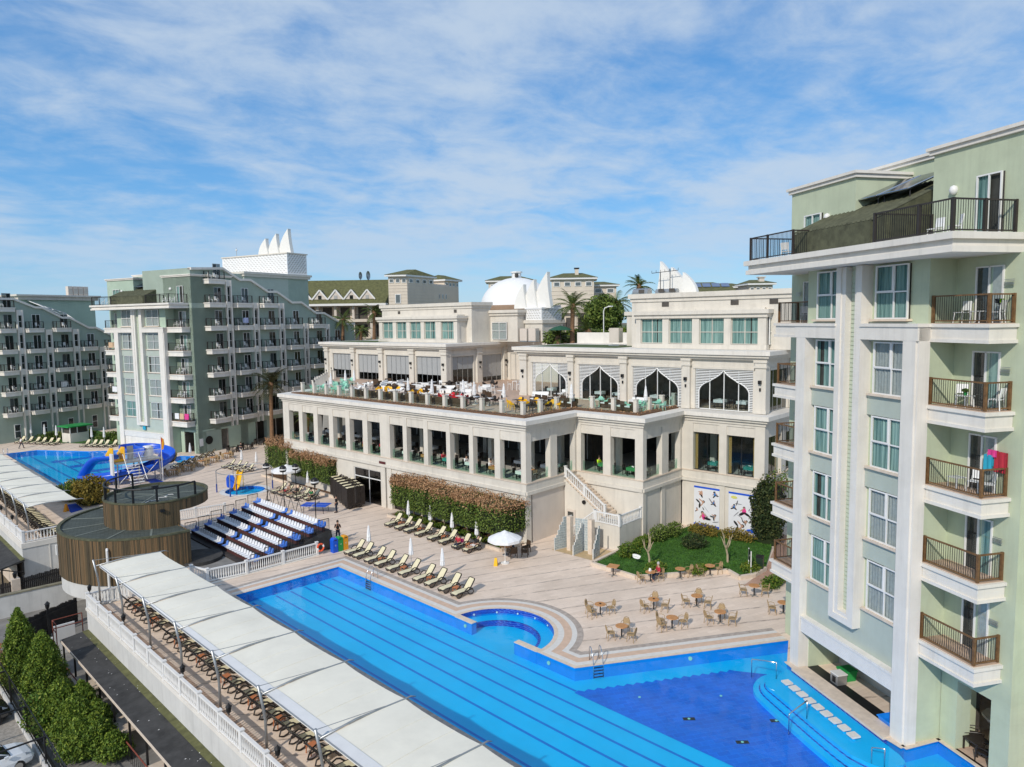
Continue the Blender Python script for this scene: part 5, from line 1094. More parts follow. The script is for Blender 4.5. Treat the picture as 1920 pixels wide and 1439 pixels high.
for i, y in enumerate((.9, -1.4, -2.6)):
    t = thing('roof_vent', 'grey curved duct vent, %s from the left on the right pavilion roof' % nth(i), 'vent', mloc(19.6, y, 21.2), MTH, 'duct vents on the pavilion roof')
    part('duct', MB().bar((-.1, -.9 + (i > 0) * .3, .3), (-.1, .9 - (i > 0) * .3, .3), .45 - (i > 0) * .15, 12), GALV, t); part('duct_mouth', MB().box(-.62, -.5, .25, -.52, .1, .6), DARKIN, t)
# ---- outside stair, landing and wall panels on the right
st = thing('outside_stair', 'white outside stair with balustrade climbing to the dining gallery', 'stair', (0, 0, 0))
def M3(x, y, z): return mloc(x, y, z)
tfm = lambda x, y, z: mloc(x, y, z)
# upper flight runs from the gallery corner (7,0) along -y down to the landing
m = MB(tfm); NS = 14
for i in range(NS):
    z = 4.9 - i * .2; y = -.15 - i * .30; m.box(5.2, y - .30, z - .35, 6.9, y, z)
part('steps', m, BEIGE, st); m = MB(tfm); m.add([(5.2, 0, 0), (6.95, 0, 0), (6.95, 0, 4.7), (5.2, 0, 4.7), (5.2, -4.4, 0), (6.95, -4.4, 0), (6.95, -4.4, 1.8), (5.2, -4.4, 1.8)], [(0, 3, 7, 4), (4, 7, 6, 5), (3, 2, 6, 7), (0, 1, 2, 3)]); part('stair_wall', m, CREAM, st)
part('landing', MB(tfm).box(3.6, -6.9, 0, 6.9, -4.4, 2.0), CREAM, st)
part('service_door', MB(tfm).box(5.1, -1.2, 0, 5.19, -.3, 2.1), PALEC, st); part('door_window', MB(tfm).box(5.05, -1.05, 1.3, 5.1, -.45, 1.9), GDARK, st)
t_ = MB(tfm); part('wall_lamp', MB(tfm).bar((5.05, -2.2, 3.0), (5.15, -2.2, 3.0), .18, 10), DKMETAL, st)
def bal3(p, q, label, pitch=.2, h=.9, ends=(1, 1)):
    a = Vector(M3(*p)); b = Vector(M3(*q)); balustrade('balustrade', [tuple(a), tuple(b)], label, pitch, h, 3.0)
bal3((5.25, -.1, 4.85), (5.25, -4.3, 2.05), 'sloping white balustrade of the outside stair', .24)
bal3((3.65, -4.5, 1.95), (3.65, -6.85, 1.95), 'white balustrade on the front of the stair landing', .2); bal3((3.7, -6.85, 1.95), (6.9, -6.85, 1.95), 'white balustrade on the right side of the stair landing', .2)
bal3((3.65, -2.0, .1), (3.65, -4.4, 1.95), 'sloping white balustrade of the lower stair flight', .2)
# poster boards with leisure motifs
def poster(label, y0, y1, seed, zb, zt):
    t = thing('poster', label, 'poster', (0, 0, 0)); m = MB(tfm).box(13.5, y0, zb, 13.56, y1, zt); part('board', m, mat('poster_white', (.72, .73, .76), .5, .03), t)
    part('top_band', MB(tfm).box(13.48, y0, zt - .16, 13.5, y1, zt), BLUE, t); part('bottom_band', MB(tfm).box(13.48, y0, zb, 13.5, y1, zb + .2), BLUE, t); r = random.Random(seed)
    cols = [BLACKC, PINKC, SKIN, BLACKC, HAIRD, mat('print_grey', (.2, .2, .22)), SKIN, mat('print_blue', (.05, .2, .5)), BLACKC]
    H_ = zt - zb; Wd = y1 - y0
    def blob(cy, cz, ry, rz_, mm, d, rot=0):
        pts = [(cy + ry * math.cos(a) * math.cos(rot) - rz_ * math.sin(a) * math.sin(rot), cz + ry * math.cos(a) * math.sin(rot) + rz_ * math.sin(a) * math.cos(rot)) for a in [2 * PI * i / 9 for i in range(9)]]
        mb = MB(tfm); mb.add([(13.495 - d, a, b) for a, b in pts], [tuple(range(9))]); return part('printed_figure', mb, mm, t)
    q = 0
    for (fy, fz, kind, sc, ro) in (((.28, .84, 0, 1.0, .5), (.82, .86, 1, .9, -.3), (.30, .60, 2, 1.2, 1.2), (.78, .64, 1, .8, .2), (.38, .27, 3, 1.5, -.35), (.80, .30, 2, .9, .8), (.12, .40, 0, .6, 0)) if seed == 1 else ((.2, .66, 1, .8, .1), (.56, .60, 3, 1.35, 0), (.88, .68, 2, .9, -.4), (.42, .22, 3, 1.4, 1.4), (.62, .34, 0, .7, .9), (.86, .40, 0, .6, .4))):
        cy = y1 - Wd * fy; cz = zb + H_ * fz; c2 = [SKIN, mat('print_blue', (.05, .2, .5)), mat('print_grey', (.2, .2, .22)), PINKC][kind]; co, si = math.cos(ro), math.sin(ro)
        for k, b in enumerate(((0, .17, .11, .12, HAIRD, 0), (0, .13, .07, .09, SKIN, 0), (.0, -.06, .14, .2, c2, .2), (.17, .0, .045, .17, SKIN, .9), (-.16, -.03, .045, .18, SKIN, -.5), (.16, -.24, .075, .2, BLACKC, 1.0), (-.18, -.22, .07, .22, BLACKC, -1.1))):
            if r.random() < .18: continue
            q += 1; blob(cy + sc * (b[0] * co - b[1] * si), cz + sc * (b[0] * si + b[1] * co), b[2] * sc * r.uniform(.8, 1.2), b[3] * sc * r.uniform(.8, 1.2), b[4], .0006 * q, b[5] + ro)
    for k in range(7):
        q += 1; blob(y0 + Wd * r.uniform(.12, .88), zb + H_ * r.uniform(.15, .85), r.uniform(.02, .05), r.uniform(.12, .4), r.choice([BLACKC, mat('print_grey', (.2, .2, .22)), mat('print_pale', (.5, .52, .56))]), .0006 * q, r.uniform(0, 3))
    if seed == 2: blob(y1 - Wd * .2, zb + H_ * .88, .3, .13, mat('print_yellow', (.65, .62, .15)), .02); blob(y0 + Wd * .22, zb + H_ * .14, .35, .17, BLUE, .021)
poster('left poster with exercise figures and blue bands on the garden wall', -10.75, -8.3, 1, .25, 3.85); poster('right poster with seated figures and blue bands beside the ivy', -14.15, -11.6, 2, .1, 3.8)
# ============================================================ POOLSIDE OBJECTS
def lounger(flat=False):
    t = thing('sun_lounger', 'x', 'sun lounger')
    m = MB()
    for s in (-1, 1):
        y = .30 * s
        rail = [(0.02, y, .27), (.25, y, .33), (.7, y, .33), (1.18, y, .34)]
        rail += [(1.45, y, .36), (1.95, y, .37)] if flat else [(1.42, y, .58), (1.70, y * .98, .92), (1.78, y * .75, 1.0)]
        m.tube(rail, .052 if flat else .045, 6)
    if flat: m.bar((1.95, -.3, .37), (1.95, .3, .37), .03, 6)
    else: m.bar((1.78, -.23, 1.0), (1.78, .23, 1.0), .03, 6)
    m.bar((.02, -.3, .27), (.02, .3, .27), .035, 6); m.bar((1.18, -.3, .34), (1.18, .3, .34), .03, 6)
    if flat: m.box(.0, -.36, .24, .05, .36, .33); m.box(.05, -.365, .25, 1.95, -.335, .34); m.box(.05, .335, .25, 1.95, .365, .34)
    part('frame', m, DKPLAS, t, smooth=not flat)
    part('seat_sling', MB().add([(.04, -.28, .31), (.04, .28, .31), (.25, -.28, .355), (.25, .28, .355), (1.18, -.28, .365), (1.18, .28, .365), (.04, -.28, .29), (.04, .28, .29), (.25, -.28, .335), (.25, .28, .335), (1.18, -.28, .345), (1.18, .28, .345)],
         [(0, 2, 3, 1), (2, 4, 5, 3), (6, 7, 9, 8), (8, 9, 11, 10), (0, 1, 7, 6), (4, 10, 11, 5), (0, 6, 8, 2), (2, 8, 10, 4), (1, 3, 9, 7), (3, 5, 11, 9)]), SLING, t)
    e = (1.95, .385) if flat else (1.76, .985)
    me = (1.5, .375) if flat else (1.44, .61)
    part('backrest', MB().add([(1.2, -.28, .365), (1.2, .28, .365), (me[0] - .02, -.28, me[1] + .01), (me[0] - .02, .28, me[1] + .01), (e[0] - .02, -.24, e[1] + .01), (e[0] - .02, .24, e[1] + .01), (1.22, -.28, .345), (1.22, .28, .345), (me[0], -.28, me[1] - .01), (me[0], .28, me[1] - .01), (e[0], -.24, e[1] - .01), (e[0], .24, e[1] - .01)],
         [(0, 2, 3, 1), (2, 4, 5, 3), (6, 7, 9, 8), (8, 9, 11, 10), (0, 1, 7, 6), (4, 10, 11, 5), (0, 6, 8, 2), (2, 8, 10, 4), (1, 3, 9, 7), (3, 5, 11, 9)]), SLING, t)
    for s in (-1, 1):
        y = .31 * s
        part('leg', MB().tube([(.06, y, .27), (.10, y * 1.05, .10), (.26, y * 1.08, .03), (.46, y * 1.06, .08), (.62, y, .31)], .042, 6), DKPLAS, t, smooth=True)
        part('leg', MB().tube([(1.02, y, .32), (1.18, y * 1.06, .08), (1.40, y * 1.08, .03), (1.60, y * 1.06, .12), (1.52, y, .34), (1.28, y, .36)], .042, 6), DKPLAS, t, smooth=True)
        part('armrest', MB().tube([(.72, y * 1.1, .33), (.92, y * 1.2, .52), (1.10, y * 1.22, .58), (1.32, y * 1.18, .50), (1.50, y * 1.1, .36)], .04, 6), DKPLAS, t, smooth=True)
    return t
LG = Proto(lounger()); LGF = Proto(lounger(True))
def sidetable():
    t = thing('side_table', 'x', 'side table'); part('table_top', MB().box(-.22, -.22, .36, .22, .22, .40), TERRA, t)
    for x, y in ((-.18, -.18), (-.18, .18), (.18, -.18), (.18, .18)): part('leg', MB().bar((x, y, .36), (x * 1.1, y * 1.1, 0), .028, 5), TERRA, t)
    return t
STB = Proto(sidetable())
row1 = [49.95, 48.75, 47.15, 45.8, 44.25, 42.75, 40.97, 39.62, 38.07, 36.72]
for i, y in enumerate(row1): LG.put((30.5 + .02 * i, y, 0), rad(RN.uniform(-5, 1)), 'cream sunbed, %s from the far end of the row along the pool edge' % nth(i), 'sunbeds along the pool edge')
for i, y in enumerate((46.4, 43.5, 40.3, 37.4)): STB.put((31.6, y, 0), .1, 'terracotta side table, %s from the far end of the poolside sunbed row' % nth(i), 'terracotta side tables')
row2 = [54.28, 52.77, 51.41, 49.8, 47.99, 46.5, 44.71, 43.34]
for i, y in enumerate(row2): LG.put((37.5, y, 0), rad(RN.uniform(-5, 1)), 'cream sunbed, %s from the far end of the row before the clipped hedge' % nth(i), 'sunbeds before the clipped hedge')
for i, y in enumerate((53.5, 50.6, 47.25, 44.05)): STB.put((38.7, y, 0), .1, 'terracotta side table, %s from the far end of the hedge sunbed row' % nth(i), 'terracotta side tables')
row3 = [51.4, 49.85, 48.25, 46.6, 44.2, 42.4, 40.85, 39.2, 37.7, 35.8, 34.3, 32.75, 31.6, 30.1, 28.6, 27.0, 25.4, 23.9, 22.4, 20.9]
for i, y in enumerate(row3): LG.put((16.05, y, 0), PI + rad(RN.uniform(-3, 3)), 'brown framed sunbed under the near shade cloth, %s from the far end' % nth(i), 'sunbeds under the near shade cloth')
for i in range(0, 20, 2): STB.put((14.95, (row3[i] + row3[i + 1]) / 2, 0), .05, 'terracotta side table between shaded sunbeds, %s from the far end' % nth(i // 2), 'terracotta side tables')
for i in range(44):
    LG.put((16.3 + RN.uniform(-.1, .1), 75.0 + i * .82, 0), PI + rad(RN.uniform(-6, 6)), 'dark framed sunbed packed under the far shade cloth, %s from the near end' % nth(i), 'sunbeds packed under the far shade cloth')
FL = [(24.43, 138.8), (25.22, 137.3), (25.9, 135.8), (26.5, 134.5), (27.17, 133.1), (27.83, 131.9), (30.64, 126.2), (31.4, 125.2), (32.0, 124.4), (32.62, 123.4), (33.47, 122.4)]
for i, (x, y) in enumerate(FL): LG.put((x, y, 0), rad(32), 'cream sunbed at the far end of the distant pool, %s from the left' % nth(i), 'sunbeds at the distant pool')
LG.put((22.0, 140.3, 0), rad(120), 'single sunbed at the left picture edge by the distant hotel wing', 'sunbeds at the distant pool')
for i, (x, y) in enumerate(((34.6, 98.4), (35.9, 99.6), (37.1, 100.6), (38.4, 101.6), (39.7, 102.6), (41.0, 103.8))): LG.put((x - .3, y + .1, 0), rad(-50), 'dark backed sunbed beside the small pool, %s from the left' % nth(i), 'sunbeds beside the small pool')
for i, (x, y) in enumerate(((39.43, 92.8), (39.69, 91.4), (39.8, 89.9), (39.92, 88.3))): LG.put((x - .8, y, 0), rad(-3), 'cream sunbed before the pink hedge, %s from the far end' % nth(i), 'sunbeds before the far hedge')
for i, (x, y) in enumerate(((36.4, 74.6), (36.5, 73.2), (36.7, 71.6), (36.9, 70.3), (37.3, 68.9))): LG.put((x, y, 0), rad(-3), 'cream sunbed behind the grandstand, %s from the far end' % nth(i), 'sunbeds behind the grandstand')
# stacked loungers by the restaurant door
SX = [(40.4, 68.4), (40.05, 67.25), (39.7, 66.1), (39.35, 64.95), (39.0, 63.8), (38.65, 62.7)]
for i, (x, y) in enumerate(SX):
    for k in range(17):
        LGF.put((x - .1, y, .115 * k), rad(-8 + RN.uniform(-1.2, 1.2)), 'stacked brown sunbed, %s up in the %s stack from the far left' % (nth(k), nth(i)), 'stacked sunbeds by the glass door')
# ---- parasols
def closed_parasol(h=2.3):
    t = thing('parasol', 'x', 'parasol')
    part('base', MB().lathe([(.26, 0), (.26, .05), (.05, .08), (.04, .2)], 12), MARB, t); part('pole', MB().bar((0, 0, .1), (0, 0, h), .024, 6), FRAMEW, t)
    part('canopy', MB().lathe([(.15, .92), (.19, 1.0), (.17, 1.3), (.12, 1.8), (.07, h - .22), (.09, h - .2), (.05, h - .08), (.0, h)], 16, pleat=.22), CANVAS, t)
    part('strap', MB().lathe([(.165, 1.28), (.17, 1.34), (.16, 1.36)], 12), FRAMEW, t); return t
CP = Proto(closed_parasol())
for i, (x, y) in enumerate(((32.4, 49.4), (32.64, 44.0), (32.73, 40.3))): CP.put((x, y, 0), i * 1.0, 'closed white parasol in the poolside sunbed row, %s from the far end' % nth(i), 'closed parasols')
for i, (x, y) in enumerate(((39.6, 53.6), (39.8, 50.6), (39.6, 47.3), (39.6, 44.1))): CP.put((x, y, 0), i * 1.3, 'closed white parasol before the clipped hedge, %s from the far end' % nth(i), 'closed parasols')
for lab, x, y in (('closed white parasol behind the blue table tennis table', 40.0, 72.9), ('closed parasol, left of the pair before the pink hedge', 41.0, 92.0), ('closed parasol, right of the pair before the pink hedge', 41.6, 89.0),
                  ('closed parasol left of the small pool', 35.5, 101.0), ('closed parasol right of the small pool', 38.6, 103.2), ('closed parasol, left of the pair by the stacked sunbeds', 43.6, 67.6), ('closed parasol, right of the pair by the stacked sunbeds', 44.0, 66.4)): CP.put((x, y, 0), .4, lab, 'closed parasols')
for i, (x, y) in enumerate(((27.1, 141), (28.4, 138), (29.4, 135), (32.8, 128.3), (34.1, 126.5))): CP.put((x, y, 0), .4, 'closed white parasol by the distant hotel wing, %s from the left' % nth(i), 'closed parasols', (1, 1, 1.25))
def open_parasol(label, loc, h=2.55, r=1.35, n=8):
    t = thing('parasol', label, 'parasol', loc, .2); part('pole', MB().bar((0, 0, .05), (0, 0, h), .026, 6), FRAMEW, t); part('base', MB().lathe([(.34, 0), (.34, .06), (.1, .10), (.06, .2)], 16), FRAMEW, t)
    c = MB(); vs = [(0, 0, h)]
    for ring, (rr, z) in enumerate(((r * .5, h - .22), (r, h - .55), (r, h - .74))):
        for k in range(n * 2):
            a = PI * k / n; q = rr * (1 if k % 2 == 0 else .955); vs.append((q * math.cos(a), q * math.sin(a), z - (0 if k % 2 == 0 else (-.04 if ring == 1 else 0))))
    m = n * 2; fs = [(0, 1 + k, 1 + (k + 1) % m) for k in range(m)]
    for ring in range(2): fs += [(1 + ring * m + k, 1 + (ring + 1) * m + k, 1 + (ring + 1) * m + (k + 1) % m, 1 + ring * m + (k + 1) % m) for k in range(m)]
    c.add(vs, fs); part('canopy', c, CANVAS, t); part('vent_cap', MB().lathe([(.3, h - .06), (.02, h + .08), (0, h + .1)], 8), CANVAS, t)
    for k in range(n): a = 2 * PI * k / n; part('rib', MB().bar((.03, 0, h - .04), (r * .97 * math.cos(a), r * .97 * math.sin(a), h - .58), .012, 4), FRAMEW, t)
    return t
open_parasol('open white parasol over a table beside the restaurant corner', (38.12, 39.2, 0)); open_parasol('open white parasol behind the grandstand near the paddling pool', (39.1, 76.0, 0), 2.7, 1.75)
# ---- cafe tables and chairs
def rattan(mm=RATTAN):
    t = thing('rattan_chair', 'x', 'chair'); part('seat', MB().lathe([(.0, .455), (.23, .45), (.24, .43), (.22, .41)], 12), mm, t)
    b = MB(); b.tube([(-.20, -.17, .43), (-.26, -.19, .70), (-.29, -.12, .86), (-.30, 0, .90), (-.29, .12, .86), (-.26, .19, .70), (-.20, .17, .43)], .022, 6); part('back_frame', b, mm, t)
    part('backrest', MB().add([(-.215, -.15, .52), (-.215, .15, .52), (-.27, .17, .72), (-.285, .11, .84), (-.285, -.11, .84), (-.27, -.17, .72), (-.195, -.15, .52), (-.195, .15, .52), (-.25, .17, .72), (-.265, .11, .84), (-.265, -.11, .84), (-.25, -.17, .72)], [(0, 5, 4, 3, 2, 1), (6, 7, 8, 9, 10, 11), (0, 1, 7, 6), (1, 2, 8, 7), (2, 3, 9, 8), (3, 4, 10, 9), (4, 5, 11, 10), (5, 0, 6, 11)]), mm, t)
    for s in (-1, 1): part('armrest', MB().tube([(-.25, .19 * s, .66), (-.05, .27 * s, .68), (.14, .26 * s, .64), (.18, .22 * s, .44)], .018, 5), mm, t)
    for x, y in ((-.17, -.17), (-.17, .17), (.17, -.17), (.17, .17)): part('leg', MB().bar((x, y, .43), (x * 1.3, y * 1.2, 0), .019, 5), mm, t)
    return t
RC = Proto(rattan())
def cafe_table():
    t = thing('cafe_table', 'x', 'table'); part('table_top', MB().lathe([(.0, .71), (.36, .71), (.37, .725), (.36, .745), (0, .75)], 24), WOODT, t); part('pedestal', MB().bar((0, 0, .03), (0, 0, .71), .045, 8), DKMETAL, t)
    for k in range(4): a = PI / 4 + PI / 2 * k; part('foot', MB().beam((0, 0, .05), (.3 * math.cos(a), .3 * math.sin(a), .025), .06, .045), GALV, t)
    return t
CT = Proto(cafe_table())
SETS = [('left front', 33.62, 24.72, (2.6, -1.5, .3)), ('leftmost', 35.35, 27.67, (1.9, 3.0, -.4)), ('upper middle', 38.35, 25.63, (2.9, -1.2, .6)), ('lower middle', 36.7, 23.2, (2.8, 1.7, -.6)), ('upper right', 40.75, 23.9, (2.4, -1.4, .4)), ('lower right', 39.45, 21.5, (2.4, -1.2, .3)),
        ('rightmost garden', 44.97, 22.0, (2.2, -.9)), ('right edge', 43.5, 19.3, (2.4, -.6))]
for nm, x, y, angs in SETS:
    CT.put((x, y, 0), RN.random(), 'round orange wood cafe table in the %s group on the plaza' % nm, 'round cafe tables')
    for q, a in enumerate(angs):
        a += RN.uniform(-.1, .1); RC.put((x + .72 * math.cos(a), y + .72 * math.sin(a), 0), a + PI + RN.uniform(-.25, .25), 'tan rattan chair, %s at the %s cafe table group' % (nth(q), nm), 'rattan chairs on the plaza')
for nm, x, y, angs in (('in front of the lawn with the seated woman', 42.45, 28.66, (2.7, -.5)), ('at the lawn kerb in the middle', 44.45, 27.45, (-.4,)), ('at the lawn kerb on the right', 46.5, 26.2, (2.5, -.4))):
    CT.put((x, y, 0), .3, 'round orange wood cafe table %s' % nm, 'round cafe tables')
    for q, a in enumerate(angs): RC.put((x + .75 * math.cos(a), y + .75 * math.sin(a), 0), a + PI, 'tan rattan chair, %s at the table %s' % (nth(q), nm.split(' with')[0]), 'rattan chairs on the plaza')
t = thing('napkin_holder', 'small white menu card on the table beside the seated woman', 'menu card', (42.55, 28.75, .75)); part('card', MB().add([(-.1, -.08, 0), (-.1, .08, 0), (0, .08, .2), (0, -.08, .2), (.1, -.08, 0), (.1, .08, 0)], [(0, 1, 2, 3), (3, 2, 5, 4), (0, 4, 5, 1)]), FRAMEW, t)
for x, y, nm in ((35.35, 27.67, 'leftmost'), (38.35, 25.63, 'upper middle')):
    t = thing('ashtray', 'dark ashtray on the %s cafe table' % nm, 'ashtray', (x, y, .75)); part('dish', MB().lathe([(.05, 0), (.08, .03), (.06, .02)], 8), DKMETAL, t)
t = thing('square_table', 'square orange wood table at the left corner of the lawn kerb', 'table', (41.6, 31.35, 0), .3); part('table_top', MB().box(-.4, -.4, .72, .4, .4, .76), WOODT, t); part('pedestal', MB().bar((0, 0, .03), (0, 0, .72), .045, 8), DKMETAL, t)
for k in range(4): a = PI / 2 * k; part('foot', MB().beam((0, 0, .05), (.34 * math.cos(a), .34 * math.sin(a), .025), .06, .045), GALV, t)
def wicker(loc, rz, label):
    t = thing('wicker_armchair', label, 'armchair', loc, rz, 'dark wicker armchairs at the parasol'); part('seat', MB().box(-.25, -.27, .36, .27, .27, .44), DKRAT, t); part('backrest', MB().add([(-.25, -.27, .44), (-.25, .27, .44), (-.34, .27, .92), (-.34, -.27, .92), (-.19, -.27, .44), (-.19, .27, .44), (-.28, .27, .92), (-.28, -.27, .92)], [(0, 1, 2, 3), (7, 6, 5, 4), (0, 4, 5, 1), (1, 5, 6, 2), (2, 6, 7, 3), (3, 7, 4, 0)]), DKRAT, t)
    for s in (-1, 1):
        part('armrest', MB().box(-.3, .27 * s - .03, .62, .27, .27 * s + .03, .66), DKRAT, t)
        for x in (-.25, .24): part('leg', MB().box(x - .025, .27 * s - .025, 0, x + .025, .27 * s + .025, .62), DKRAT, t)
wicker((39.5, 39.7, 0), 1.1, 'dark wicker armchair nearest the open parasol pole'); wicker((40.35, 39.2, 0), 2.2, 'dark wicker armchair at the right of the parasol table'); wicker((41.2, 39.9, 0), 2.9, 'dark wicker armchair farthest right by the restaurant corner'); wicker((40.45, 41.1, 0), -1.9, 'dark wicker armchair holding the man in blue')
t = thing('parasol_table', 'round orange table under the open parasol by the restaurant', 'table', (39.6, 40.6, 0)); part('table_top', MB().lathe([(0, .71), (.5, .71), (.5, .75), (0, .75)], 20), WOODT, t); part('pedestal', MB().bar((0, 0, 0), (0, 0, .71), .05, 8), GALV, t); part('foot', MB().lathe([(.3, 0), (.28, .04), (.05, .07)], 10), GALV, t)
t = thing('wet_floor_sign', 'yellow folding wet floor sign beside the parasol base', 'sign', (37.24, 39.33, 0), .6)
for s in (-1, 1): part('sign_panel', MB().add([(.16 * s, -.15, 0), (.16 * s, .15, 0), (.02 * s, .09, .62), (.02 * s, -.09, .62), (.14 * s, -.15, 0), (.14 * s, .15, 0), (0.0, .09, .62), (0.0, -.09, .62)], [(0, 1, 2, 3), (7, 6, 5, 4), (0, 4, 5, 1), (1, 5, 6, 2), (2, 6, 7, 3), (3, 7, 4, 0)]), YEL, t)
t = thing('wet_floor_sign', 'small orange folding sign beside the blue mat left of the drum', 'sign', (18.6, 83.6, 0), .6)
for s in (-1, 1): part('sign_panel', MB().add([(.2 * s, -.2, 0), (.2 * s, .2, 0), (.02 * s, .12, .8), (.02 * s, -.12, .8)], [(0, 1, 2, 3)]), ORNG, t)
# brown dining tables by the slide and black tables at the far hotel
def sq_set(x, y, nm, mm, tm, grp, rz, n=4, s=1.0):
    t = thing('dining_table', '%s table %s' % nm, 'table', (x, y, 0), rz, grp + ' tables'); part('table_top', MB().box(-.45, -.45, .71, .45, .45, .75), tm, t)
    for a, b in ((-.38, -.38), (-.38, .38), (.38, -.38), (.38, .38)): part('leg', MB().box(a - .03, b - .03, 0, a + .03, b + .03, .71), mm, t)
    for k in range(n):
        a = rz + PI / 2 * k + .78 * 0; q = SQC[mm.name]; q.put((x + .75 * math.cos(a), y + .75 * math.sin(a), 0), a + PI, '%s chair %s, %s around it' % (nm[0], nm[1], nth(k)), grp + ' chairs')
def sq_chair(mm):
    t = thing('dining_chair', 'x', 'chair'); part('seat', MB().box(-.22, -.22, .42, .22, .22, .47), mm, t); part('backrest', MB().box(-.26, -.22, .47, -.21, .22, .9), mm, t)
    for a, b in ((-.2, -.2), (-.2, .2), (.2, -.2), (.2, .2)): part('leg', MB().box(a - .025, b - .025, 0, a + .025, b + .025, .42), mm, t)
    return t
SQC = {RATTAN.name: Proto(sq_chair(RATTAN)), DKPLAS.name: Proto(sq_chair(DKPLAS))}
for i, (x, y) in enumerate(((32.6, 93.4), (35.0, 94.9), (37.5, 96.7), (39.6, 98.0), (42.2, 99.5))): sq_set(x, y, ('tan wood', 'by the small pool, %s set from the left' % nth(i)), RATTAN, WOODT, 'tan dining', .6)
for i, (x, y) in enumerate(((45.0, 103.8), (47.4, 104.2), (42.0, 108.9), (50.5, 106.5))): sq_set(x, y, ('black', 'at the far hotel arcade, %s set' % nth(i)), DKPLAS, DKPLAS, 'black dining', .27)
# ---- shade canopies
HF = [.05, .06, .08, .30, .42, .46, .46, .46, .4]
def canopy(label, x0, ys, near_ext, grp):
    t = thing('shade_canopy', label, 'canopy', (x0, ys[0], 0), 0, grp); y_ = [y - ys[0] for y in ys]
    for y in y_:
        part('post', MB().tube([(0.05, y, 0), (.04, y, 1.6), (-.02, y, 2.1), (-.22, y, 3.3)], .065, 8), GALV, t, smooth=True)
        part('beam', MB().tube([(-.1, y, 2.84), (1.6, y, 2.95), (4.0, y, 2.82), (4.35, y, 2.83), (4.6, y, 2.72)], [.045, .045, .045, .035, .02], 6), GALV, t, smooth=True)
        part('cable', MB().bar((-.2, y, 3.27), (3.0, y, 2.92), .016, 4), GALV, t)
    part('edge_rail', MB().bar((.12, y_[0], 2.8), (.12, y_[-1], 2.8), .03, 5), GALV, t)
    for i in range(len(y_) - 1):
        a, b = y_[i], y_[i + 1]; nx, ny = 8, 8; vs = []
        for ix in range(nx + 1):
            for iy in range(ny + 1):
                fx, fy = ix / nx, iy / ny; x = .16 + 3.9 * fx; y = a + (b - a) * (.008 + .984 * fy)
                z = 2.80 + .09 * math.sin(PI * min(1, fx * .95)) - .035 * math.sin(PI * fy) * (.35 + .65 * math.sin(PI * fx))
                if ix == nx: x -= .10 * math.sin(PI * fy) + .012 * math.sin(9 * fy)
                vs.append((x, y, z))
        fs = [(ix * (ny + 1) + iy, (ix + 1) * (ny + 1) + iy, (ix + 1) * (ny + 1) + iy + 1, ix * (ny + 1) + iy + 1) for ix in range(nx) for iy in range(ny)]
        o = part('shade_panel', MB().add(vs, fs), SAIL, t, smooth=True)
        for f_ in (.36, .69): part('seam', MB().tube([(vs[q][0], vs[q][1] + (b - a) * (f_ * ny - round(f_ * ny)) / ny, vs[q][2] + .006) for q in range(round(f_ * ny), len(vs), ny + 1)], .012, 4), SAIL, o)
        part('hem_flap', MB().add([(.16, a + .05, 2.81), (.16 + HF[i], a + .05, 2.85), (.16 + HF[i], b - .05, 2.85), (.16, b - .05, 2.81), (.14, b - .05, 2.68), (.14, a + .05, 2.68)], [(0, 1, 2, 3), (0, 3, 4, 5)]), mat('white_flap', (.66, .66, .65), .8, .05), o)
    return t
canopy('long cream shade cloth canopy over the near sunbeds beside the pool', 13.42, [53.3 - 4.84 * i for i in range(9)], 0, 'cream shade canopies')
canopy('long cream shade cloth canopy beside the distant pool at left', 13.75, [75.6 + 4.85 * i for i in range(10)], 0, 'cream shade canopies')
LAN = Proto(None) if False else None
def lantern(loc, label):
    t = thing('wall_lantern', label, 'lantern', loc, 0, 'black lanterns on the balustrades'); part('stem', MB().bar((0, 0, 0), (0, 0, .12), .03, 6), DKMETAL, t); part('lamp_body', MB().lathe([(.06, .1), (.11, .16), (.13, .36), (.05, .42)], 6), DKMETAL, t); part('lamp_cap', MB().lathe([(.16, .40), (.06, .5), (.0, .6)], 6), DKMETAL, t)
for i, y in enumerate((53.4, 46.4, 37.1, 31.6, 26.9, 79.0, 84.0)): lantern((12.9 if y < 60 else 13.2, y, 1.1), 'black lantern on the %s balustrade, %s along' % ('near' if y < 60 else 'far', nth(i if y < 60 else i - 5)))
part('boardwalk', MB().sheet([(12.95, -5), (13.75, -5), (13.75, 53.3), (12.95, 53.3)], .01), brick_mat('pink_boardwalk', (.42, .29, .21), (.50, .36, .27), (.20, .13, .10), 3.0, .22, 0, .8, .02), kind='structure')
t = thing('rattan_chair', 'tan rattan armchair by the near balustrade under the shade canopy', 'chair', (13.7, 23.9, 0), 1.2)
for ch in kids_of(RC.r): dup(ch, parent=t)
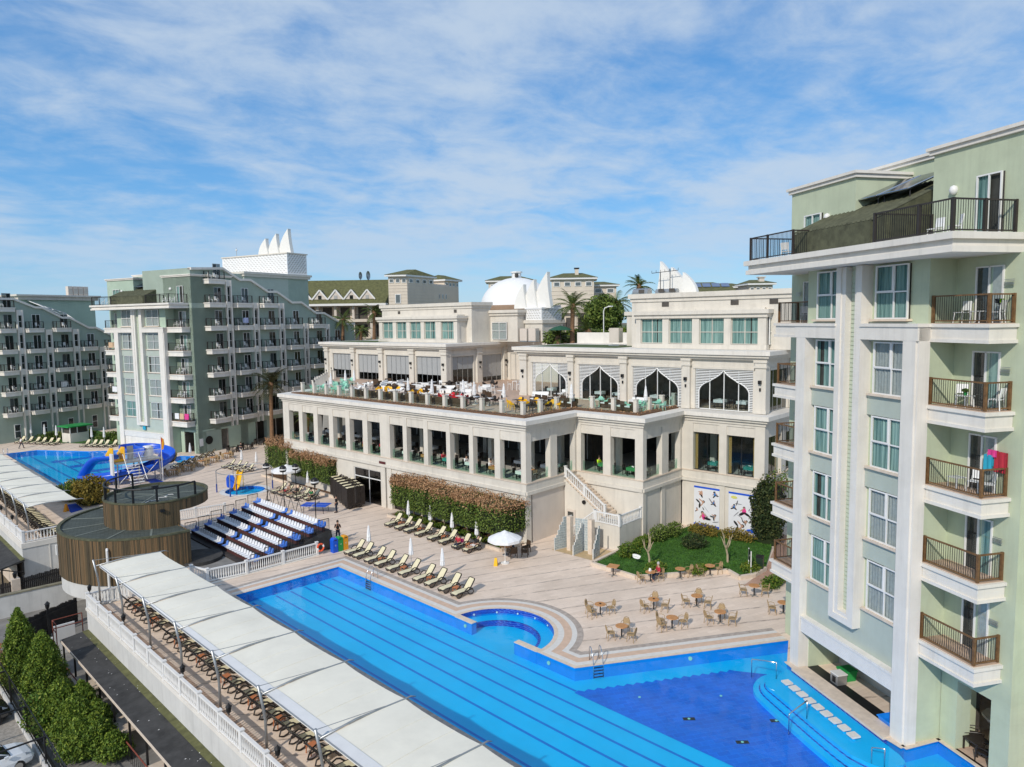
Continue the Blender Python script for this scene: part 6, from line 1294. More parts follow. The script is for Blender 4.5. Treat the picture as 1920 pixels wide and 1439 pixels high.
# ---- wooden drum building
dr = thing('drum_building', 'round building clad in weathered boards with slate roof and upper ring', 'building', (20.6, 64.0, 0))
a0, a1 = rad(87), rad(273); N = 210
def cladding(name, r, z0, z1, aa, ab, n, cx=0, cy=0, parent=dr):
    m = MB(); rr = random.Random(3)
    for i in range(n):
        s = aa + (ab - aa) * i / n; e = aa + (ab - aa) * (i + .9) / n; q = r + rr.uniform(0, .03); zt = z1 + rr.uniform(-.02, .02)
        m.add([(cx + q * math.cos(s), cy + q * math.sin(s), z0), (cx + q * math.cos(e), cy + q * math.sin(e), z0), (cx + q * math.cos(e), cy + q * math.sin(e), zt), (cx + q * math.cos(s), cy + q * math.sin(s), zt), (cx + (r - .04) * math.cos(s), cy + (r - .04) * math.sin(s), z0), (cx + (r - .04) * math.cos(e), cy + (r - .04) * math.sin(e), z0), (cx + (r - .04) * math.cos(e), cy + (r - .04) * math.sin(e), zt), (cx + (r - .04) * math.cos(s), cy + (r - .04) * math.sin(s), zt)],
              [(0, 1, 2, 3), (0, 3, 7, 4), (1, 5, 6, 2), (3, 2, 6, 7)])
    return part(name, m, WOODB, parent, kind='stuff')
def board_mat():
    m = bpy.data.materials.new('weathered_boards'); m.use_nodes = True; t = m.node_tree; b = t.nodes['Principled BSDF']; g = NN(t, 'ShaderNodeNewGeometry'); r = NN(t, 'ShaderNodeValToRGB')
    mp = NN(t, 'ShaderNodeMapping'); mp.inputs['Scale'].default_value = (3, 3, .4); t.links.new(g.outputs['Position'], mp.inputs[0]); f = noise(t, mp.outputs[0], 1.2, 5, .65)
    v = mth(t, 'ADD', mth(t, 'MULTIPLY', g.outputs['Random Per Island'], .55), mth(t, 'MULTIPLY', f, .5)); t.links.new(v, r.inputs[0])
    e = r.color_ramp.elements; e[0].position = .2; e[0].color = (.045, .036, .022, 1); e[1].position = .9; e[1].color = (.22, .13, .06, 1); x = e.new(.5); x.color = (.10, .072, .036, 1)
    t.links.new(r.outputs[0], b.inputs['Base Color']); b.inputs['Roughness'].default_value = .8; return m
WOODB = board_mat()
def arcp(r, aa, ab, n): return [(r * math.cos(aa + (ab - aa) * i / n), r * math.sin(aa + (ab - aa) * i / n)) for i in range(n + 1)]
part('core_wall', MB().prism(arcp(6.9, a0, a1, 60), -.7, 2.72), DARKIN, dr); cladding('cladding_boards', 6.95, -.72, 2.84, a0, a1, N)
m = MB(); fx = .37
for i in range(40): y = -6.9 + i * .345; m.box(fx, y, -.1, fx + .05, y + .31, 2.82)
part('stage_front_boards', m, WOODB, dr, kind='stuff')
part('white_base', MB().prism(arcp(6.86, a0, a1, 60), -1.9, -.72), WAGE, dr)
part('lower_wall', MB().prism(arcp(4.9, a0, a1, 40), -4.1, -1.9), WAGE, dr)
rf = part('slate_roof', MB().prism(arcp(6.85, a0, a1, 60), 2.72, 2.77), SLABROOF, dr)
m = MB(); o_ = arcp(7.0, a0, a1, 60); i_ = arcp(6.72, a0, a1, 60); m.prism(o_ + i_[::-1], 2.76, 2.90); part('roof_rim', m, ROOFT, dr)
for a in (110, 140, 170, 195, 222, 250): part('roof_seam', MB().beam((3.6 * math.cos(rad(a)), 3.6 * math.sin(rad(a)), 2.785), (6.7 * math.cos(rad(a)), 6.7 * math.sin(rad(a)), 2.785), .16, .03), SEAM, rf)
uc = (.2, -.5); ur = 4.0
part('upper_core', MB().prism([(uc[0] + 3.9 * math.cos(a), uc[1] + 3.9 * math.sin(a)) for a in [rad(84) + rad(192) * i / 50 for i in range(51)]], 2.77, 4.62), DARKIN, dr)
cladding('upper_cladding', 3.95, 2.76, 4.86, rad(84), rad(276), 96, *uc); cladding('canopy_fascia', 3.95, 3.95, 4.86, rad(-84), rad(84), 84, *uc)
part('canopy_soffit', MB().prism(circ(uc[0], uc[1], 3.9, 60), 3.95, 4.05), DARKIN, dr)
ur_ = part('upper_slate_roof', MB().prism(circ(uc[0], uc[1], 3.88, 60), 4.62, 4.70), SLABROOF, dr)
m = MB(); o_ = circ(uc[0], uc[1], 4.02, 60, 0, 2 * PI - 1e-4) ; i_ = circ(uc[0], uc[1], 3.80, 60, 0, 2 * PI - 1e-4)
vs = [(x, y, 4.92) for x, y in o_] + [(x, y, 4.92) for x, y in i_] + [(x, y, 4.66) for x, y in i_] + [(x, y, 4.80) for x, y in o_]
n = len(o_); fs = [(i, (i + 1) % n, n + (i + 1) % n, n + i) for i in range(n)] + [(n + i, n + (i + 1) % n, 2 * n + (i + 1) % n, 2 * n + i) for i in range(n)] + [(3 * n + i, 3 * n + (i + 1) % n, (i + 1) % n, i) for i in range(n)]
part('upper_rim', MB().add(vs, fs), ROOFT, dr)
for a in (25, 75, 130, 175, 230, 285, 335): part('roof_seam', MB().beam((uc[0], uc[1], 4.71), (uc[0] + 3.75 * math.cos(rad(a)), uc[1] + 3.75 * math.sin(rad(a)), 4.71), .12, .03), SEAM, ur_)
rp = [(uc[0] + 3.85 * math.cos(rad(a)), uc[1] + 3.85 * math.sin(rad(a)), 6.0) for a in range(100, 301, 8)]
part('guard_rail', MB().tube(rp, .07, 6), DKMETAL, dr)
for a in (100, 124, 150, 176, 202, 226, 252, 276, 300): part('guard_post', MB().box(-.07, -.07, 4.7, .07, .07, 6.0), DKMETAL, dr, loc=(uc[0] + 3.85 * math.cos(rad(a)), uc[1] + 3.85 * math.sin(rad(a)), 0))
part('floodlight', MB().box(-.2, -.15, 6.0, .25, .15, 6.25), DKMETAL, dr, loc=(uc[0] - 1.3, uc[1] - 3.6, 0))
cab = [(uc[0] - 2.2 + .25 * i + .18 * math.sin(i * 2.3), uc[1] - 2.6 + .30 * math.cos(i * 1.7) + .12 * i, 4.73) for i in range(14)]
part('white_cable', MB().tube(cab, .025, 4), FRAMEW, dr)
part('drain_pipe', MB().tube([(-5.0, -4.95, 2.2), (-5.05, -5.1, 2.1), (-5.05, -5.15, -3.8)], .09, 8), FRAMEW, dr)
part('wall_plate', MB().box(-7.05, .8, .9, -6.95, 1.15, 1.7), FRAMEW, dr)
part('camera_bracket', MB().box(-.9, -4.6, 4.1, -.6, -4.35, 4.3), DKMETAL, dr)
t = thing('retaining_wall', 'grey wall under the wooden drum building', 'wall', (16.25, 56, 0)); part('wall', MB().box(0, 0, -4.1, .2, 18, -.02), WAGE, t)
t = thing('stage_disc', 'low dark round stage platform beside the wooden drum', 'platform', (21.9, 58.2, 0)); part('platform', MB().lathe([(1.9, .004), (1.9, .28), (0, .3)], 36), FELT, t)
part('stage_floor', MB().sheet([(20.9, 52.3), (24.4, 52.3), (24.4, 70.5), (20.9, 71)], .006), ASPH, kind='structure')
# ---- grandstand
gs = thing('grandstand', 'black tiered grandstand with rows of white and blue seats', 'grandstand', (23.7, 52.6, 0))
SE = MB(); SE.add([(-.19, -.17, .0), (.17, -.19, .02), (.17, .19, .02), (-.19, .17, .0), (-.19, -.17, -.05), (.17, -.19, -.05), (.17, .19, -.05), (-.19, .17, -.05)], [(0, 1, 2, 3), (7, 6, 5, 4), (0, 4, 5, 1), (1, 5, 6, 2), (2, 6, 7, 3), (3, 7, 4, 0)])
SE.add([(.17, -.19, .0), (.17, .19, .0), (.24, .17, .24), (.255, .10, .32), (.255, -.10, .32), (.24, -.17, .24), (.21, -.19, .0), (.21, .19, .0), (.28, .17, .24), (.295, .10, .32), (.295, -.10, .32), (.28, -.17, .24)], [(0, 5, 4, 3, 2, 1), (6, 7, 8, 9, 10, 11), (0, 1, 7, 6), (1, 2, 8, 7), (2, 3, 9, 8), (3, 4, 10, 9), (4, 5, 11, 10), (5, 0, 6, 11)])
SW = SE.mesh('seat', mat('white_seat_shell', (.78, .79, .82), .35, .05)); SB = SE.mesh('seat', SEATB); SBD = SE.mesh('seat', mat('mid_blue_seat', (.06, .19, .62), .35, .08))
for r in range(6):
    x = 1.18 * r; z = .12 + .29 * r
    part('tier', MB().box(x, 0, 0, x + 1.19, 13.0, z), mat('dark_tier_board', (.05, .042, .04), .8, .3), gs)
    part('tier_riser', MB().box(x + .55, .02, z + .002, x + .62, 12.98, z + .30), mat('maroon_board', (.085, .03, .03), .8, .3), gs)
    part('seat_rail', MB().box(x + .5, .1, z + .3, x + .7, 12.9, z + .34), DKMETAL, gs)
    n = 27; r0 = random.Random(r)
    for i in range(n):
        if i in (13,): continue
        blue = i in (0, 1, 12, 14, 25, 26) or (i == 2 and r > 2)
        part('seat', (SB if r0.random() < .5 else SBD) if blue else SW, None, gs, loc=(x + .6, .3 + i * .475, z + .42))
m = MB(); m.box(7.10, 0, 0, 7.16, 13, 1.55); part('back_panel', m, DKMETAL, gs); part('side_panel', MB().wallpoly([(4.6, 0), (7.1, 0), (7.1, 1.6), (5.9, 1.45), (4.6, 1.1)], -.08, -.02), FELT, gs)
for side in (0, 13.0):
    for r in range(6):
        x = 1.18 * r; z = .12 + .29 * r; m = MB(); m.beam((x + .02, side, z + 1.05), (x + 1.03, side, z + 1.05), .05, .05); m.beam((x + .02, side, z + .15), (x + 1.03, side, z + .15), .04, .04); m.bar((x + .03, side, z), (x + .03, side, z + 1.07), .03, 5); m.bar((x + 1.03, side, z), (x + 1.03, side, z + 1.07), .03, 5)
        for k in range(1, 8): m.bar((x + k * .13, side, z + .15), (x + k * .13, side, z + 1.05), .012, 4)
        part('side_railing', m, DKMETAL, gs)
for y in range(0, 14, 2): part('strut', MB().bar((7.3, y, 0), (7.1, y, 1.5), .035, 5), DKMETAL, gs)
for i, (mm, nm, x) in enumerate(((BLUE, 'blue', 30.45), (GRN, 'green', 30.95), (ORNG, 'yellow', 31.45))):
    t = thing('recycling_bin', '%s recycling bin at the end of the grandstand' % nm, 'recycling bin', (x, 51.55 + .02 * i, 0), .04, 'recycling bins')
    part('bin_body', MB().box(-.23, -.2, .0, .23, .25, .95), mm, t); m = MB(lambda a, b, c: (a, b, c)); m.wallpoly([(-.235, .95), (.235, .95), (.235, 1.05), (.12, 1.2), (-.12, 1.2), (-.235, 1.05)], -.21, .26); part('hood', m, mm, t)
    part('slot', MB().box(-.13, -.215, 1.0, .13, -.205, 1.07), DKMETAL, t)
    for k in range(3): a = 2 * PI * k / 3 + .3; part('recycling_arrow', MB().add([(.08 * math.cos(a), -.207, .6 + .08 * math.sin(a)), (.08 * math.cos(a + 1.3), -.207, .6 + .08 * math.sin(a + 1.3)), (.045 * math.cos(a + 1.3), -.207, .6 + .045 * math.sin(a + 1.3)), (.045 * math.cos(a), -.207, .6 + .045 * math.sin(a))], [(0, 1, 2, 3)]), FRAMEW, t)
# spotlights on poles, table tennis, paddling pool ring and little slides
for i, (x, y, h) in enumerate(((34.8, 72.2, 3.5), (34.15, 67.2, 4.0), (36.9, 69.8, 3.4), (33.6, 60.0, 3.9))):
    t = thing('stage_spotlight', 'black round stage spotlight on a pole behind the grandstand, %s from the left' % nth(i), 'spotlight', (x, y, 0), 0, 'stage spotlights'); part('pole', MB().bar((0, 0, 0), (0, 0, h), .045, 6), DKMETAL, t); part('lamp_head', MB().lathe([(.0, h - .15), (.3, h - .05), (.36, h + .2), (.3, h + .45), (.1, h + .6), (0, h + .62)], 12), DKMETAL, t, smooth=True); part('base_plate', MB().lathe([(.3, 0), (.28, .05), (.05, .07)], 8), DKMETAL, t)
    part('lamp_ring', MB().lathe([(.37, h + .12), (.39, h + .2), (.37, h + .26)], 12), FRAMEW, t)
t = thing('table_tennis_table', 'blue table tennis table behind the grandstand', 'table', (35.95, 64.1, 0), rad(-55)); part('table_top', MB().box(-1.37, -.76, .72, 1.37, .76, .76), BLUE, t); part('net', MB().box(-.01, -.9, .76, .01, .9, .92), FRAMEW, t); part('centre_line', MB().box(-1.36, -.01, .7605, 1.36, .01, .763), FRAMEW, t)
for x in (-1, 1):
    for y in (-.6, .6): part('leg', MB().bar((x, y, .72), (x * 1.05, y, 0), .03, 5), DKMETAL, t)
t = thing('speaker_truss', 'low black metal trestle behind the upper grandstand seats', 'trestle', (34.2, 63.5, 0))
for k in range(5): part('truss_bar', MB().bar((0, k * 1.6, 0), (0, k * 1.6 + .8, 1.5), .03, 5).bar((0, k * 1.6 + .8, 1.5), (0, k * 1.6 + 1.6, 0), .03, 5), DKMETAL, t)
part('truss_top', MB().bar((0, 0, 1.5), (0, 8.0, 1.5), .035, 5), DKMETAL, t)
t = thing('pool_ring_frame', 'grey tubular ring frame on blue posts round the paddling pool', 'frame', (35.25, 78.6, 0)); part('ring_tube', MB().tube([(3.0 * math.cos(a), 3.0 * math.sin(a), 2.45) for a in [2 * PI * i / 32 for i in range(33)]], .045, 6), GALV, t, smooth=True)
for a in (-30, 90, 150, 215):
    x, y = 3.0 * math.cos(rad(a)), 3.0 * math.sin(rad(a)); part('post', MB().bar((x, y, .9), (x, y, 2.45), .05, 6), GALV, t); part('post_sleeve', MB().bar((x, y, 0), (x, y, .95), .075, 6), mat('navy_sleeve', (.02, .05, .25), .4), t)
def trough(path, r, mm, parent, name='slide_trough', n=8, wall=PI):
    P = [Vector(p) for p in path]; m = MB(); vs = []; k = n + 1
    for i, p in enumerate(P):
        d = (P[min(i + 1, len(P) - 1)] - P[max(i - 1, 0)]).normalized(); s = d.cross(Vector((0, 0, 1))).normalized(); u = s.cross(d)
        for rr in (r, r + .06):
            for j in range(k):
                a = -wall / 2 + wall * j / n; vs.append(tuple(p + s * (rr * math.sin(a)) - u * (rr * math.cos(a)) + u * r))
    w = 2 * k; fs = []
    for i in range(len(P) - 1):
        o, q = i * w, (i + 1) * w
        for j in range(n): fs += [(o + j, o + j + 1, q + j + 1, q + j), (o + k + j, q + k + j, q + k + j + 1, o + k + j + 1)]
        fs += [(o, q, q + k, o + k), (o + n, o + k + n, q + k + n, q + n)]
    return part(name, m.add(vs, fs), mm, parent, smooth=True)
def smooth_path(P, it=2):
    for _ in range(it):
        Q = [P[0]]
        for i in range(len(P) - 1): a, b = Vector(P[i]), Vector(P[i + 1]); Q += [tuple(a * .75 + b * .25), tuple(a * .25 + b * .75)]
        P = Q + [P[-1]]
    return P
t = thing('toddler_slide', 'yellow toddler slide at the edge of the paddling pool', 'slide', (35.4, 80.2, 0), -.7); trough(smooth_path([(0, .6, 1.75), (0, .2, 1.75), (0, -.5, .9), (0, -1.3, .2), (0, -1.7, .15)]), .28, YEL, t); part('ladder', MB().bar((-.2, .6, 0), (-.2, .6, 1.7), .04, 5).bar((.2, .6, 0), (.2, .6, 1.7), .04, 5), YEL, t)
t = thing('slide_panel', 'blue rounded play panel beside the yellow toddler slide', 'play panel', (34.4, 80.4, 0), -.9); part('panel', MB().wallpoly([(-.5, .5), (-.4, .2), (.3, .1), (.5, .5), (.5, 1.3), (.3, 1.7), (-.2, 1.75), (-.5, 1.3)], -.06, .06), BLUE, t); part('post', MB().bar((0, 0, 0), (0, 0, .3), .05, 6), GALV, t)
t = thing('water_jet_post', 'slim blue and grey post standing in the paddling pool', 'post', (33.7, 77.3, -.3)); part('post', MB().bar((0, 0, 0), (0, 0, 2.6), .045, 6), GALV, t); part('post_sleeve', MB().bar((0, 0, .2), (0, 0, 1.5), .07, 6), MATS['navy_sleeve'], t)
# ---- water slides
ws = thing('water_slide', 'big blue and yellow water slide with white railed platform at the distant pool', 'water slide', (0, 0, 0))
part('platform', MB().box(25.6, 91.0, 2.75, 30.6, 93.2, 2.92), GALV, ws)
for x in (25.75, 28.1, 30.45):
    for y in (91.15, 93.05): part('leg', MB().bar((x, y, 0), (x, y, 2.75), .075, 6), GALV, ws)
for a, b in (((28.1, 91.15, .3), (30.45, 91.15, 2.7)), ((28.1, 91.15, 2.7), (30.45, 91.15, .3)), ((25.75, 91.15, .3), (28.1, 91.15, 2.7)), ((28.1, 93.05, .3), (30.45, 93.05, 2.7))): part('brace', MB().bar(a, b, .035, 5), GALV, ws)
m = MB()
for y in (91.05, 93.15): 
    m.beam((26.6, y, 3.95), (30.6, y, 3.95), .05, .05)
    for i in range(27): m.bar((26.6 + i * .15, y, 2.92), (26.6 + i * .15, y, 3.95), .014, 4)
part('platform_railing', m, FRAMEW, ws, kind='stuff')
for i in range(9): part('stair_step', MB().box(26.4 + .02 * i, 88.4 + i * .29, .3 * i + .1, 28.0, 88.68 + i * .29, .3 * i + .16), FRAMEW, ws)
part('stair_rail', MB().bar((26.35, 88.4, 1.1), (26.35, 91.0, 3.9), .04, 5), GALV, ws); part('stair_rail', MB().bar((28.05, 88.4, 1.1), (28.05, 91.0, 3.9), .04, 5), GALV, ws)
trough(smooth_path([(28.6, 93.0, 3.0), (28.4, 96.2, 2.95), (29.2, 99.2, 2.75), (31.4, 99.3, 2.5), (32.9, 97.0, 2.2), (32.7, 94.2, 1.85), (30.8, 92.3, 1.4), (28.4, 92.0, .95), (25.9, 92.6, .55), (24.2, 94.6, .25), (23.8, 97.0, 0.0)]), .85, BLUE, ws, wall=PI * 1.15)
trough(smooth_path([(32.97, 96.0, 1.93), (32.9, 94.9, 1.8), (32.3, 93.5, 1.66)]), .90, YEL, ws, 'yellow_section', wall=PI * .9)
trough(smooth_path([(26.0, 93.0, 3.0), (25.3, 94.6, 2.85), (24.9, 96.2, 2.5), (24.6, 97.6, 1.6), (24.3, 99.0, .3)]), .6, BLUE, ws, 'left_trough')
m = MB()
for s in (-.62, .62): m.add([(26.2 + s, 92.0, 2.92), (26.2 + s, 93.4, 2.92), (26.0 + s, 94.2, 3.2), (26.0 + s, 94.2, 3.6), (26.2 + s, 93.2, 4.5), (26.2 + s, 92.0, 4.6), (26.28 + s, 92.0, 2.92), (26.28 + s, 93.4, 2.92), (26.08 + s, 94.2, 3.2), (26.08 + s, 94.2, 3.6), (26.28 + s, 93.2, 4.5), (26.28 + s, 92.0, 4.6)], [(0, 1, 2, 3, 4, 5), (11, 10, 9, 8, 7, 6), (5, 4, 10, 11), (0, 5, 11, 6)])
part('yellow_entry', m, YEL, ws); part('entry_floor', MB().box(25.5, 91.9, 2.93, 26.9, 93.6, 3.05), YEL, ws)
part('entry_gate', MB().box(27.4, 92.9, 2.92, 28.1, 93.0, 4.5), GALV, ws); part('entry_gate', MB().box(25.2, 91.1, 1.5, 25.4, 92.0, 4.0), FRAMEW, ws)
part('start_drum', MB().lathe([(.6, 2.9), (.62, 3.9), (.5, 4.1), (0, 4.15)], 12, (30.0, 93.8)), FRAMEW, ws)
t = thing('flagpole', 'flagpole with orange and red flag on the slide platform', 'flag', (30.45, 90.4, 0)); part('pole', MB().bar((0, 0, 0), (0, 0, 5.6), .035, 6), FRAMEW, t); part('flag', MB().add([(0.02, 0, 5.5), (.3, -.12, 5.2), (.42, .05, 4.6), (.2, -.1, 4.0), (.02, 0, 3.95)], [(0, 1, 2, 3, 4)]), ORNG, t); part('flag_hoist', MB().add([(0.03, -.02, 5.55), (.14, -.06, 5.2), (.12, -.03, 4.4), (.03, -.02, 3.9)], [(0, 1, 2, 3)]), RED, t)
for lab, P in (('blue mat on the paving left of the drum building', [(18.78, 82.57), (20.02, 83.24), (20.21, 86.64), (19.05, 86.46)]), ('blue mat on the paving under the water slide', [(29.2, 89.6), (30.6, 90.1), (30.4, 93.3), (29.3, 93.25)])):
    t = tag(part('floor_mat', MB().prism(P, .004, .04), mat('blue_mat', (.006, .05, .36), .7, .1)), lab, 'mat')
t = thing('low_wall', 'low stone wall with yellow panel at the near edge of the distant pool', 'wall', (21.2, 94.6, 0)); part('wall', MB().box(0, 0, 0, 1.2, .5, .9), BEIGE, t); part('yellow_panel', MB().box(2.6, -.1, .0, 4.2, .2, .8), ORNG, t); part('coping', MB().box(1.2, .1, 0, 8.4, .5, .45), BEIGE, t)
# kiosk
t = thing('kiosk', 'small white kiosk with green roof by the distant hotel wing', 'kiosk', (31.9, 134.0, 0), rad(15)); part('wall', MB().box(-1.5, -1.2, 0, 1.5, 1.2, 1.5), WHITE, t); part('roof', MB().box(-2.0, -1.7, 2.55, 2.0, 1.7, 2.72), GRN, t); part('opening', MB().box(-1.3, -1.0, 1.5, 1.3, 1.0, 2.5), DARKIN, t)
for x in (-1.45, -.3, 1.45):
    for y in (-1.15, 1.15): part('post', MB().box(x - .06, y - .06, 1.5, x + .06, y + .06, 2.55), FRAMEW, t)
# glass block shower screens
gb = thing('shower_screens', 'stepped glass block shower screens with stone posts by the stair', 'shower screen', (0, 0, 0))
def gblock(a, b, hs, name='glass_block_panel'):
    a, b = Vector(a), Vector(b); L = (b - a).length; d = (b - a) / L; nrm = Vector((-d.y, d.x)) * .05; n = max(1, round(L / .2)); m = MB(); g = MB()
    for i in range(n):
        h = hs[0] + (hs[1] - hs[0]) * (i + .5) / n; r = int(h / .2)
        for k in range(r):
            p = a + d * (L * (i + .06) / n); q = a + d * (L * (i + .94) / n); z0, z1 = .06 + k * .2 + .015, .06 + k * .2 + .185
            m.add([(*(p + nrm), z0), (*(q + nrm), z0), (*(q + nrm), z1), (*(p + nrm), z1), (*(p - nrm), z0), (*(q - nrm), z0), (*(q - nrm), z1), (*(p - nrm), z1)], [(0, 3, 2, 1), (4, 5, 6, 7), (0, 1, 5, 4), (1, 2, 6, 5), (2, 3, 7, 6), (3, 0, 4, 7)])
        p = a + d * (L * i / n); q = a + d * (L * (i + 1) / n); w = nrm * .7; zt = .06 + r * .2
        g.add([(*(p + w), 0), (*(q + w), 0), (*(q + w), zt), (*(p + w), zt), (*(p - w), 0), (*(q - w), 0), (*(q - w), zt), (*(p - w), zt)], [(0, 3, 2, 1), (4, 5, 6, 7), (2, 3, 7, 6), (1, 2, 6, 5), (3, 0, 4, 7)])
    o = part(name, g, MARB, gb); part('glass_blocks', m, GLASSB, o, kind='stuff')
gblock((43.0, 38.4), (44.1, 38.2), (.9, 2.8)); gblock((44.4, 37.3), (44.9, 35.9), (2.75, 2.75)); gblock((43.0, 36.4), (44.3, 36.5), (.7, 2.6)); gblock((43.3, 34.6), (44.5, 34.9), (.8, 2.7)); gblock((44.1, 38.2), (44.9, 38.1), (2.8, 2.8))
for x, y in ((43.95, 37.5), (44.35, 35.6)): part('stone_post', MB().box(x - .2, y - .2, 0, x + .2, y + .2, 2.85), BEIGE, gb)
part('shower_floor', MB().sheet([(43.0, 38.7), (46, 38.7), (46, 34.4), (43.2, 34.4)], .012), mat('yellow_stone_floor', (.52, .38, .21), .6, .15, 2), gb)
# lawn sign, bin
t = thing('garden_sign', 'dark rectangular garden sign on two white posts', 'sign', (48.8, 24.25, .2), -.9)
for y in (-.4, .4): part('post', MB().box(-.03, y - .03, 0, .03, y + .03, 1.6), FRAMEW, t)
part('board', MB().box(-.03, -.37, .75, .03, .37, 1.55), DKMETAL, t); part('white_emblem', MB().add([(-.035, .02, 1.05), (-.035, .14, 1.1), (-.035, .05, 1.18), (-.035, -.1, 1.28), (-.035, -.03, 1.15)], [(0, 1, 2, 3, 4)]), FRAMEW, t)
t = thing('litter_bin', 'dark green litter bin at the corner of the lawn', 'bin', (49.7, 23.9, .1), .3); part('bin_body', MB().box(-.25, -.25, 0, .25, .25, 1.0), mat('dark_green_bin', (.012, .03, .018), .4), t); part('lid', MB().box(-.27, -.27, 1.0, .27, .27, 1.1), DKMETAL, t)
# ---- service yard on the left: shed roofs, fences, gate
t = thing('shed', 'long lean-to shed with black felt roof below the near wall', 'shed', (11.05, 53.5, 0)); rf = part('felt_roof', MB().add([(0, 0, -1.62), (1.62, 0, -1.45), (1.62, -60, -1.45), (0, -60, -1.62), (0, 0, -1.70), (1.62, 0, -1.56), (1.62, -60, -1.56), (0, -60, -1.70)], [(0, 1, 2, 3), (7, 6, 5, 4), (0, 4, 5, 1), (2, 6, 7, 3), (3, 7, 4, 0)]), FELT, t)
part('mossy_edge', MB().add([(1.27, 0, -1.475), (1.64, 0, -1.43), (1.64, -60, -1.43), (1.27, -60, -1.475)], [(0, 3, 2, 1)]), MOSS, t); part('eave_board', MB().box(-.04, -60, -1.74, 0, 0, -1.6), BEIGE, t)
m = MB(); r0 = random.Random(5)
for i in range(70): 
    x, y = r0.uniform(.2, 1.55), -r0.uniform(.5, 30); s = r0.uniform(.02, .07); z = -1.61 + x * .105; m.add([(x - s, y - s * .5, z), (x + s, y, z + .005), (x, y + s * .6, z + .004)], [(0, 1, 2)])
part('lichen_spots', m, PLASTW, rf, kind='stuff')
for i in range(22): part('post', MB().box(.02, -.4 - i * 2.6, -4.05, .12, -.3 - i * 2.6, -1.7), DKMETAL, t)
for i in range(4):
    y = -4.5 - i * 6.5; part('bench_top', MB().box(-.3, y - 1.2, -3.1, .9, y + 1.2, -3.0), BEIGE, t)
part('handrail', MB().bar((-.1, 0, -3.0), (-.1, -40, -3.0), .04, 5), REDBR, t)
m = MB()
for i in range(120): m.bar((-.1, -.3 - i * .3, -4.05), (-.1, -.3 - i * .3, -3.0), .016, 4)
part('railing_bars', m, DKMETAL, t, kind='stuff')
t = thing('stair_frame', 'rusty red tubular stair frame at the end of the shed', 'frame', (10.9, 53.8, 0))
for p, q in (((0, 0, -4), (0, 0, -.6)), ((0, .9, -4), (0, .9, -.6)), ((1.75, .9, -4), (1.75, .9, -.6)), ((0, 0, -.6), (0, .9, -.6)), ((0, .9, -.6), (1.75, .9, -.6)), ((0, .9, -1.2), (1.75, .9, -1.2)), ((0, 0, -1.2), (0, .9, -1.2))): part('tube', MB().bar(p, q, .035, 5), REDBR, t)
t = thing('shed', 'black felt shed roof below the far balustrade at the left edge', 'shed', (11.1, 73.2, 0)); part('felt_roof', MB().add([(0, 0, -1.6), (1.78, 0, -1.2), (1.78, 40, -1.2), (0, 40, -1.6), (0, 0, -1.75), (1.78, 0, -1.35), (1.78, 40, -1.35), (0, 40, -1.75)], [(0, 1, 2, 3), (7, 6, 5, 4), (0, 4, 5, 1), (2, 6, 7, 3), (3, 7, 4, 0)]), FELT, t)
part('mossy_edge', MB().add([(1.5, 0, -1.25), (1.8, 0, -1.17), (1.8, 40, -1.17), (1.5, 40, -1.25)], [(0, 1, 2, 3)]), MOSS, t)
for y in (.3, 3.2, 7): part('post', MB().box(.1, y, -4.05, .22, y + .12, -1.7), DKMETAL, t)
part('shed_wall', MB().box(1.2, .6, -4.05, 1.3, 40, -1.7), BEIGE, t); part('brace', MB().bar((1.7, .2, -1.4), (1.7, .2, -2.6), .06, 5).bar((1.7, .2, -2.4), (.2, .2, -1.8), .05, 5), DKMETAL, t)
def wood_fence(pts, label, z0=-3.95, h=1.9, mm=None):
    t = thing('wooden_fence', label, 'fence', (*pts[0], 0)); o0 = Vector(pts[0])
    for k in range(len(pts) - 1):
        a, b = Vector(pts[k]) - o0, Vector(pts[k + 1]) - o0; L = (b - a).length; d = (b - a) / L; n = int(L / .14); r0 = random.Random(k)
        for i in range(n):
            p = a + d * (L * i / n); q = a + d * (L * (i + .8) / n); hh = h + r0.uniform(-.06, .06); part('fence_board', MB().beam((*((p + q) / 2), z0), (*((p + q) / 2), z0 + hh), .03, .125), FENCEM, t)
        for zz in (.4, h - .35): part('fence_rail', MB().beam((*a, z0 + zz), (*b, z0 + zz), .09, .1), FENCEM, t)
    return t
FENCEM = mat('charcoal_fence', (.03, .026, .024), .8, .35, 3)
wood_fence([(11.9, 70.2), (15.6, 70.9)], 'dark board fence panel right of the stone gate post', -3.9, 2.0); wood_fence([(6.0, 70.6), (11.3, 70.2)], 'dark board fence panel left of the stone gate post', -3.9, 1.9); wood_fence([(9.4, 60.0), (14.2, 62.6)], 'dark picket fence behind the conifers', -4.0, 1.9)
t = thing('gate_post', 'pale stone gate post with lantern between dark fence panels', 'gate post', (11.6, 70.2, -4)); part('post', MB().box(-.3, -.3, 0, .3, .3, 2.2), BEIGE, t); part('post_lamp', MB().lathe([(.05, 2.2), (.14, 2.35), (.16, 2.6), (.2, 2.62), (0, 2.85)], 6), DKMETAL, t)
t = thing('lantern_post', 'black lantern on a post at the picket fence', 'lantern', (11.9, 60.9, -4)); part('post', MB().box(-.08, -.08, 0, .08, .08, 2.1), DKMETAL, t); part('lamp', MB().lathe([(.05, 2.1), (.14, 2.25), (.16, 2.5), (.2, 2.52), (0, 2.75)], 6), DKMETAL, t)
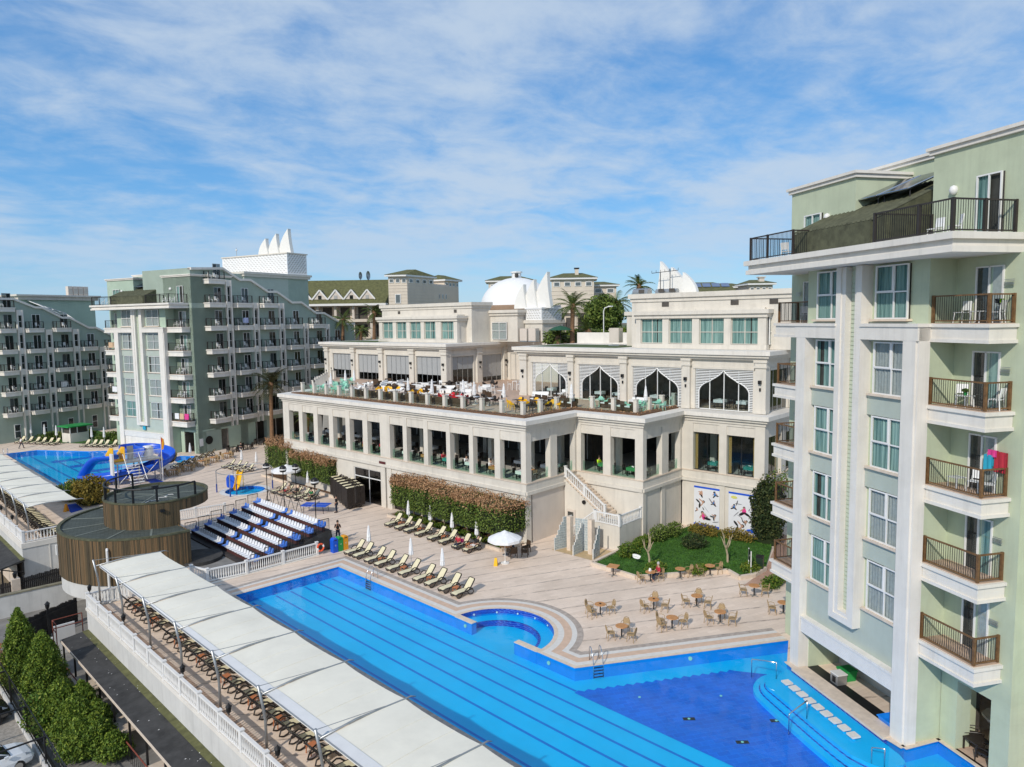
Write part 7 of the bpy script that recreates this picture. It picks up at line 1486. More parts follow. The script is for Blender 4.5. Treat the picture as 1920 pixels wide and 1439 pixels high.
t = thing('street_wall', 'low grey rendered wall along the service road', 'wall', (0, 0, 0)); a, b = Vector((-5, 68.6)), Vector((16.0, 67.3)); part('wall', MB().beam((*a, -3.1), (*b, -3.1), .3, 1.8), WAGE, t); part('coping', MB().beam((*a, -2.17), (*b, -2.17), .42, .1), mat('mossy_coping', (.22, .2, .14), .9, .3), t)
t = thing('low_wall', 'low white wall and pale panel behind the shed railing', 'wall', (9.8, 57.6, -4)); part('wall', MB().box(0, 0, 0, 3.0, .2, 1.1), WAGE, t); part('panel', MB().box(1.6, -.6, 0, 2.9, -.5, 2.1), FRAMEW, t)
t = thing('mesh_fence', 'black metal fence on a low white kerb beside the parked cars', 'fence', (7.72, 0, -4)); part('kerb', MB().box(-.1, 20, 0, .12, 55, .35), WAGE, t)
for i in range(8): part('post', MB().bar((0, 55 - i * 4.2, 0), (0, 55 - i * 4.2, 2.1), .05, 6), DKMETAL, t)
for z in (2.05, .5): part('rail', MB().bar((0, 20, z), (0, 55, z), .03, 5), DKMETAL, t)
m = MB()
for i in range(110): m.bar((0, 20.2 + i * .32, .35), (0, 20.2 + i * .32, 2.05), .011, 4)
part('fence_bars', m, DKMETAL, t, kind='stuff')
for i, y in enumerate((52.0, 46.2, 42.0)):
    t = thing('barrier_rail', 'black overhead rail across the parking bays, %s from the far end' % nth(i), 'rail', (7.7, y, -2.0), 0, 'overhead rails of the parking'); part('rail', MB().bar((0, 0, 0), (-7, .4, -.1), .05, 6), DKMETAL, t); part('post', MB().bar((-6.8, .4, -2), (-6.8, .4, -.1), .05, 6), DKMETAL, t)
# ============================================================ RESTAURANT FURNITURE
def dtable(mm):
    t = thing('restaurant_table', 'x', 'table'); part('table_top', MB().box(-.42, -.42, .72, .42, .42, .755), DKPLAS, t)
    c = MB(); c.box(-.45, -.45, .755, .45, .45, .77)
    for s in (-1, 1): c.box(-.45, .45 * s - .006, .5, .45, .45 * s + .006, .755); c.box(.45 * s - .006, -.45, .5, .45 * s + .006, .45, .755)
    part('tablecloth', c, mm, t)
    for x in (-.36, .36):
        for y in (-.36, .36): part('leg', MB().box(x - .03, y - .03, 0, x + .03, y + .03, .72), DKPLAS, t)
    part('crockery', MB().lathe([(.0, .77), (.1, .775), (.1, .80), (.03, .84), (0, .84)], 8, (.1, .12)).lathe([(0, .77), (.05, .775), (.05, .86), (0, .87)], 6, (-.12, -.1)), FRAMEW, t, kind='stuff'); return t
DTA = [Proto(dtable(m_)) for m_ in (WHITEC, TEALC, mat('green_tablecloth', (.05, .25, .09)), WOODT)]
DCH = SQC[DKPLAS.name]
CLN = ['white', 'teal', 'green', 'bare wooden']
def msl(x, y, z): p = MP(x, y); return (p[0], p[1], z)
r0 = random.Random(21)
BAYN = [(a + b) / 2 for a, b in A1]
for i, y in enumerate(BAYN):
    for j, x in enumerate((1.5, 4.9)):
        k = (0, 3, 0, 1, 3, 0, 2, 3, 0, 3, 1, 0)[i] if j == 0 else 0
        DTA[k].put(msl(x, y, 5.12), MTH, '%s table, %s row behind the %s gallery opening from the right' % (CLN[k], ('front', 'second')[j], nth(i)), 'gallery dining tables')
        for q, (dx, dy, a) in enumerate(((0, .75, -PI / 2), (0, -.75, PI / 2), (.8, 0, PI))):
            if j and q == 2: continue
            DCH.put(msl(x + dx, y + dy, 5.12), MTH + a, 'dark chair, %s at the %s row table behind the %s gallery opening' % (nth(q), ('front', 'second')[j], nth(i)), 'gallery dining chairs')
for i, (x, y, k, nm) in enumerate(((2.2, 1.4, 3, 'left short gallery window'), (5.4, 1.4, 0, 'window at the stair head'), (8.6, -2.0, 2, 'left window above the stair'), (8.6, -5.0, 2, 'right window above the stair'), (9.0, -5.4, 0, 'short side gallery window'), (15.1, -9.4, 1, 'left curtained window'), (15.1, -12.8, 1, 'right curtained window'))):
    DTA[k].put(msl(x, y, 5.12), MTH, '%s dining table behind the %s' % (CLN[k], nm), 'gallery dining tables')
    for q, (dx, dy, a) in enumerate(((0, .75, -PI / 2), (0, -.75, PI / 2))): DCH.put(msl(x + dx, y + dy, 5.12), MTH + a, 'dark dining chair, %s at the table behind the %s' % (nth(q), nm), 'gallery dining chairs')
for i, y in enumerate((-10.3, -3.6, 3.0, 9.4)):
    for j in (-1, 1):
        DTA[0].put(msl(16.6, y + j * 1.1, ZF), MTH, 'white table behind the %s arched window from the right, %s half' % (nth(i), 'left' if j > 0 else 'right'), 'upper dining tables')
        for q in (-1, 1): DCH.put(msl(16.6, y + j * 1.1 + q * .6, ZF), MTH + (PI / 2 if q < 0 else -PI / 2), 'dark chair behind the %s arched window from the right, %s seat' % (nth(i), ('first', 'second', 'third', 'fourth')[(j + 1) + (q + 1) // 2]), 'upper dining chairs')
# ---- rooftop terrace furniture
def shell_chair(mm):
    t = thing('shell_chair', 'x', 'chair')
    part('seat_shell', MB().lathe([(.02, .42), (.22, .45), (.27, .52)], 12).add([(-.27, -.18, .5), (-.30, -.22, .72), (-.33, -.12, .86), (-.34, .12, .86), (-.30, .22, .72), (-.27, .18, .5), (-.24, -.18, .5), (-.27, -.22, .72), (-.30, -.12, .86), (-.31, .12, .86), (-.27, .22, .72), (-.24, .18, .5)], [(0, 1, 2, 3, 4, 5), (11, 10, 9, 8, 7, 6), (0, 6, 7, 1), (1, 7, 8, 2), (2, 8, 9, 3), (3, 9, 10, 4), (4, 10, 11, 5)]), mm, t, smooth=False)
    for s in (-1, 1): part('arm', MB().add([(-.27, .2 * s, .5), (.1, .25 * s, .47), (.12, .27 * s, .6), (-.1, .28 * s, .66), (-.30, .22 * s, .72)], [(0, 1, 2, 3, 4)]), mm, t)
    for x, y in ((-.17, -.17), (-.17, .17), (.17, -.17), (.17, .17)): part('leg', MB().bar((x, y, .44), (x * 1.3, y * 1.3, 0), .022, 5), mm if mm is not YEL else YEL, t)
    return t
def block_sofa(mm, w=.8):
    t = thing('lounge_sofa', 'x', 'sofa'); part('seat', MB().box(-.35, -w / 2, .0, .35, w / 2, .40), mm, t); part('backrest', MB().box(-.42, -w / 2, .40, -.28, w / 2, .82), mm, t); part('cushion', MB().box(-.27, -w / 2 + .1, .40, .34, w / 2 - .1, .5), CANVAS if mm is not PLASTW else WHITEC, t)
    for s in (-1, 1): part('armrest', MB().box(-.28, s * w / 2 - (.09 if s > 0 else 0), .40, .34, s * w / 2 + (0 if s > 0 else .09), .62), mm, t)
    return t
def bar_table():
    t = thing('bar_table', 'x', 'bar table'); part('table_top', MB().box(-.32, -.32, 1.04, .32, .32, 1.08), PLASTW, t)
    for x in (-.28, .28):
        for y in (-.28, .28): part('leg', MB().box(x - .025, y - .025, 0, x + .025, y + .025, 1.04), PLASTW, t)
    return t
def bar_stool():
    t = thing('high_stool', 'x', 'stool'); part('seat', MB().box(-.19, -.19, .72, .19, .19, .76), PLASTW, t); part('backrest', MB().box(-.2, -.19, .8, -.17, .19, 1.05), PLASTW, t)
    for x in (-.16, .16):
        for y in (-.16, .16): part('leg', MB().bar((x, y, .74), (x * 1.25, y * 1.2, 0), .022, 5), PLASTW, t)
    return t
def low_table(mm): 
    t = thing('terrace_table', 'x', 'table'); part('table_top', MB().box(-.36, -.36, .68, .36, .36, .72), mm, t); part('pedestal', MB().bar((0, 0, 0), (0, 0, .68), .05, 6), mm, t); part('foot', MB().lathe([(.25, 0), (.22, .03), (.05, .05)], 8), mm, t); return t
PR = {'y': (Proto(shell_chair(YEL)), 'yellow shell chair'), 'r': (Proto(shell_chair(RED)), 'red shell chair'), 'w': (Proto(shell_chair(PLASTW)), 'white shell chair'), 'm': (Proto(shell_chair(MINT)), 'mint green shell chair'), 'g': (Proto(shell_chair(DKPLAS)), 'black shell chair'),
      'b': (Proto(block_sofa(DKRAT, .85)), 'dark wicker lounge chair'), 's': (Proto(block_sofa(PLASTW, 1.7)), 'white lounge sofa'), 't': (Proto(bar_table()), 'white high table'), 'h': (Proto(bar_stool()), 'white high stool'), 'l': (Proto(low_table(PLASTW)), 'white low table'), 'k': (Proto(low_table(DKPLAS)), 'black low table'), 'n': (Proto(low_table(MINT)), 'mint green table')}
CNT = {}
def tf(code, x, y, a, zone):
    p, nm = PR[code]; i = CNT.get((code, zone), 0); CNT[(code, zone)] = i + 1
    p.put(msl(x, y, ZF), MTH + a, '%s on the rooftop terrace, %s %s' % (nm, nth(i), zone), 'terrace ' + nm + 's')
def group4(code, tcode, x, y, zone, n=4, r=.75, ph=.4):
    tf(tcode, x, y, .2, zone)
    for k in range(n): a = ph + 2 * PI * k / n + r0.uniform(-.2, .2); tf(code, x + r * math.cos(a), y + r * math.sin(a), a + PI + r0.uniform(-.3, .3), zone)
Zl, Zm, Zr, Zc = 'in the far left part', 'in the middle part', 'in the right part', 'by the lattice windows'
for x, y in ((3.6, 36.2), (5.6, 34.4), (4.0, 32.4), (8.5, 38.6), (11.5, 41.5), (7.0, 36.6)): group4('m', 'n', x, y, Zl)
for x, y in ((4.2, 29.8), (6.4, 31.6), (9.0, 34.0)): group4('w', 'l', x, y, Zl, 3)
for x, y in ((9.5, 30.8), (11, 32.6), (12.5, 34.2)): tf('s', x, y, -1.0, Zl); tf('s', x + 1.2, y - .6, 2.0, Zl)
for y in (27.4, 25.0, 22.6, 20.2, 17.8, 15.6, 13.4, 11.0): tf('b', 3.3, y, .3, Zm); tf('b', 3.4, y + .95, .2, Zm); tf('k', 4.3, y + .4, 0, Zm)
for x, y in ((5.9, 27.3), (6.5, 26.2), (5.9, 21.6), (6.6, 20.7)): tf('y', x, y, r0.uniform(0, 6), Zm); tf('y', x + .8, y - .4, r0.uniform(0, 6), Zm); tf('y', x + .35, y + .75, r0.uniform(0, 6), Zm)
for x, y in ((6.0, 24.4), (5.8, 18.6)): group4('w', 'l', x, y, Zm)
for x, y in ((5.6, 15.4), (5.4, 13.6)): group4('r', 'l', x, y, Zm, 4)
for x, y in ((5.8, 11.6), (5.6, 9.6)): group4('g', 'l', x, y, Zm, 4)
for x, y in ((9.2, 29.2), (9.6, 26.2), (10.2, 23.2), (11.5, 27.4)): tf('b', x, y, 3.0, Zm); tf('b', x, y + 1.0, 3.0, Zm); tf('s', x + 1.6, y, .0, Zm)
for x, y in ((12.5, 19.5), (14.2, 22.0), (13.0, 17.0)): 
    tf('t', x, y, .2, Zm)
    for k in range(4): a = .5 + PI / 2 * k; tf('h', x + .7 * math.cos(a), y + .7 * math.sin(a), a + PI, Zm)
for x, y in ((15.2, 24.4), (18.8, 22.0), (15.5, 30.5 - 4)): group4('g', 'k', x, y, Zm, 3)
for x, y in ((18.4, 17.5),): group4('h', 't', x, y, Zr, 3)
for x, y in ((6.2, 6.4), (5.0, 5.0), (6.8, 4.7)): group4('y', 'k', x, y, Zr, 3)
for x, y in ((8.6, 4.2), (3.8, 3.2), (5.6, 2.8)): group4('g', 'k', x, y, Zr, 3)
for x, y in ((9.6, 6.2), (10.5, 4.6), (9.0, 2.0), (10.6, -1.6)): tf('b', x, y, 2.8, Zr); tf('b', x + .1, y + 1.0, 2.8, Zr)
tf('y', 5.9, 2.4, 1.0, Zr); tf('y', 6.7, 1.9, 2.0, Zr); tf('y', 7.1, 2.7, 4.0, Zr)
for x, y in ((11.2, .3), (10.6, -4.0), (11.9, -5.2)): group4('m', 'n', x, y, Zc, 3)
tf('b', 9.6, -3.0, 2.9, Zc); tf('b', 9.6, -4.0, 2.9, Zc); tf('l', 12.2, -3.2, .2, Zc); tf('s', 13.2, -2.6, 3.1, Zc)
for i, (x, y) in enumerate(((4.2, 34.4), (8.2, 37.2), (8.8, 36.2), (4.6, 20.6), (6.2, 13.8), (5.2, 11.2), (4.8, 17.0), (5.4, 7.4), (8.4, 1.6), (10.8, -4.9))): CP.put(msl(x, y, ZF), i * .7, 'closed white parasol on the rooftop terrace, %s from the left' % nth(i), 'closed parasols on the terrace')
for k in range(34):
    x, y = r0.uniform(7.2, 16.2), r0.uniform(6, 38); tf(r0.choice('bbsghl'), x, y, r0.uniform(0, 6), Zm if y > 12 else Zr)
# ============================================================ PLANTS
import numpy as np
NR = np.random.default_rng(5)
def leaf_mesh(name, pts, size, mm, aspect=.55, up=0.0):
    n = len(pts); d = NR.normal(size=(n, 3)); d[:, 2] += up; d /= np.linalg.norm(d, axis=1)[:, None]
    e = NR.normal(size=(n, 3)); e -= (e * d).sum(1)[:, None] * d; e /= np.linalg.norm(e, axis=1)[:, None]
    s = size * NR.uniform(.6, 1.3, (n, 1)); a = d * s; b = e * s * aspect
    v = np.stack([pts - a, pts + b * 1.0, pts + a, pts - b * 1.0], 1).reshape(-1, 3)
    me = bpy.data.meshes.new(name); me.vertices.add(4 * n); me.vertices.foreach_set('co', v.astype(np.float32).ravel()); me.loops.add(4 * n); me.loops.foreach_set('vertex_index', np.arange(4 * n, dtype=np.int32))
    me.polygons.add(n); me.polygons.foreach_set('loop_start', np.arange(0, 4 * n, 4, dtype=np.int32)); me.materials.append(mm); me.update(calc_edges=True); return me
def box_pts(n, lx, ly, lz, shell=.75, jit=.07):
    p = NR.uniform(-.5, .5, (n, 3)); k = NR.random(n) < shell; ax = NR.integers(0, 3, n); sg = NR.choice([-.5, .5], n)
    idx = np.arange(n)[k]; p[idx, ax[k]] = sg[k]; q = p * np.array([lx, ly, lz])
    # soften the corners
    r = np.abs(p) * 2; c = np.clip((r.max(1) + np.sort(r, 1)[:, 1]) - 1.72, 0, 1)[:, None]; q *= 1 - .30 * c
    lump = .5 + .5 * np.sin(q[:, :1] * 3.1 + q[:, 1:2] * 2.3) * np.sin(q[:, 2:3] * 2.7 + 1.3)
    return q * (1 + .05 * lump) + NR.normal(size=(n, 3)) * jit
def clipped(label, x, y, w, l, h, grp, tk=2):
    t = thing('clipped_tree', label, 'tree', (x, y, 0), 0, grp); z0 = 1.3
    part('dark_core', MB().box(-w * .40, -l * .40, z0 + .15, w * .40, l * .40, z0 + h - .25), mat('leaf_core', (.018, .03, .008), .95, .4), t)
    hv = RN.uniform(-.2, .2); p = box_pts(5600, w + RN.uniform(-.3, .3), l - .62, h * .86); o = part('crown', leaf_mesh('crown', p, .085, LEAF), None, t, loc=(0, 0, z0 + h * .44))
    q = box_pts(3000, w * .98, l - .58, h * .24, .8, .09); q[:, 2] += NR.random(len(q)) ** 3 * .3 - (NR.random(len(q)) < .16) * NR.random(len(q)) * .7; part('withered_top', leaf_mesh('withered_top', q, .085, LEAFP), None, t, loc=(0, 0, z0 + h * .89 + hv))
    for k in range(tk):
        yy = (-.25 + .5 * k / max(1, tk - 1)) * l if tk > 1 else 0
        part('trunk', MB().tube([(-.3, yy, 0), (-.25, yy + .05, .6), (-.4, yy - .1, 1.2), (-.2, yy + .15, 2.0)], [.11, .09, .08, .06], 7).tube([(-.25, yy + .05, .5), (.1, yy + .3, 1.2), (.3, yy + .4, 1.9)], [.07, .06, .05], 6).tube([(-.27, yy, .4), (-.5, yy - .3, 1.1), (-.5, yy - .5, 1.8)], [.07, .05, .04], 6), PALEB if k % 2 else BARK, t)
for i, (a, b) in enumerate(((54.0, 56.9), (50.9, 54.0), (47.7, 50.9), (44.6, 47.7), (40.9, 44.6))): clipped('clipped box tree with withered pink top, %s from the far end by the sunbeds' % nth(i), 41.35, (a + b) / 2, 3.4, b - a + .1, 2.6, 'clipped trees along the restaurant')
for i, (a, b) in enumerate(((80.6, 84.2), (77.3, 80.6), (74.6, 77.3), (71.9, 74.6), (68.6, 71.9))): clipped('clipped box tree with withered pink top, %s from the far end behind the paddling pool' % nth(i), 41.8 if i > 1 else 42.2, (a + b) / 2, 3.6, b - a + .2, 2.8 if i > 1 else 3.3, 'clipped trees along the restaurant')
def crown_pts(n, rx, ry, rz, shell=.6):
    d = NR.normal(size=(n, 3)); d /= np.linalg.norm(d, axis=1)[:, None]; r = np.where(NR.random(n) < shell, NR.uniform(.82, 1.05, n), NR.uniform(.2, .9, n))
    lump = 1 + .16 * np.sin(d[:, 0] * 6 + 1) * np.sin(d[:, 1] * 5 + 2) + .10 * np.sin(d[:, 2] * 9 + d[:, 0] * 4)
    return d * (r * lump)[:, None] * np.array([rx, ry, rz]) + NR.normal(size=(n, 3)) * .04
def cone_pts(n, r, h):
    z = NR.random(n) ** .8; prof = np.where(z < .15, .75 + z * 1.6, (1 - ((z - .15) / .85) ** 2.6)) * r; a = NR.uniform(0, 2 * PI, n); k = np.where(NR.random(n) < .7, NR.uniform(.82, 1.08, n), NR.uniform(.2, .9, n)); lump = 1 + .20 * np.sin(a * 4 + z * 9) * np.sin(z * 13 + a * 2) + .11 * np.sin(a * 9 - z * 17)
    q = prof * k * lump; return np.stack([q * np.cos(a), q * np.sin(a), z * h], 1) + NR.normal(size=(n, 3)) * .05
def bush(label, x, y, z, rx, ry, rz, mm, size=.09, n=2200, cat='shrub', grp=None, rot=0.0, name='shrub'):
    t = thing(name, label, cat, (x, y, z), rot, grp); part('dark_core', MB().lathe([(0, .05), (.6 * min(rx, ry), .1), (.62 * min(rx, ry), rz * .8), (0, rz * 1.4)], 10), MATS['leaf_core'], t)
    part('foliage', leaf_mesh('foliage', crown_pts(n, rx, ry, rz), size, mm), None, t, loc=(0, 0, rz * .85)); part('stem', MB().bar((0, 0, 0), (0, 0, rz * .6), .05, 5), BARK, t); return t
def conifer(label, x, y, z, r, h, n=9000, mm=LEAFC):
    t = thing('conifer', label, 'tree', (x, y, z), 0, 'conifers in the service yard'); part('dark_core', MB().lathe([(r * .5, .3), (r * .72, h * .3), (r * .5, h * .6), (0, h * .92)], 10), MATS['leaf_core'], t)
    part('foliage', leaf_mesh('foliage', cone_pts(int(n * 1.9), r, h), .088, mm, .4, .9), None, t, loc=(0, 0, .2)); part('trunk', MB().bar((0, 0, 0), (0, 0, h * .5), .14, 7), BARK, t); return t
for x, y, r, h, lab in ((8.8, 53.4, .95, 5.0, 'tallest narrow conifer, farthest from the viewer in the yard'), (9.3, 49.7, 1.1, 4.5, 'bushy dark conifer in the middle of the yard row'), (9.3, 45.9, 1.05, 2.9, 'light green conifer beside the white car'), (10.25, 45.5, .85, 2.5, 'small conifer against the shed roof edge'), (9.5, 44.0, 1.15, 2.5, 'broad conifer nearest the white car fence'), (10.45, 43.6, .85, 2.0, 'low conifer beside the shed handrail'), (9.9, 42.2, 1.1, 1.9, 'low broad conifer at the lower picture edge'), (10.5, 40.8, .8, 1.3, 'lowest conifer at the bottom by the shed posts'), (9.2, 42.2, .9, 2.0, 'conifer at the bottom edge beside the metal fence')): conifer(lab, x, y, -4, r, h, int(2600 * r * h ** .8))
bush('light green shrub between the white car and the conifers', 8.5, 46.6, -4, .9, 1.3, 1.2, LEAFB, .10, 2600); bush('ochre bamboo shrub left of the drum building', 21.3, 85.0, 0, 1.7, 1.6, 1.6, LEAFY, .14, 4200); bush('green shrub behind the ochre bamboo', 20.6, 88.6, 0, 1.6, 1.4, 1.2, LEAFB, .12, 3000); bush('dry brown brush at the left picture edge', 7.0, 56.0, -4, 1.6, 2.2, 1.1, LEAFP, .14, 2600)
for i, (x, y, rx) in enumerate(((29.5, 139.0, 2.0), (33.5, 137.0, 2.2), (36.3, 131.0, 2.2), (37.0, 126.5, 1.8), (25.6, 143.5, 1.8))): bush('low dark hedge shrub before the distant hotel wing, %s of five' % nth(i), x, y, 0, rx, 1.2, .7, LEAF, .16, 1500, grp='low shrubs at the distant wing')
m = MB(); m.sheet([(25, 141.5), (36.5, 122.5), (37.5, 124.5), (38, 145), (26, 146)], .01); struct('far_lawn', m, GRASS)
# lawn by the stair
LP = [(42.3, 33.9), (42.15, 29.7), (44.0, 28.35), (47.85, 25.5), (47.15, 24.2), (48.3, 23.65), (50.2, 23.7), (55.3, 25.6), (58.5, 27.5), (57, 33.5), (50, 34.3), (46.2, 34.2)]
m = MB(); m.sheet(LP, .16); struct('lawn', m, GRASS)
n = 26000; gx = NR.uniform(42, 58.5, n); gy = NR.uniform(23.6, 34.4, n)
def inpoly(x, y, P):
    c = np.zeros(len(x), bool); j = len(P) - 1
    for i in range(len(P)):
        xi, yi = P[i]; xj, yj = P[j]; c ^= ((yi > y) != (yj > y)) & (x < (xj - xi) * (y - yi) / (yj - yi + 1e-9) + xi); j = i
    return c
k = inpoly(gx, gy, LP); o = part('grass_blades', leaf_mesh('grass_blades', np.stack([gx[k], gy[k], np.full(k.sum(), .20)], 1), .07, leaf_mat('grass_leaf', (.015, .05, .006), (.04, .12, .012), (.10, .20, .02)), .25, 1.5), None, kind='stuff')
kb_ = thing('lawn_kerb', 'beige stone kerb round the lawn by the cafe tables', 'kerb', (0, 0, 0))
for i in range(6): part('kerb_stone', MB().beam((*LP[i], .14), (*LP[i + 1], .14), .26, .28), BEIGE, kb_)
part('kerb_stone', MB().beam((42.3, 33.9, .14), (46.2, 34.2, .14), .26, .28), BEIGE, kb_)
kb2 = thing('hedge_kerb', 'beige kerb of the planting strip under the clipped trees', 'kerb', (0, 0, 0))
for a, b in (((39.85, 41.5), (39.85, 57.3)), ((39.85, 41.5), (42.6, 41.5)), ((39.85, 57.3), (42.4, 57.3))): part('kerb_stone', MB().beam((*a, .12), (*b, .12), .22, .24), BEIGE, kb2)
kb3 = thing('hedge_kerb', 'beige kerb of the planting strip behind the grandstand sunbeds', 'kerb', (0, 0, 0))
for a, b in (((40.2, 67.6), (40.2, 84.6)), ((40.2, 67.6), (41.5, 67.6))): part('kerb_stone', MB().beam((*a, .12), (*b, .12), .22, .24), BEIGE, kb3)
m = MB(); m.sheet([(39.9, 41.6), (42.5, 41.6), (42.0, 57.2), (39.9, 57.2)], .1); struct('planting_strip', m, SOIL); m = MB(); m.sheet([(40.2, 67.7), (42, 67.7), (42.2, 84.5), (40.2, 84.5)], .1); struct('planting_strip', m, SOIL)
for i in range(13): y = 42.0 + i * 1.18; bush('low green ground shrub under the clipped trees, %s from the near end' % nth(i), 40.5 + .2 * (i % 2), y, .1, .5, .6, .22, LEAFB, .07, 500, grp='ground shrubs under the clipped trees')
for i, (x, y, rx, ry, rz, mm) in enumerate(((45.6, 32.9, 1.0, .7, .55, LEAFB), (51.0, 30.2, 1.1, 1.0, .55, LEAFD), (50.6, 33.3, 1.0, .7, .7, LEAF), (52.6, 33.2, 1.1, .7, .6, LEAF), (48.6, 33.6, 1.2, .5, .4, LEAFB), (54.6, 31.4, .8, 1.4, .5, LEAFY), (55.2, 28.6, .7, 1.5, .5, LEAFY), (49.2, 24.3, 1.1, .7, .3, LEAFB), (46.2, 26.9, .9, .5, .25, LEAFB), (44.2, 29.4, .9, .6, .35, LEAFB))):
    bush(('low green shrub', 'dark rose shrub', 'green shrub', 'green shrub', 'low shrub', 'yellowish shrub', 'yellowish shrub', 'low green shrub', 'low green shrub', 'low green shrub')[i] + ' in the lawn bed ' + ('left of the pruned tree', 'in the middle of the grass', 'by the wall corner', 'before the wall pillar', 'along the stair wall', 'under the left poster', 'under the right poster', 'round the garden sign', 'at the kerb tables', 'at the kerb behind the woman')[i], x, y, .16, rx, ry, rz, mm, .08, 1400)
bush('low clipped shrub at the corner by the rightmost cafe table', 47.6, 21.9, 0, 1.3, .6, .35, LEAFB, .08, 1400)
m = MB(); m.sheet([(46.2, 23.4), (49.0, 21.2), (56, 20), (60, 27), (50.2, 23.7), (48.3, 23.6)], .01); struct('brick_path', m, brick_mat('pink_brick_path', (.42, .24, .17), (.48, .30, .21), (.34, .22, .16), .3, .12, .5, .8))
def bare_tree(label, x, y, h, seed):
    t = thing('pruned_tree', label, 'tree', (x, y, .16)); r = random.Random(seed); part('trunk', MB().tube([(0, 0, 0), (.05, .04, h * .25), (-.05, .1, h * .48)], [.09, .08, .07], 7), PALEB, t)
    for k in range(6):
        a = k * 1.05 + r.random(); L = h * r.uniform(.3, .55); p = [(-.05, .1, h * .46), (-.05 + .25 * math.cos(a), .1 + .25 * math.sin(a), h * .46 + L * .4), (-.05 + .38 * math.cos(a + .3), .1 + .38 * math.sin(a + .3), h * .46 + L)]
        part('branch', MB().tube(p, [.05, .04, .03], 6), PALEB, t); part('twig', MB().tube([p[2], (p[2][0] + .12 * math.cos(a + 1), p[2][1] + .12 * math.sin(a + 1), p[2][2] + .22)], [.025, .015], 5), PALEB, t)
bare_tree('bare pruned pale tree at the left of the lawn', 44.75, 30.3, 2.3, 1); bare_tree('bare pruned pale tree at the right of the lawn', 49.5, 26.4, 2.2, 2)
t = thing('hose_coil', 'coiled pale hose hanging by the left pruned tree', 'hose', (44.3, 31.2, .75)); 
for k in range(4): part('hose_loop', MB().tube([(.0 + .02 * k, (.30 + .02 * k) * math.cos(a), .04 * k + .09 * math.sin(a)) for a in [2 * PI * i / 18 for i in range(19)]], .025, 5), PLASTW, t)
t = thing('ivy_tree', 'tall column of dark ivy at the corner right of the posters', 'tree', (*MP(13.1, -15.3), 0)); p = crown_pts(7000, 1.35, 1.35, 2.9); part('foliage', leaf_mesh('foliage', p, .12, LEAFD), None, t, loc=(0, 0, 2.7)); part('dark_core', MB().lathe([(.8, 0), (.95, 1.5), (.9, 4), (0, 5.2)], 12), MATS['leaf_core'], t); part('trunk', MB().bar((0, 0, 0), (0, 0, 4), .15, 6), BARK, t)
m_ = MB(); r1 = random.Random(9)
tw = thing('climbing_plant', 'thin leafy twigs of a climber behind the left balconies', 'plant', (*MP(12.9, -16.6), 4.6))
for k in range(9): a = k * .7; part('twig', MB().tube([(0, 0, 0), (.5 * math.cos(a), .5 * math.sin(a), .9), (1.1 * math.cos(a + .3), 1.1 * math.sin(a + .3), 1.7)], [.03, .02, .01], 4), BARK, tw)
part('foliage', leaf_mesh('foliage', crown_pts(500, 1.2, 1.2, 1.1, .4), .09, LEAFB), None, tw, loc=(0, 0, 1.0))
# planter shrubs on the terrace edge: low tufts
pl = off_poly(OUT, -1.2); q = []
for i in range(4):
    a, b = np.array(pl[i]), np.array(pl[i + 1]); L = np.linalg.norm(b - a); k = int(L * 16); f = NR.random(k)[:, None]; u = a + (b - a) * f + NR.normal(size=(k, 2)) * .16; q.append(np.column_stack([u, 10.75 + NR.random(k) * .12]))
part('planter_plants', leaf_mesh('planter_plants', np.concatenate(q), .07, LEAFP), None, rest, kind='stuff')
def palm(label, x, y, z, h, r, n=26, lean=.3, grp='palms', mm=LEAFF):
    t = thing('palm_tree', label, 'palm tree', (x, y, z), 0, grp); top = (lean, lean * .4, h); part('trunk', MB().tube([(0, 0, 0), (lean * .3, lean * .1, h * .4), (lean * .8, lean * .3, h * .85), top], [.34, .27, .27, .36], 9), PALMB, t)
    rr = random.Random(int(x * 10)); pts = []
    for k in range(n):
        a = 2.4 * k; el = rad(rr.uniform(-25, 75)); L = r * rr.uniform(.85, 1.1); m = MB(); prev = Vector(top); d = Vector((math.cos(a) * math.cos(el), math.sin(a) * math.cos(el), math.sin(el))); path = [prev]
        for i in range(7): d = (d + Vector((0, 0, -.13 - .02 * i))).normalized(); path.append(path[-1] + d * (L / 7))
        m.tube(path, [.05 - .006 * i for i in range(8)], 4)
        for i in range(1, 8):
            for u in (0, .5):
                p = path[i] - (path[i] - path[i - 1]) * u; dd = (path[i] - path[i - 1]).normalized(); s = dd.cross(Vector((0, 0, 1))).normalized(); w = r * .20 * math.sin(PI * min(.95, (i - u) / 7.6 + .06)) + .08
                for sg in (-1, 1):
                    e = p + s * sg * w + dd * w * .6 - Vector((0, 0, w * .45)); hw = dd * .07; m.add([tuple(p - hw), tuple(p + hw), tuple(e)], [(0, 1, 2)])
        part('frond', m, mm, t)
    part('crown_shaft', MB().lathe([(.3, h - .5), (.45, h - .1), (.25, h + .4)], 9, (lean, lean * .4)), PALMB, t)
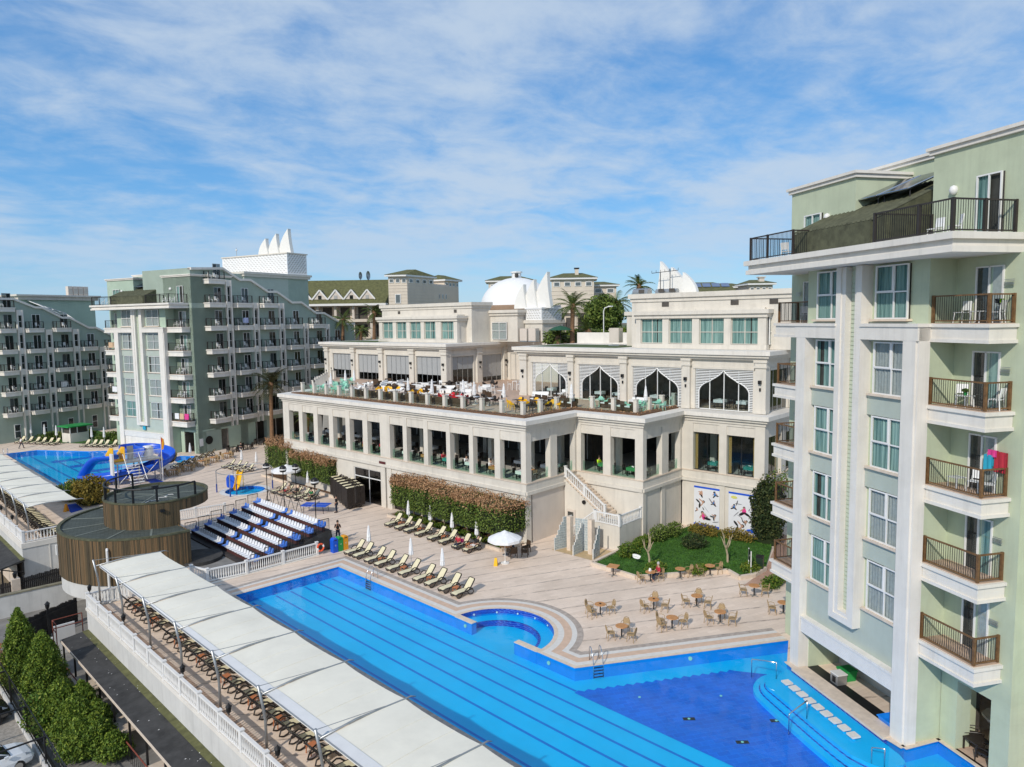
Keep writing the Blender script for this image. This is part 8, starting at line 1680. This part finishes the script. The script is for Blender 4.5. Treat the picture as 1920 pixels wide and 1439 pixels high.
# ============================================================ BACKGROUND
CR = Vector((.7064, -.7077)); CF = Vector((.704, .7046))
def pp(b, a, d): q = Vector(b) + CR * a + CF * d; return (q.x, q.y)
m = MB(); m.prism([(74.5, 30), (150, -40), (320, 40), (260, 260), (120, 150), (75, 113), (71.5, 93), (72.8, 62)], 0, 15.7); struct('hill_terrace', m, mat('garden_slope', (.10, .12, .045), .95, .4, .3))
def wins_on(parent, p, q, z0, z1, n, fr=.5, mm=GDARK, d=.06, name='window'):
    p, q = Vector(p), Vector(q); L = (q - p).length; e = (q - p) / L; nrm = Vector((e.y, -e.x)) * d
    for i in range(n):
        a = p + e * (L * (i + .5 - fr / 2) / n) + nrm; b = p + e * (L * (i + .5 + fr / 2) / n) + nrm
        f = part(name, MB().beam((*a, (z0 + z1) / 2), (*b, (z0 + z1) / 2), .1, z1 - z0), FRAMEW, parent); o = nrm * 1.4; c = (b - a) * .12
        part('pane', MB().quad((*(a + o + c), z0 + .12), (*(b + o - c), z0 + .12), (*(b + o - c), z1 - .12), (*(a + o + c), z1 - .12)), mm, f)
def hip(parent, poly, z, apex, ov=.7, ridge=.4, mm=MOSS):
    c = sum((Vector(p) for p in poly), Vector((0, 0))) / len(poly); P = [c + (Vector(p) - c) * (1 + ov / (Vector(p) - c).length) for p in poly]
    part('eave', MB().prism([tuple(p) for p in P], z - .35, z), FRAMEW, parent); n = len(P); R_ = [c + (p - c) * ridge for p in P]
    if n == 4: m1 = (R_[0] + R_[3]) / 2; m2 = (R_[1] + R_[2]) / 2; R_ = [m1, m2, m2, m1]
    vs = [(*(c + (p - c) * 1.02), z) for p in P] + [(*p, apex) for p in R_]; m = MB().add(vs, [(i, (i + 1) % n, n + (i + 1) % n, n + i) for i in range(n)] + [tuple(range(n, 2 * n))]); part('roof', m, mm, parent)
HM = mat('banded_cream_render', (.66, .58, .48), .8, .06, .6, streak=.06)
def bandlines(parent, p, q, z0, z1, k):
    p, q = Vector(p), Vector(q); e = (q - p).normalized(); n_ = Vector((e.y, -e.x)) * .03
    for i in range(k): z = z0 + (z1 - z0) * (i + .5) / k; part('render_band', MB().beam((*(p + n_), z), (*(q + n_), z), .06, .06), PALEC, parent)
# long hotel with dormers
gh = thing('background_hotel', 'background hotel with long mossy roof and row of white gabled dormers', 'building', (0, 0, 0)); E0 = (77.1, 136.4)
part('wall', MB().prism([pp(E0, -16, 2.2), pp(E0, 16.5, 2.2), pp(E0, 16.5, 12), pp(E0, -16, 12)], 8, 22.6), HM, gh)
m = MB(); m.add([(*pp(E0, -17, -.3), 22.75), (*pp(E0, 15.6, -.3), 22.75), (*pp(E0, 16.8, 7.2), 28.0), (*pp(E0, -17, 7.2), 28.0), (*pp(E0, 15.6, 14.5), 22.75), (*pp(E0, -17, 14.5), 22.75)], [(0, 1, 2, 3), (3, 2, 4, 5), (1, 4, 2), (0, 3, 5)]); part('roof', m, MOSS, gh)
part('gutter', MB().prism([pp(E0, -17, -.55), pp(E0, 15.8, -.55), pp(E0, 15.8, 2.1), pp(E0, -17, 2.1)], 22.3, 22.74), FRAMEW, gh); part('balcony_slab', MB().prism([pp(E0, -16, .2), pp(E0, 15.5, .2), pp(E0, 15.5, 2.2), pp(E0, -16, 2.2)], 18.9, 19.5), HM, gh)
for i in range(7):
    x = -8.2 + 3.32 * i; d = part('dormer', MB().add([(*pp(E0, x - 1.5, .9), 23.7), (*pp(E0, x + 1.5, .9), 23.7), (*pp(E0, x, .9), 25.5), (*pp(E0, x, 3.9), 25.5), (*pp(E0, x - 1.5, 1.3), 23.7), (*pp(E0, x + 1.5, 1.3), 23.7)], [(0, 1, 2), (0, 2, 3, 4), (1, 5, 3, 2)]), PALEC, gh)
    for s in (-1, 1): part('dormer_trim', MB().beam((*pp(E0, x + s * 1.65, .8), 23.65), (*pp(E0, x, .8), 25.65), .2, .28), FRAMEW, d)
    part('dormer_roof', MB().add([(*pp(E0, x, .9), 25.62), (*pp(E0, x + 1.7, .9), 23.75), (*pp(E0, x + 1.7, 1.6), 23.75), (*pp(E0, x, 4.2), 25.62)], [(0, 1, 2, 3)]), ROOFT, d); part('dormer_window', MB().prism([pp(E0, x - .35, .82), pp(E0, x + .35, .82), pp(E0, x + .35, .9), pp(E0, x - .35, .9)], 23.75, 24.5), GDARK if i % 2 else CURTL, d)
for i in range(8):
    x = -13 + 3.75 * i
    for z in (15.8, 19.5):
        part('balcony_door', MB().prism([pp(E0, x, 2.05), pp(E0, x + 1.9, 2.05), pp(E0, x + 1.9, 2.2), pp(E0, x, 2.2)], z, z + 2.5), DARKIN, gh); part('balcony_rail', MB().beam((*pp(E0, x - .3, .4), z + .9), (*pp(E0, x + 2.2, .4), z + .9), .06, .08), DKMETAL, gh)
    part('pillar', MB().prism([pp(E0, x - 1.0, .5), pp(E0, x - .5, .5), pp(E0, x - .5, 2.1), pp(E0, x - 1.0, 2.1)], 15, 22.3), PALEC, gh)
for i, (a, s) in enumerate(((9.1, 1.0), (10.8, 1.2))):
    t = thing('satellite_dish', 'grey satellite dish, %s on the ridge of the dormer roof' % ('left' if i == 0 else 'right'), 'dish', (*pp(E0, a, 7.2), 28.0), rad(-60), 'satellite dishes')
    part('dish', MB(lambda x, y, z: (z * 1.0 - .3, y, x + .95)).lathe([(0, .1), (.55 * s, .18), (.85 * s, .34), (.82 * s, .38), (.5 * s, .22), (0, .14)], 14), GALV, t); part('mast', MB().bar((0, 0, 0), (0, 0, .8), .06, 5), DKMETAL, t)
# cream tower block beside it
C0 = (85.6, 114.2); Lc = (83.0, 116.8); R1 = pp(C0, 4.3, 8.2); R2 = pp(C0, 8.7, 18.2)
tb = thing('background_hotel', 'cream tower block with two green hipped roofs beside the dormer roof', 'building', (0, 0, 0))
part('wall', MB().prism([Lc, C0, R1, pp(Lc, 4.3, 8.2)], 12, 27.7), HM, tb); part('wall', MB().prism([R1, R2, pp(R2, -6, 3), pp(R1, -6, 3)], 12, 26.2), HM, tb); part('parapet', MB().prism([pp(C0, 2.6, 4.9), pp(R2, -1.7, -3.6), pp(R2, -2.5, -3.6), pp(C0, 1.7, 4.9)], 24.8, 26.5), PALEC, tb)
T2 = [pp(R2, -2.6, -5.0), R2, pp(R2, -5, 3), pp(R2, -7, -2)]; part('wall', MB().prism(T2, 24, 27.5), HM, tb); hip(tb, [Lc, C0, R1, pp(Lc, 4.3, 8.2)], 27.95, 29.2, .9); hip(tb, T2, 27.7, 28.8, .9)
wins_on(tb, Lc, C0, 26.4, 27.2, 3, .7); wins_on(tb, C0, R1, 26.4, 27.2, 4, .55); wins_on(tb, pp(R2, -2.6, -5.0), R2, 26.2, 27.0, 4, .55); wins_on(tb, pp(Lc, .9, -.9 * 0), pp(Lc, 2.7, 0), 22.4, 24.2, 1, .6)
bandlines(tb, Lc, C0, 22, 26.2, 7); bandlines(tb, C0, R1, 22, 26.2, 7); wins_on(tb, pp(C0, 4.9, 9.6), pp(C0, 6.6, 13.4), 23.4, 24.5, 3, .35)
# hipped blocks behind the dome
def block(label, b, w, d, z1, apex, nw, bands=0, skew=0.0):
    t = thing('background_hotel', label, 'building', (0, 0, 0)); P = [b, pp(b, w, 0), pp(b, w + skew, d), pp(b, skew, d)]; part('wall', MB().prism(P, 12, z1 - .3), HM, t); hip(t, P, z1, apex, .9); wins_on(t, P[0], P[1], z1 - 1.7, z1 - .8, nw, .62); wins_on(t, P[1], P[2], z1 - 1.7, z1 - .8, max(1, nw // 2), .5)
    if bands: bandlines(t, P[0], P[1], 18, z1 - 2.2, bands)
    return t
block('cream block with brown green roof left behind the dome', (103.7, 110.3), 9.0, 8, 27.1, 28.2, 4)
t = block('large cream block with chimney on its green roof right of the dome', (105.5, 94.3), 8.3, 8, 26.9, 28.0, 4, 9, .8); part('chimney', MB().prism([pp((109.2, 90.7), -.35, 2), pp((109.2, 90.7), .35, 2), pp((109.2, 90.7), .35, 2.7), pp((109.2, 90.7), -.35, 2.7)], 27.2, 28.7), HM, t); part('chimney_cap', MB().prism([pp((109.2, 90.7), -.5, 1.9), pp((109.2, 90.7), .5, 1.9), pp((109.2, 90.7), .5, 2.8), pp((109.2, 90.7), -.5, 2.8)], 28.7, 28.95), DKMETAL, t)
part('side_wing', MB().prism([pp((105.5, 94.3), -7, 3), pp((105.5, 94.3), 0, 3), pp((105.5, 94.3), 0, 8), pp((105.5, 94.3), -7, 8)], 12, 24.8), HM, t); part('wing_parapet', MB().prism([pp((105.5, 94.3), -7.1, 2.8), pp((105.5, 94.3), .1, 2.8), pp((105.5, 94.3), .1, 3.2), pp((105.5, 94.3), -7.1, 3.2)], 23.2, 25.0), PALEC, t)
t = block('low cream block with green roof further right behind the palms', (117.0, 96.6), 7.6, 8, 25.9, 26.7, 3); part('gable', MB().prism([pp((112.5, 90), -1, 0), pp((112.5, 90), 4, 0), pp((112.5, 90), 4, 6), pp((112.5, 90), -1, 6)], 12, 22.5), HM, t)
block('distant cream block with green roof left of the sails', (124, 76), 9, 8, 24.8, 25.8, 3); block('distant low block with green hipped roof above the right pavilion', (138, 77), 6, 8, 25.2, 26.0, 2)
t = block('distant cream block with pale chimney at the right pavilion roof', (132.6, 66.9), 4.6, 7, 25.3, 26.1, 4); part('chimney', MB().prism([pp((134.6, 64.9), -.5, 1), pp((134.6, 64.9), .5, 1), pp((134.6, 64.9), .5, 2), pp((134.6, 64.9), -.5, 2)], 25, 26.6), PALEC, t); part('chimney_cap', MB().prism([pp((134.6, 64.9), -.7, .8), pp((134.6, 64.9), .7, .8), pp((134.6, 64.9), .7, 2.2), pp((134.6, 64.9), -.7, 2.2)], 26.4, 26.6), PALEC, t)
sr = thing('background_hotel', 'low mossy roof with a row of solar panels behind the right pavilion', 'building', (0, 0, 0)); b = (116, 69.3); part('wall', MB().prism([pp(b, -1, .4), pp(b, 8, .4), pp(b, 8, 8), pp(b, -1, 8)], 12, 23), HM, sr); part('roof', MB().add([(*pp(b, -1.5, 0), 23.0), (*pp(b, 8.5, 0), 23.0), (*pp(b, 8.5, 5), 24.6), (*pp(b, -1.5, 5), 24.6)], [(0, 1, 2, 3)]), MOSS, sr)
for i in range(5): part('solar_panel', MB().add([(*pp(b, -.6 + i * 1.75, 4.2), 24.5), (*pp(b, .9 + i * 1.75, 4.2), 24.5), (*pp(b, .9 + i * 1.75, 5.2), 25.2), (*pp(b, -.6 + i * 1.75, 5.2), 25.2)], [(0, 1, 2, 3)]), mat('pale_solar', (.12, .17, .28), .15, .1, spec=.8), sr)
dm = thing('white_dome', 'large white dome behind the restaurant roof', 'dome', (82.6, 81.3, 20.0)); part('shell', MB().lathe([(5.9, 0), (5.9, .9)] + [(5.8 * math.cos(a), 1.0 + 4.6 * math.sin(a)) for a in [i * PI / 2 / 10 for i in range(11)]], 36), mat('dome_white', (.80, .79, .77), .6, .03), dm, smooth=True); part('base_band', MB().lathe([(6.0, .3), (6.1, .5), (6.1, 1.0), (5.8, 1.2)], 36), mat('brown_band', (.30, .2, .13), .7), dm); part('lantern', MB().lathe([(.75, 5.4), (.75, 6.3), (.95, 6.35), (.95, 6.55), (0, 6.6)], 8), FRAMEW, dm); part('drum', MB().lathe([(5.6, -6), (5.6, .3)], 24), HM, dm)
part('lantern_opening', MB().box(-.9, -.9, 5.6, -.5, -.5, 6.2), DARKIN, dm)
t = thing('round_pavilion', 'curved cream pavilion with flat ring roof behind the first palm', 'pavilion', (77.0, 65.2, 15.5)); part('ring_roof', MB().lathe([(3.2, 4.2), (3.2, 5.3), (2.9, 5.3)], 24), PALEC, t); part('wall', MB().lathe([(2.6, 0), (2.6, 4.2)], 20), HM, t)
for k in range(10): a = 2 * PI * k / 10; part('opening', MB().box(-.5, -.08, .4, .5, .08, 3.6), DARKIN, t, loc=(2.6 * math.cos(a), 2.6 * math.sin(a), 0), rz=a + PI / 2)
part('roof_disc', MB().lathe([(3.0, 5.2), (0, 5.3)], 24), PALEC, t)
for lab, x, y, z, h, r in (('tall palm standing right of the dome above the turf roof', 67.6, 57.1, 15.7, 4.7, 2.7), ('tall palm beside the dark tree left of the right pavilion', 77.3, 57.8, 15.7, 5.2, 3.0), ('distant palm peeking over the right pavilion corner', 92.2, 64.5, 15.7, 8.0, 2.6), ('palm before the cream tower block', 71.7, 105.6, 15.7, 4.8, 2.6), ('palm crown before the dormer hotel balconies', 70.4, 113.6, 15.0, 4.3, 2.6), ('short palm at the end of the stepped wing', 70, 107.3, 15, 2.4, 2.0), ('low palm right of the tall palm trunk', 69.0, 55.8, 15.7, 1.6, 2.0), ('second low palm behind the turf edge', 66.6, 58.6, 15.4, 1.2, 1.6)): palm(lab, x, y, z, h, r, 24)
palm('tall dark palm in front of the grey green wing', 51.2, 103.9, 0, 9.6, 3.6, 34, .3, 'palms', leaf_mat('dark_palm_leaf', (.02, .028, .012), (.045, .05, .02), (.12, .10, .04)))
palm('small palm beside the left end of the dining gallery', 54.5, 99.0, 0, 4.5, 2.3, 24, .2)
t = thing('dark_tree', 'rounded dark green tree behind the restaurant roof left of the right pavilion', 'tree', (76.1, 58.9, 15.5)); part('foliage', leaf_mesh('foliage', crown_pts(6000, 2.5, 2.5, 2.3), .2, LEAF), None, t, loc=(0, 0, 4.0)); part('trunk', MB().bar((0, 0, 0), (0, 0, 4), .22, 7), BARK, t); part('dark_core', MB().lathe([(0, 2), (1.5, 3), (1.6, 4.6), (0, 5.6)], 10), MATS['leaf_core'], t)
for i, (x, y) in enumerate(((70.5, 59), (72.6, 57.2), (74.2, 55.0), (68.2, 60.4), (76.5, 55.6))): bush('green garden shrub behind the turf roof edge, %s from the left' % nth((1, 2, 3, 0, 4)[i]), x, y, 15.6, 1.5, 1.5, 1.1, LEAF if i % 2 else LEAFB, .16, 1500, grp='garden shrubs behind the roof')
t = thing('street_lamp', 'white curved street lamp in front of the dark tree', 'lamp', (70.5, 54.5, 15.7)); part('post', MB().tube([(0, 0, 0), (0, 0, 4.1), (.1, -.1, 4.5), (.5, -.5, 4.7)], .06, 6), FRAMEW, t); part('lamp_head', MB().box(.4, -.8, 4.62, .85, -.4, 4.76), FRAMEW, t)
t = thing('parasol', 'dark green open parasol beside the tall palm trunk', 'parasol', (66.0, 57.6, 15.6)); part('canopy', MB().lathe([(1.5, 2.0), (.8, 2.35), (0, 2.55)], 8), mat('green_canvas', (.02, .09, .05), .8), t); part('pole', MB().bar((0, 0, 0), (0, 0, 2.5), .04, 5), DKMETAL, t)
# ============================================================ CARS
def loft(secs):
    m = MB(); vs = []; k = 8
    for x, hw, z0, z1, ht in secs:
        zm = z0 + (z1 - z0) * .45; vs += [(x, -hw * .9, z0), (x, hw * .9, z0), (x, hw, z0 + .12), (x, hw, zm + .05), (x, ht, z1 - .03), (x, ht * .9, z1), (x, -ht * .9, z1), (x, -ht, z1 - .03), (x, -hw, zm + .05), (x, -hw, z0 + .12)]
    k = 10; n = len(secs); fs = [tuple(range(k - 1, -1, -1)), tuple(range((n - 1) * k, n * k))]
    for i in range(n - 1):
        for j in range(k): fs.append((i * k + j, i * k + (j + 1) % k, (i + 1) * k + (j + 1) % k, (i + 1) * k + j))
    return m.add(vs, fs)
def car(label, loc, rz, paint, s=1.0):
    t = thing('parked_car', label, 'car', loc, rz)
    part('body', loft([(-2.12, .70, .48, .86, .62), (-2.0, .84, .30, .98, .74), (-1.3, .90, .24, 1.03 * s, .80), (0, .90, .24, 1.0 * s, .80), (1.1, .90, .24, .99 * s, .78), (1.6, .88, .26, .92 * s, .72), (1.98, .80, .32, .80 * s, .60), (2.12, .62, .42, .66 * s, .46)]), paint, t, smooth=False)
    part('cabin', loft([(-1.95, .66, .95 * s, 1.0 * s, .6), (-1.5, .74, .95 * s, 1.38 * s, .56), (-.6, .76, .95 * s, 1.5 * s, .58), (.15, .76, .95 * s, 1.47 * s, .56), (1.05, .74, .94 * s, 1.0 * s, .62)]), mat('car_glass', (.015, .018, .02), .06, .05, spec=.9), t)
    part('roof', loft([(-1.52, .56, 1.37 * s, 1.43 * s, .5), (-.6, .6, 1.46 * s, 1.53 * s, .55), (.18, .57, 1.44 * s, 1.50 * s, .5)]), paint, t)
    for y in (-1, 1):
        part('pillar', MB().beam((.15, .58 * y, 1.46 * s), (1.02, .70 * y, 1.0 * s), .06, .06), paint, t); part('headlight', MB().add([(1.72, .80 * y, .74 * s), (2.0, .68 * y, .70 * s), (2.02, .44 * y, .70 * s), (1.78, .55 * y, .84 * s), (1.70, .76 * y, .86 * s)], [(0, 1, 2, 3, 4)]), mat('lamp_glass', (.5, .52, .55), .1, .05), t); part('mirror', MB().box(.75, .86 * y - .1 * (y < 0), .98 * s, .92, .86 * y + .1 * (y > 0), 1.12 * s), paint, t)
        for x in (-1.3, 1.32):
            w = part('wheel', MB(lambda a, b, c, x=x, y=y: (x + a, .80 * y + (c - .1), .33 + b)).lathe([(.2, 0), (.31, .01), (.33, .05), (.33, .17), (.31, .21), (.2, .22)], 18), RUBBER, t); part('rim', MB(lambda a, b, c, x=x, y=y: (x + a, .80 * y + (c - .1), .33 + b)).lathe([(.0, -.005 if y < 0 else .225), (.2, -.005 if y < 0 else .225), (.2, .1)], 14), STEEL, w)
    part('grille', MB().box(2.08, -.4, .45, 2.13, .4, .58), DKMETAL, t); return t
car('white rounded car parked at the lower left corner', (5.25, 43.9, -4.0), .1, CARW); car('black car parked at the left picture edge', (5.3, 50.0, -4.0), .05, CARB, 1.14)
# ============================================================ PEOPLE
def skin(name, V, E, Rr, mm, parent, sub=1):
    me = bpy.data.meshes.new(name); me.from_pydata(V, E, []); me.materials.append(mm); o = bpy.data.objects.new(name, me); COL.objects.link(o); o.parent = parent
    k = o.modifiers.new('skin', 'SKIN'); k.use_smooth_shade = True
    for i, r in enumerate(Rr): me.skin_vertices[0].data[i].radius = (r, r); me.skin_vertices[0].data[i].use_root = (i == 0)
    u = o.modifiers.new('subd', 'SUBSURF'); u.levels = sub; u.render_levels = sub; return o
def person(label, loc, rz, pose, top, legs, hair=HAIRD, short=False, sleeves=True, grp=None):
    t = thing('person', label, 'person', loc, rz, grp); X = {}
    # x forward, y left
    hz = {'stand': .93, 'walk': .92, 'phone': .93, 'sit': .50, 'lie': .48}[pose]
    lean = {'sit': .06, 'lie': -.42}.get(pose, 0); up = .9 if pose == 'lie' else 1.0
    def sp(h): return (lean * h / .6 * (1 if pose != 'lie' else 1), 0, hz + h * (up if pose != 'lie' else .8))
    X['pel'] = (0, 0, hz); X['abd'] = sp(.2); X['che'] = sp(.42); X['nec'] = sp(.57); X['hd'] = sp(.70); X['ht'] = sp(.80)
    X['hd'] = (X['hd'][0] + .03, 0, X['hd'][2])
    for s, n in ((1, 'l'), (-1, 'r')):
        c = X['che']; X['sh' + n] = (c[0], .17 * s, c[2] + .06)
        if pose == 'phone': X['el' + n] = (c[0] + .10, .26 * s, c[2] - .20); X['wr' + n] = (c[0] + .24, .08 * s, c[2] + .04); X['ha' + n] = (c[0] + .27, .03 * s, c[2] + .10)
        elif pose in ('sit', 'lie'): X['el' + n] = (c[0] + .06, .27 * s, c[2] - .20); X['wr' + n] = (c[0] + .28, .18 * s, c[2] - .24); X['ha' + n] = (c[0] + .37, .14 * s, c[2] - .24)
        else: q = .16 * s if pose == 'walk' else 0; X['el' + n] = (c[0] + q * .5, .25 * s, c[2] - .24); X['wr' + n] = (c[0] + q + .08, .27 * s, c[2] - .46); X['ha' + n] = (c[0] + q + .12, .26 * s, c[2] - .56)
        X['hi' + n] = (0, .09 * s, hz - .04)
        if pose == 'sit': X['kn' + n] = (.42, .11 * s, hz + .02); X['an' + n] = (.46, .11 * s, .08); X['to' + n] = (.62, .12 * s, .04)
        elif pose == 'lie': X['kn' + n] = (.42, .12 * s, hz + .05); X['an' + n] = (.84, .12 * s, hz - .04); X['to' + n] = (.92, .13 * s, hz + .09)
        elif pose == 'walk': X['kn' + n] = (-.16 * s + .08, .09 * s, .50); X['an' + n] = (-.30 * s, .09 * s, .09); X['to' + n] = (-.30 * s + .17, .1 * s, .04)
        else: X['kn' + n] = (.03, .12 * s, .50); X['an' + n] = (-.01, .14 * s, .08); X['to' + n] = (.16, .16 * s, .04)
    RR = dict(pel=.125, abd=.115, che=.13, nec=.052, hd=.092, ht=.07, shl=.06, shr=.06, ell=.043, elr=.043, wrl=.031, wrr=.031, hal=.036, har=.036, hil=.088, hir=.088, knl=.06, knr=.06, anl=.042, anr=.042, tol=.035, tor=.035)
    ED = [('pel', 'abd'), ('abd', 'che'), ('che', 'nec'), ('nec', 'hd'), ('hd', 'ht')]
    for n in 'lr': ED += [('che', 'sh' + n), ('sh' + n, 'el' + n), ('el' + n, 'wr' + n), ('wr' + n, 'ha' + n), ('pel', 'hi' + n), ('hi' + n, 'kn' + n), ('kn' + n, 'an' + n), ('an' + n, 'to' + n)]
    def mk(name, keys, eds, ex, mm): idx = {k: i for i, k in enumerate(keys)}; return skin(name, [X[k] for k in keys], [(idx[a], idx[b]) for a, b in eds if a in idx and b in idx], [RR[k] + ex for k in keys], mm, t)
    mk('body', list(RR), ED, 0.0, SKIN)
    mk('shirt', ['pel', 'abd', 'che', 'shl', 'shr'] + (['ell', 'elr'] if sleeves else []), ED, .016, top)
    if legs: mk('trousers', ['pel', 'hil', 'hir', 'knl', 'knr'] + ([] if short else ['anl', 'anr']), ED, .014, legs)
    h = X['ht']; part('hair', MB().lathe([(.097, h[2] - .10), (.105, h[2] - .02), (.085, h[2] + .06), (.03, h[2] + .10), (0, h[2] + .105)], 10, (h[0] - .015, 0)), hair, t, smooth=True)
    f = X['hd']; part('face', MB().add([(f[0] + .088, -.012, f[2] - .02), (f[0] + .088, .012, f[2] - .02), (f[0] + .118, 0, f[2] - .018), (f[0] + .09, 0, f[2] + .03)], [(0, 2, 3), (2, 1, 3), (0, 1, 2)]).box(f[0] + .082, -.045, f[2] + .022, f[0] + .092, -.022, f[2] + .034).box(f[0] + .082, .022, f[2] + .022, f[0] + .092, .045, f[2] + .034), HAIRD, t)
    if pose in ('phone', 'stand', 'walk'):
        for n in 'lr': a = X['an' + n]; b = X['to' + n]; part('shoe', MB().beam((a[0] - .05, a[1], .04), (b[0] + .03, b[1], .035), .09, .08), BLACKC, t)
    return t
p = person('man in black t-shirt and jeans raising a phone beside the bins', (32.35, 54.1, 0), rad(-122), 'phone', BLACKC, JEANS); part('phone', MB().box(.27, -.05, 1.38, .285, .05, 1.55), DKMETAL, p)
person('white haired woman in red vest seated at the lawn kerb table', (43.1, 28.35, 0), rad(150), 'sit', REDC, JEANS, HAIRG); person('man in blue shirt seated under the open white parasol', (40.5, 41.0, 0), rad(-110), 'sit', BLUEC, JEANS, HAIRG)
person('person in white top walking past the distant pool', (24.1, 133.0, 0), rad(10), 'walk', WHITEC, JEANS)
person('person in red top sitting on the seventh sunbed before the hedge', (38.1, 44.7, -.08), rad(190), 'sit', REDC, JEANS); person('sunbather lying on the last sunbed before the hedge', (38.65, 43.34, -.05), rad(180), 'lie', BLACKC, WHITEC, short=True)
person('sunbather lying on a sunbed left behind the grandstand', (37.5, 73.2, -.05), rad(180), 'lie', SKIN, REDC, short=True); person('sunbather lying on the next sunbed behind the grandstand', (37.7, 71.6, -.05), rad(180), 'lie', BLACKC, BLACKC, short=True)
person('person in black and green top sitting on the sunbed by the table tennis table', (38.2, 68.9, -.05), rad(200), 'sit', mat('green_print_cloth', (.02, .16, .05)), BLACKC, short=True); person('person in black standing at the end of the blue table tennis table', (37.2, 62.3, 0), rad(130), 'stand', BLACKC, JEANS)
person('person in black seated at the far hotel arcade tables', (46.2, 103.6, 0), rad(180), 'sit', BLACKC, JEANS)
for i, (x, y, a, mm, nm, loc) in enumerate(((1.5, 21.5, -PI / 2, REDC, 'red', 'seventh gallery opening from the right'), (1.6, 12.0, -PI / 2, REDC, 'red', 'fourth gallery opening from the right'), (1.5, 8.75, -PI / 2, WHITEC, 'white', 'third gallery opening from the right'), (1.5, 7.3, PI / 2, mat('tan_check', (.4, .25, .16)), 'tan', 'third gallery opening from the right'), (1.5, 5.6, -PI / 2, WHITEC, 'white', 'second gallery opening from the right'),
      (1.5, 24.4, -PI / 2, mat('pink_check', (.5, .2, .2)), 'pink', 'eighth gallery opening from the right'), (1.5, 30.6, -PI / 2, REDC, 'red', 'tenth gallery opening from the right'), (1.5, 33.6, -PI / 2, WHITEC, 'white', 'eleventh gallery opening from the right'), (8.6, -1.3, -PI / 2, LIMEC, 'lime', 'left window above the stair'), (8.6, -5.75, PI / 2, BLACKC, 'black', 'right window above the stair'))):
    person('diner in %s top behind the %s' % (nm, loc), msl(x, y, 5.12), MTH + a, 'sit', mm, JEANS)
t = thing('handbag', 'red and pink bag on the seventh sunbed before the hedge', 'bag', (38.6, 44.9, .36), .3); part('bag', MB().box(-.16, -.1, 0, .16, .1, .26), PINKC, t); part('bag_handle', MB().tube([(-.1, 0, .26), (-.08, 0, .4), (.08, 0, .4), (.1, 0, .26)], .012, 5), DKMETAL, t)
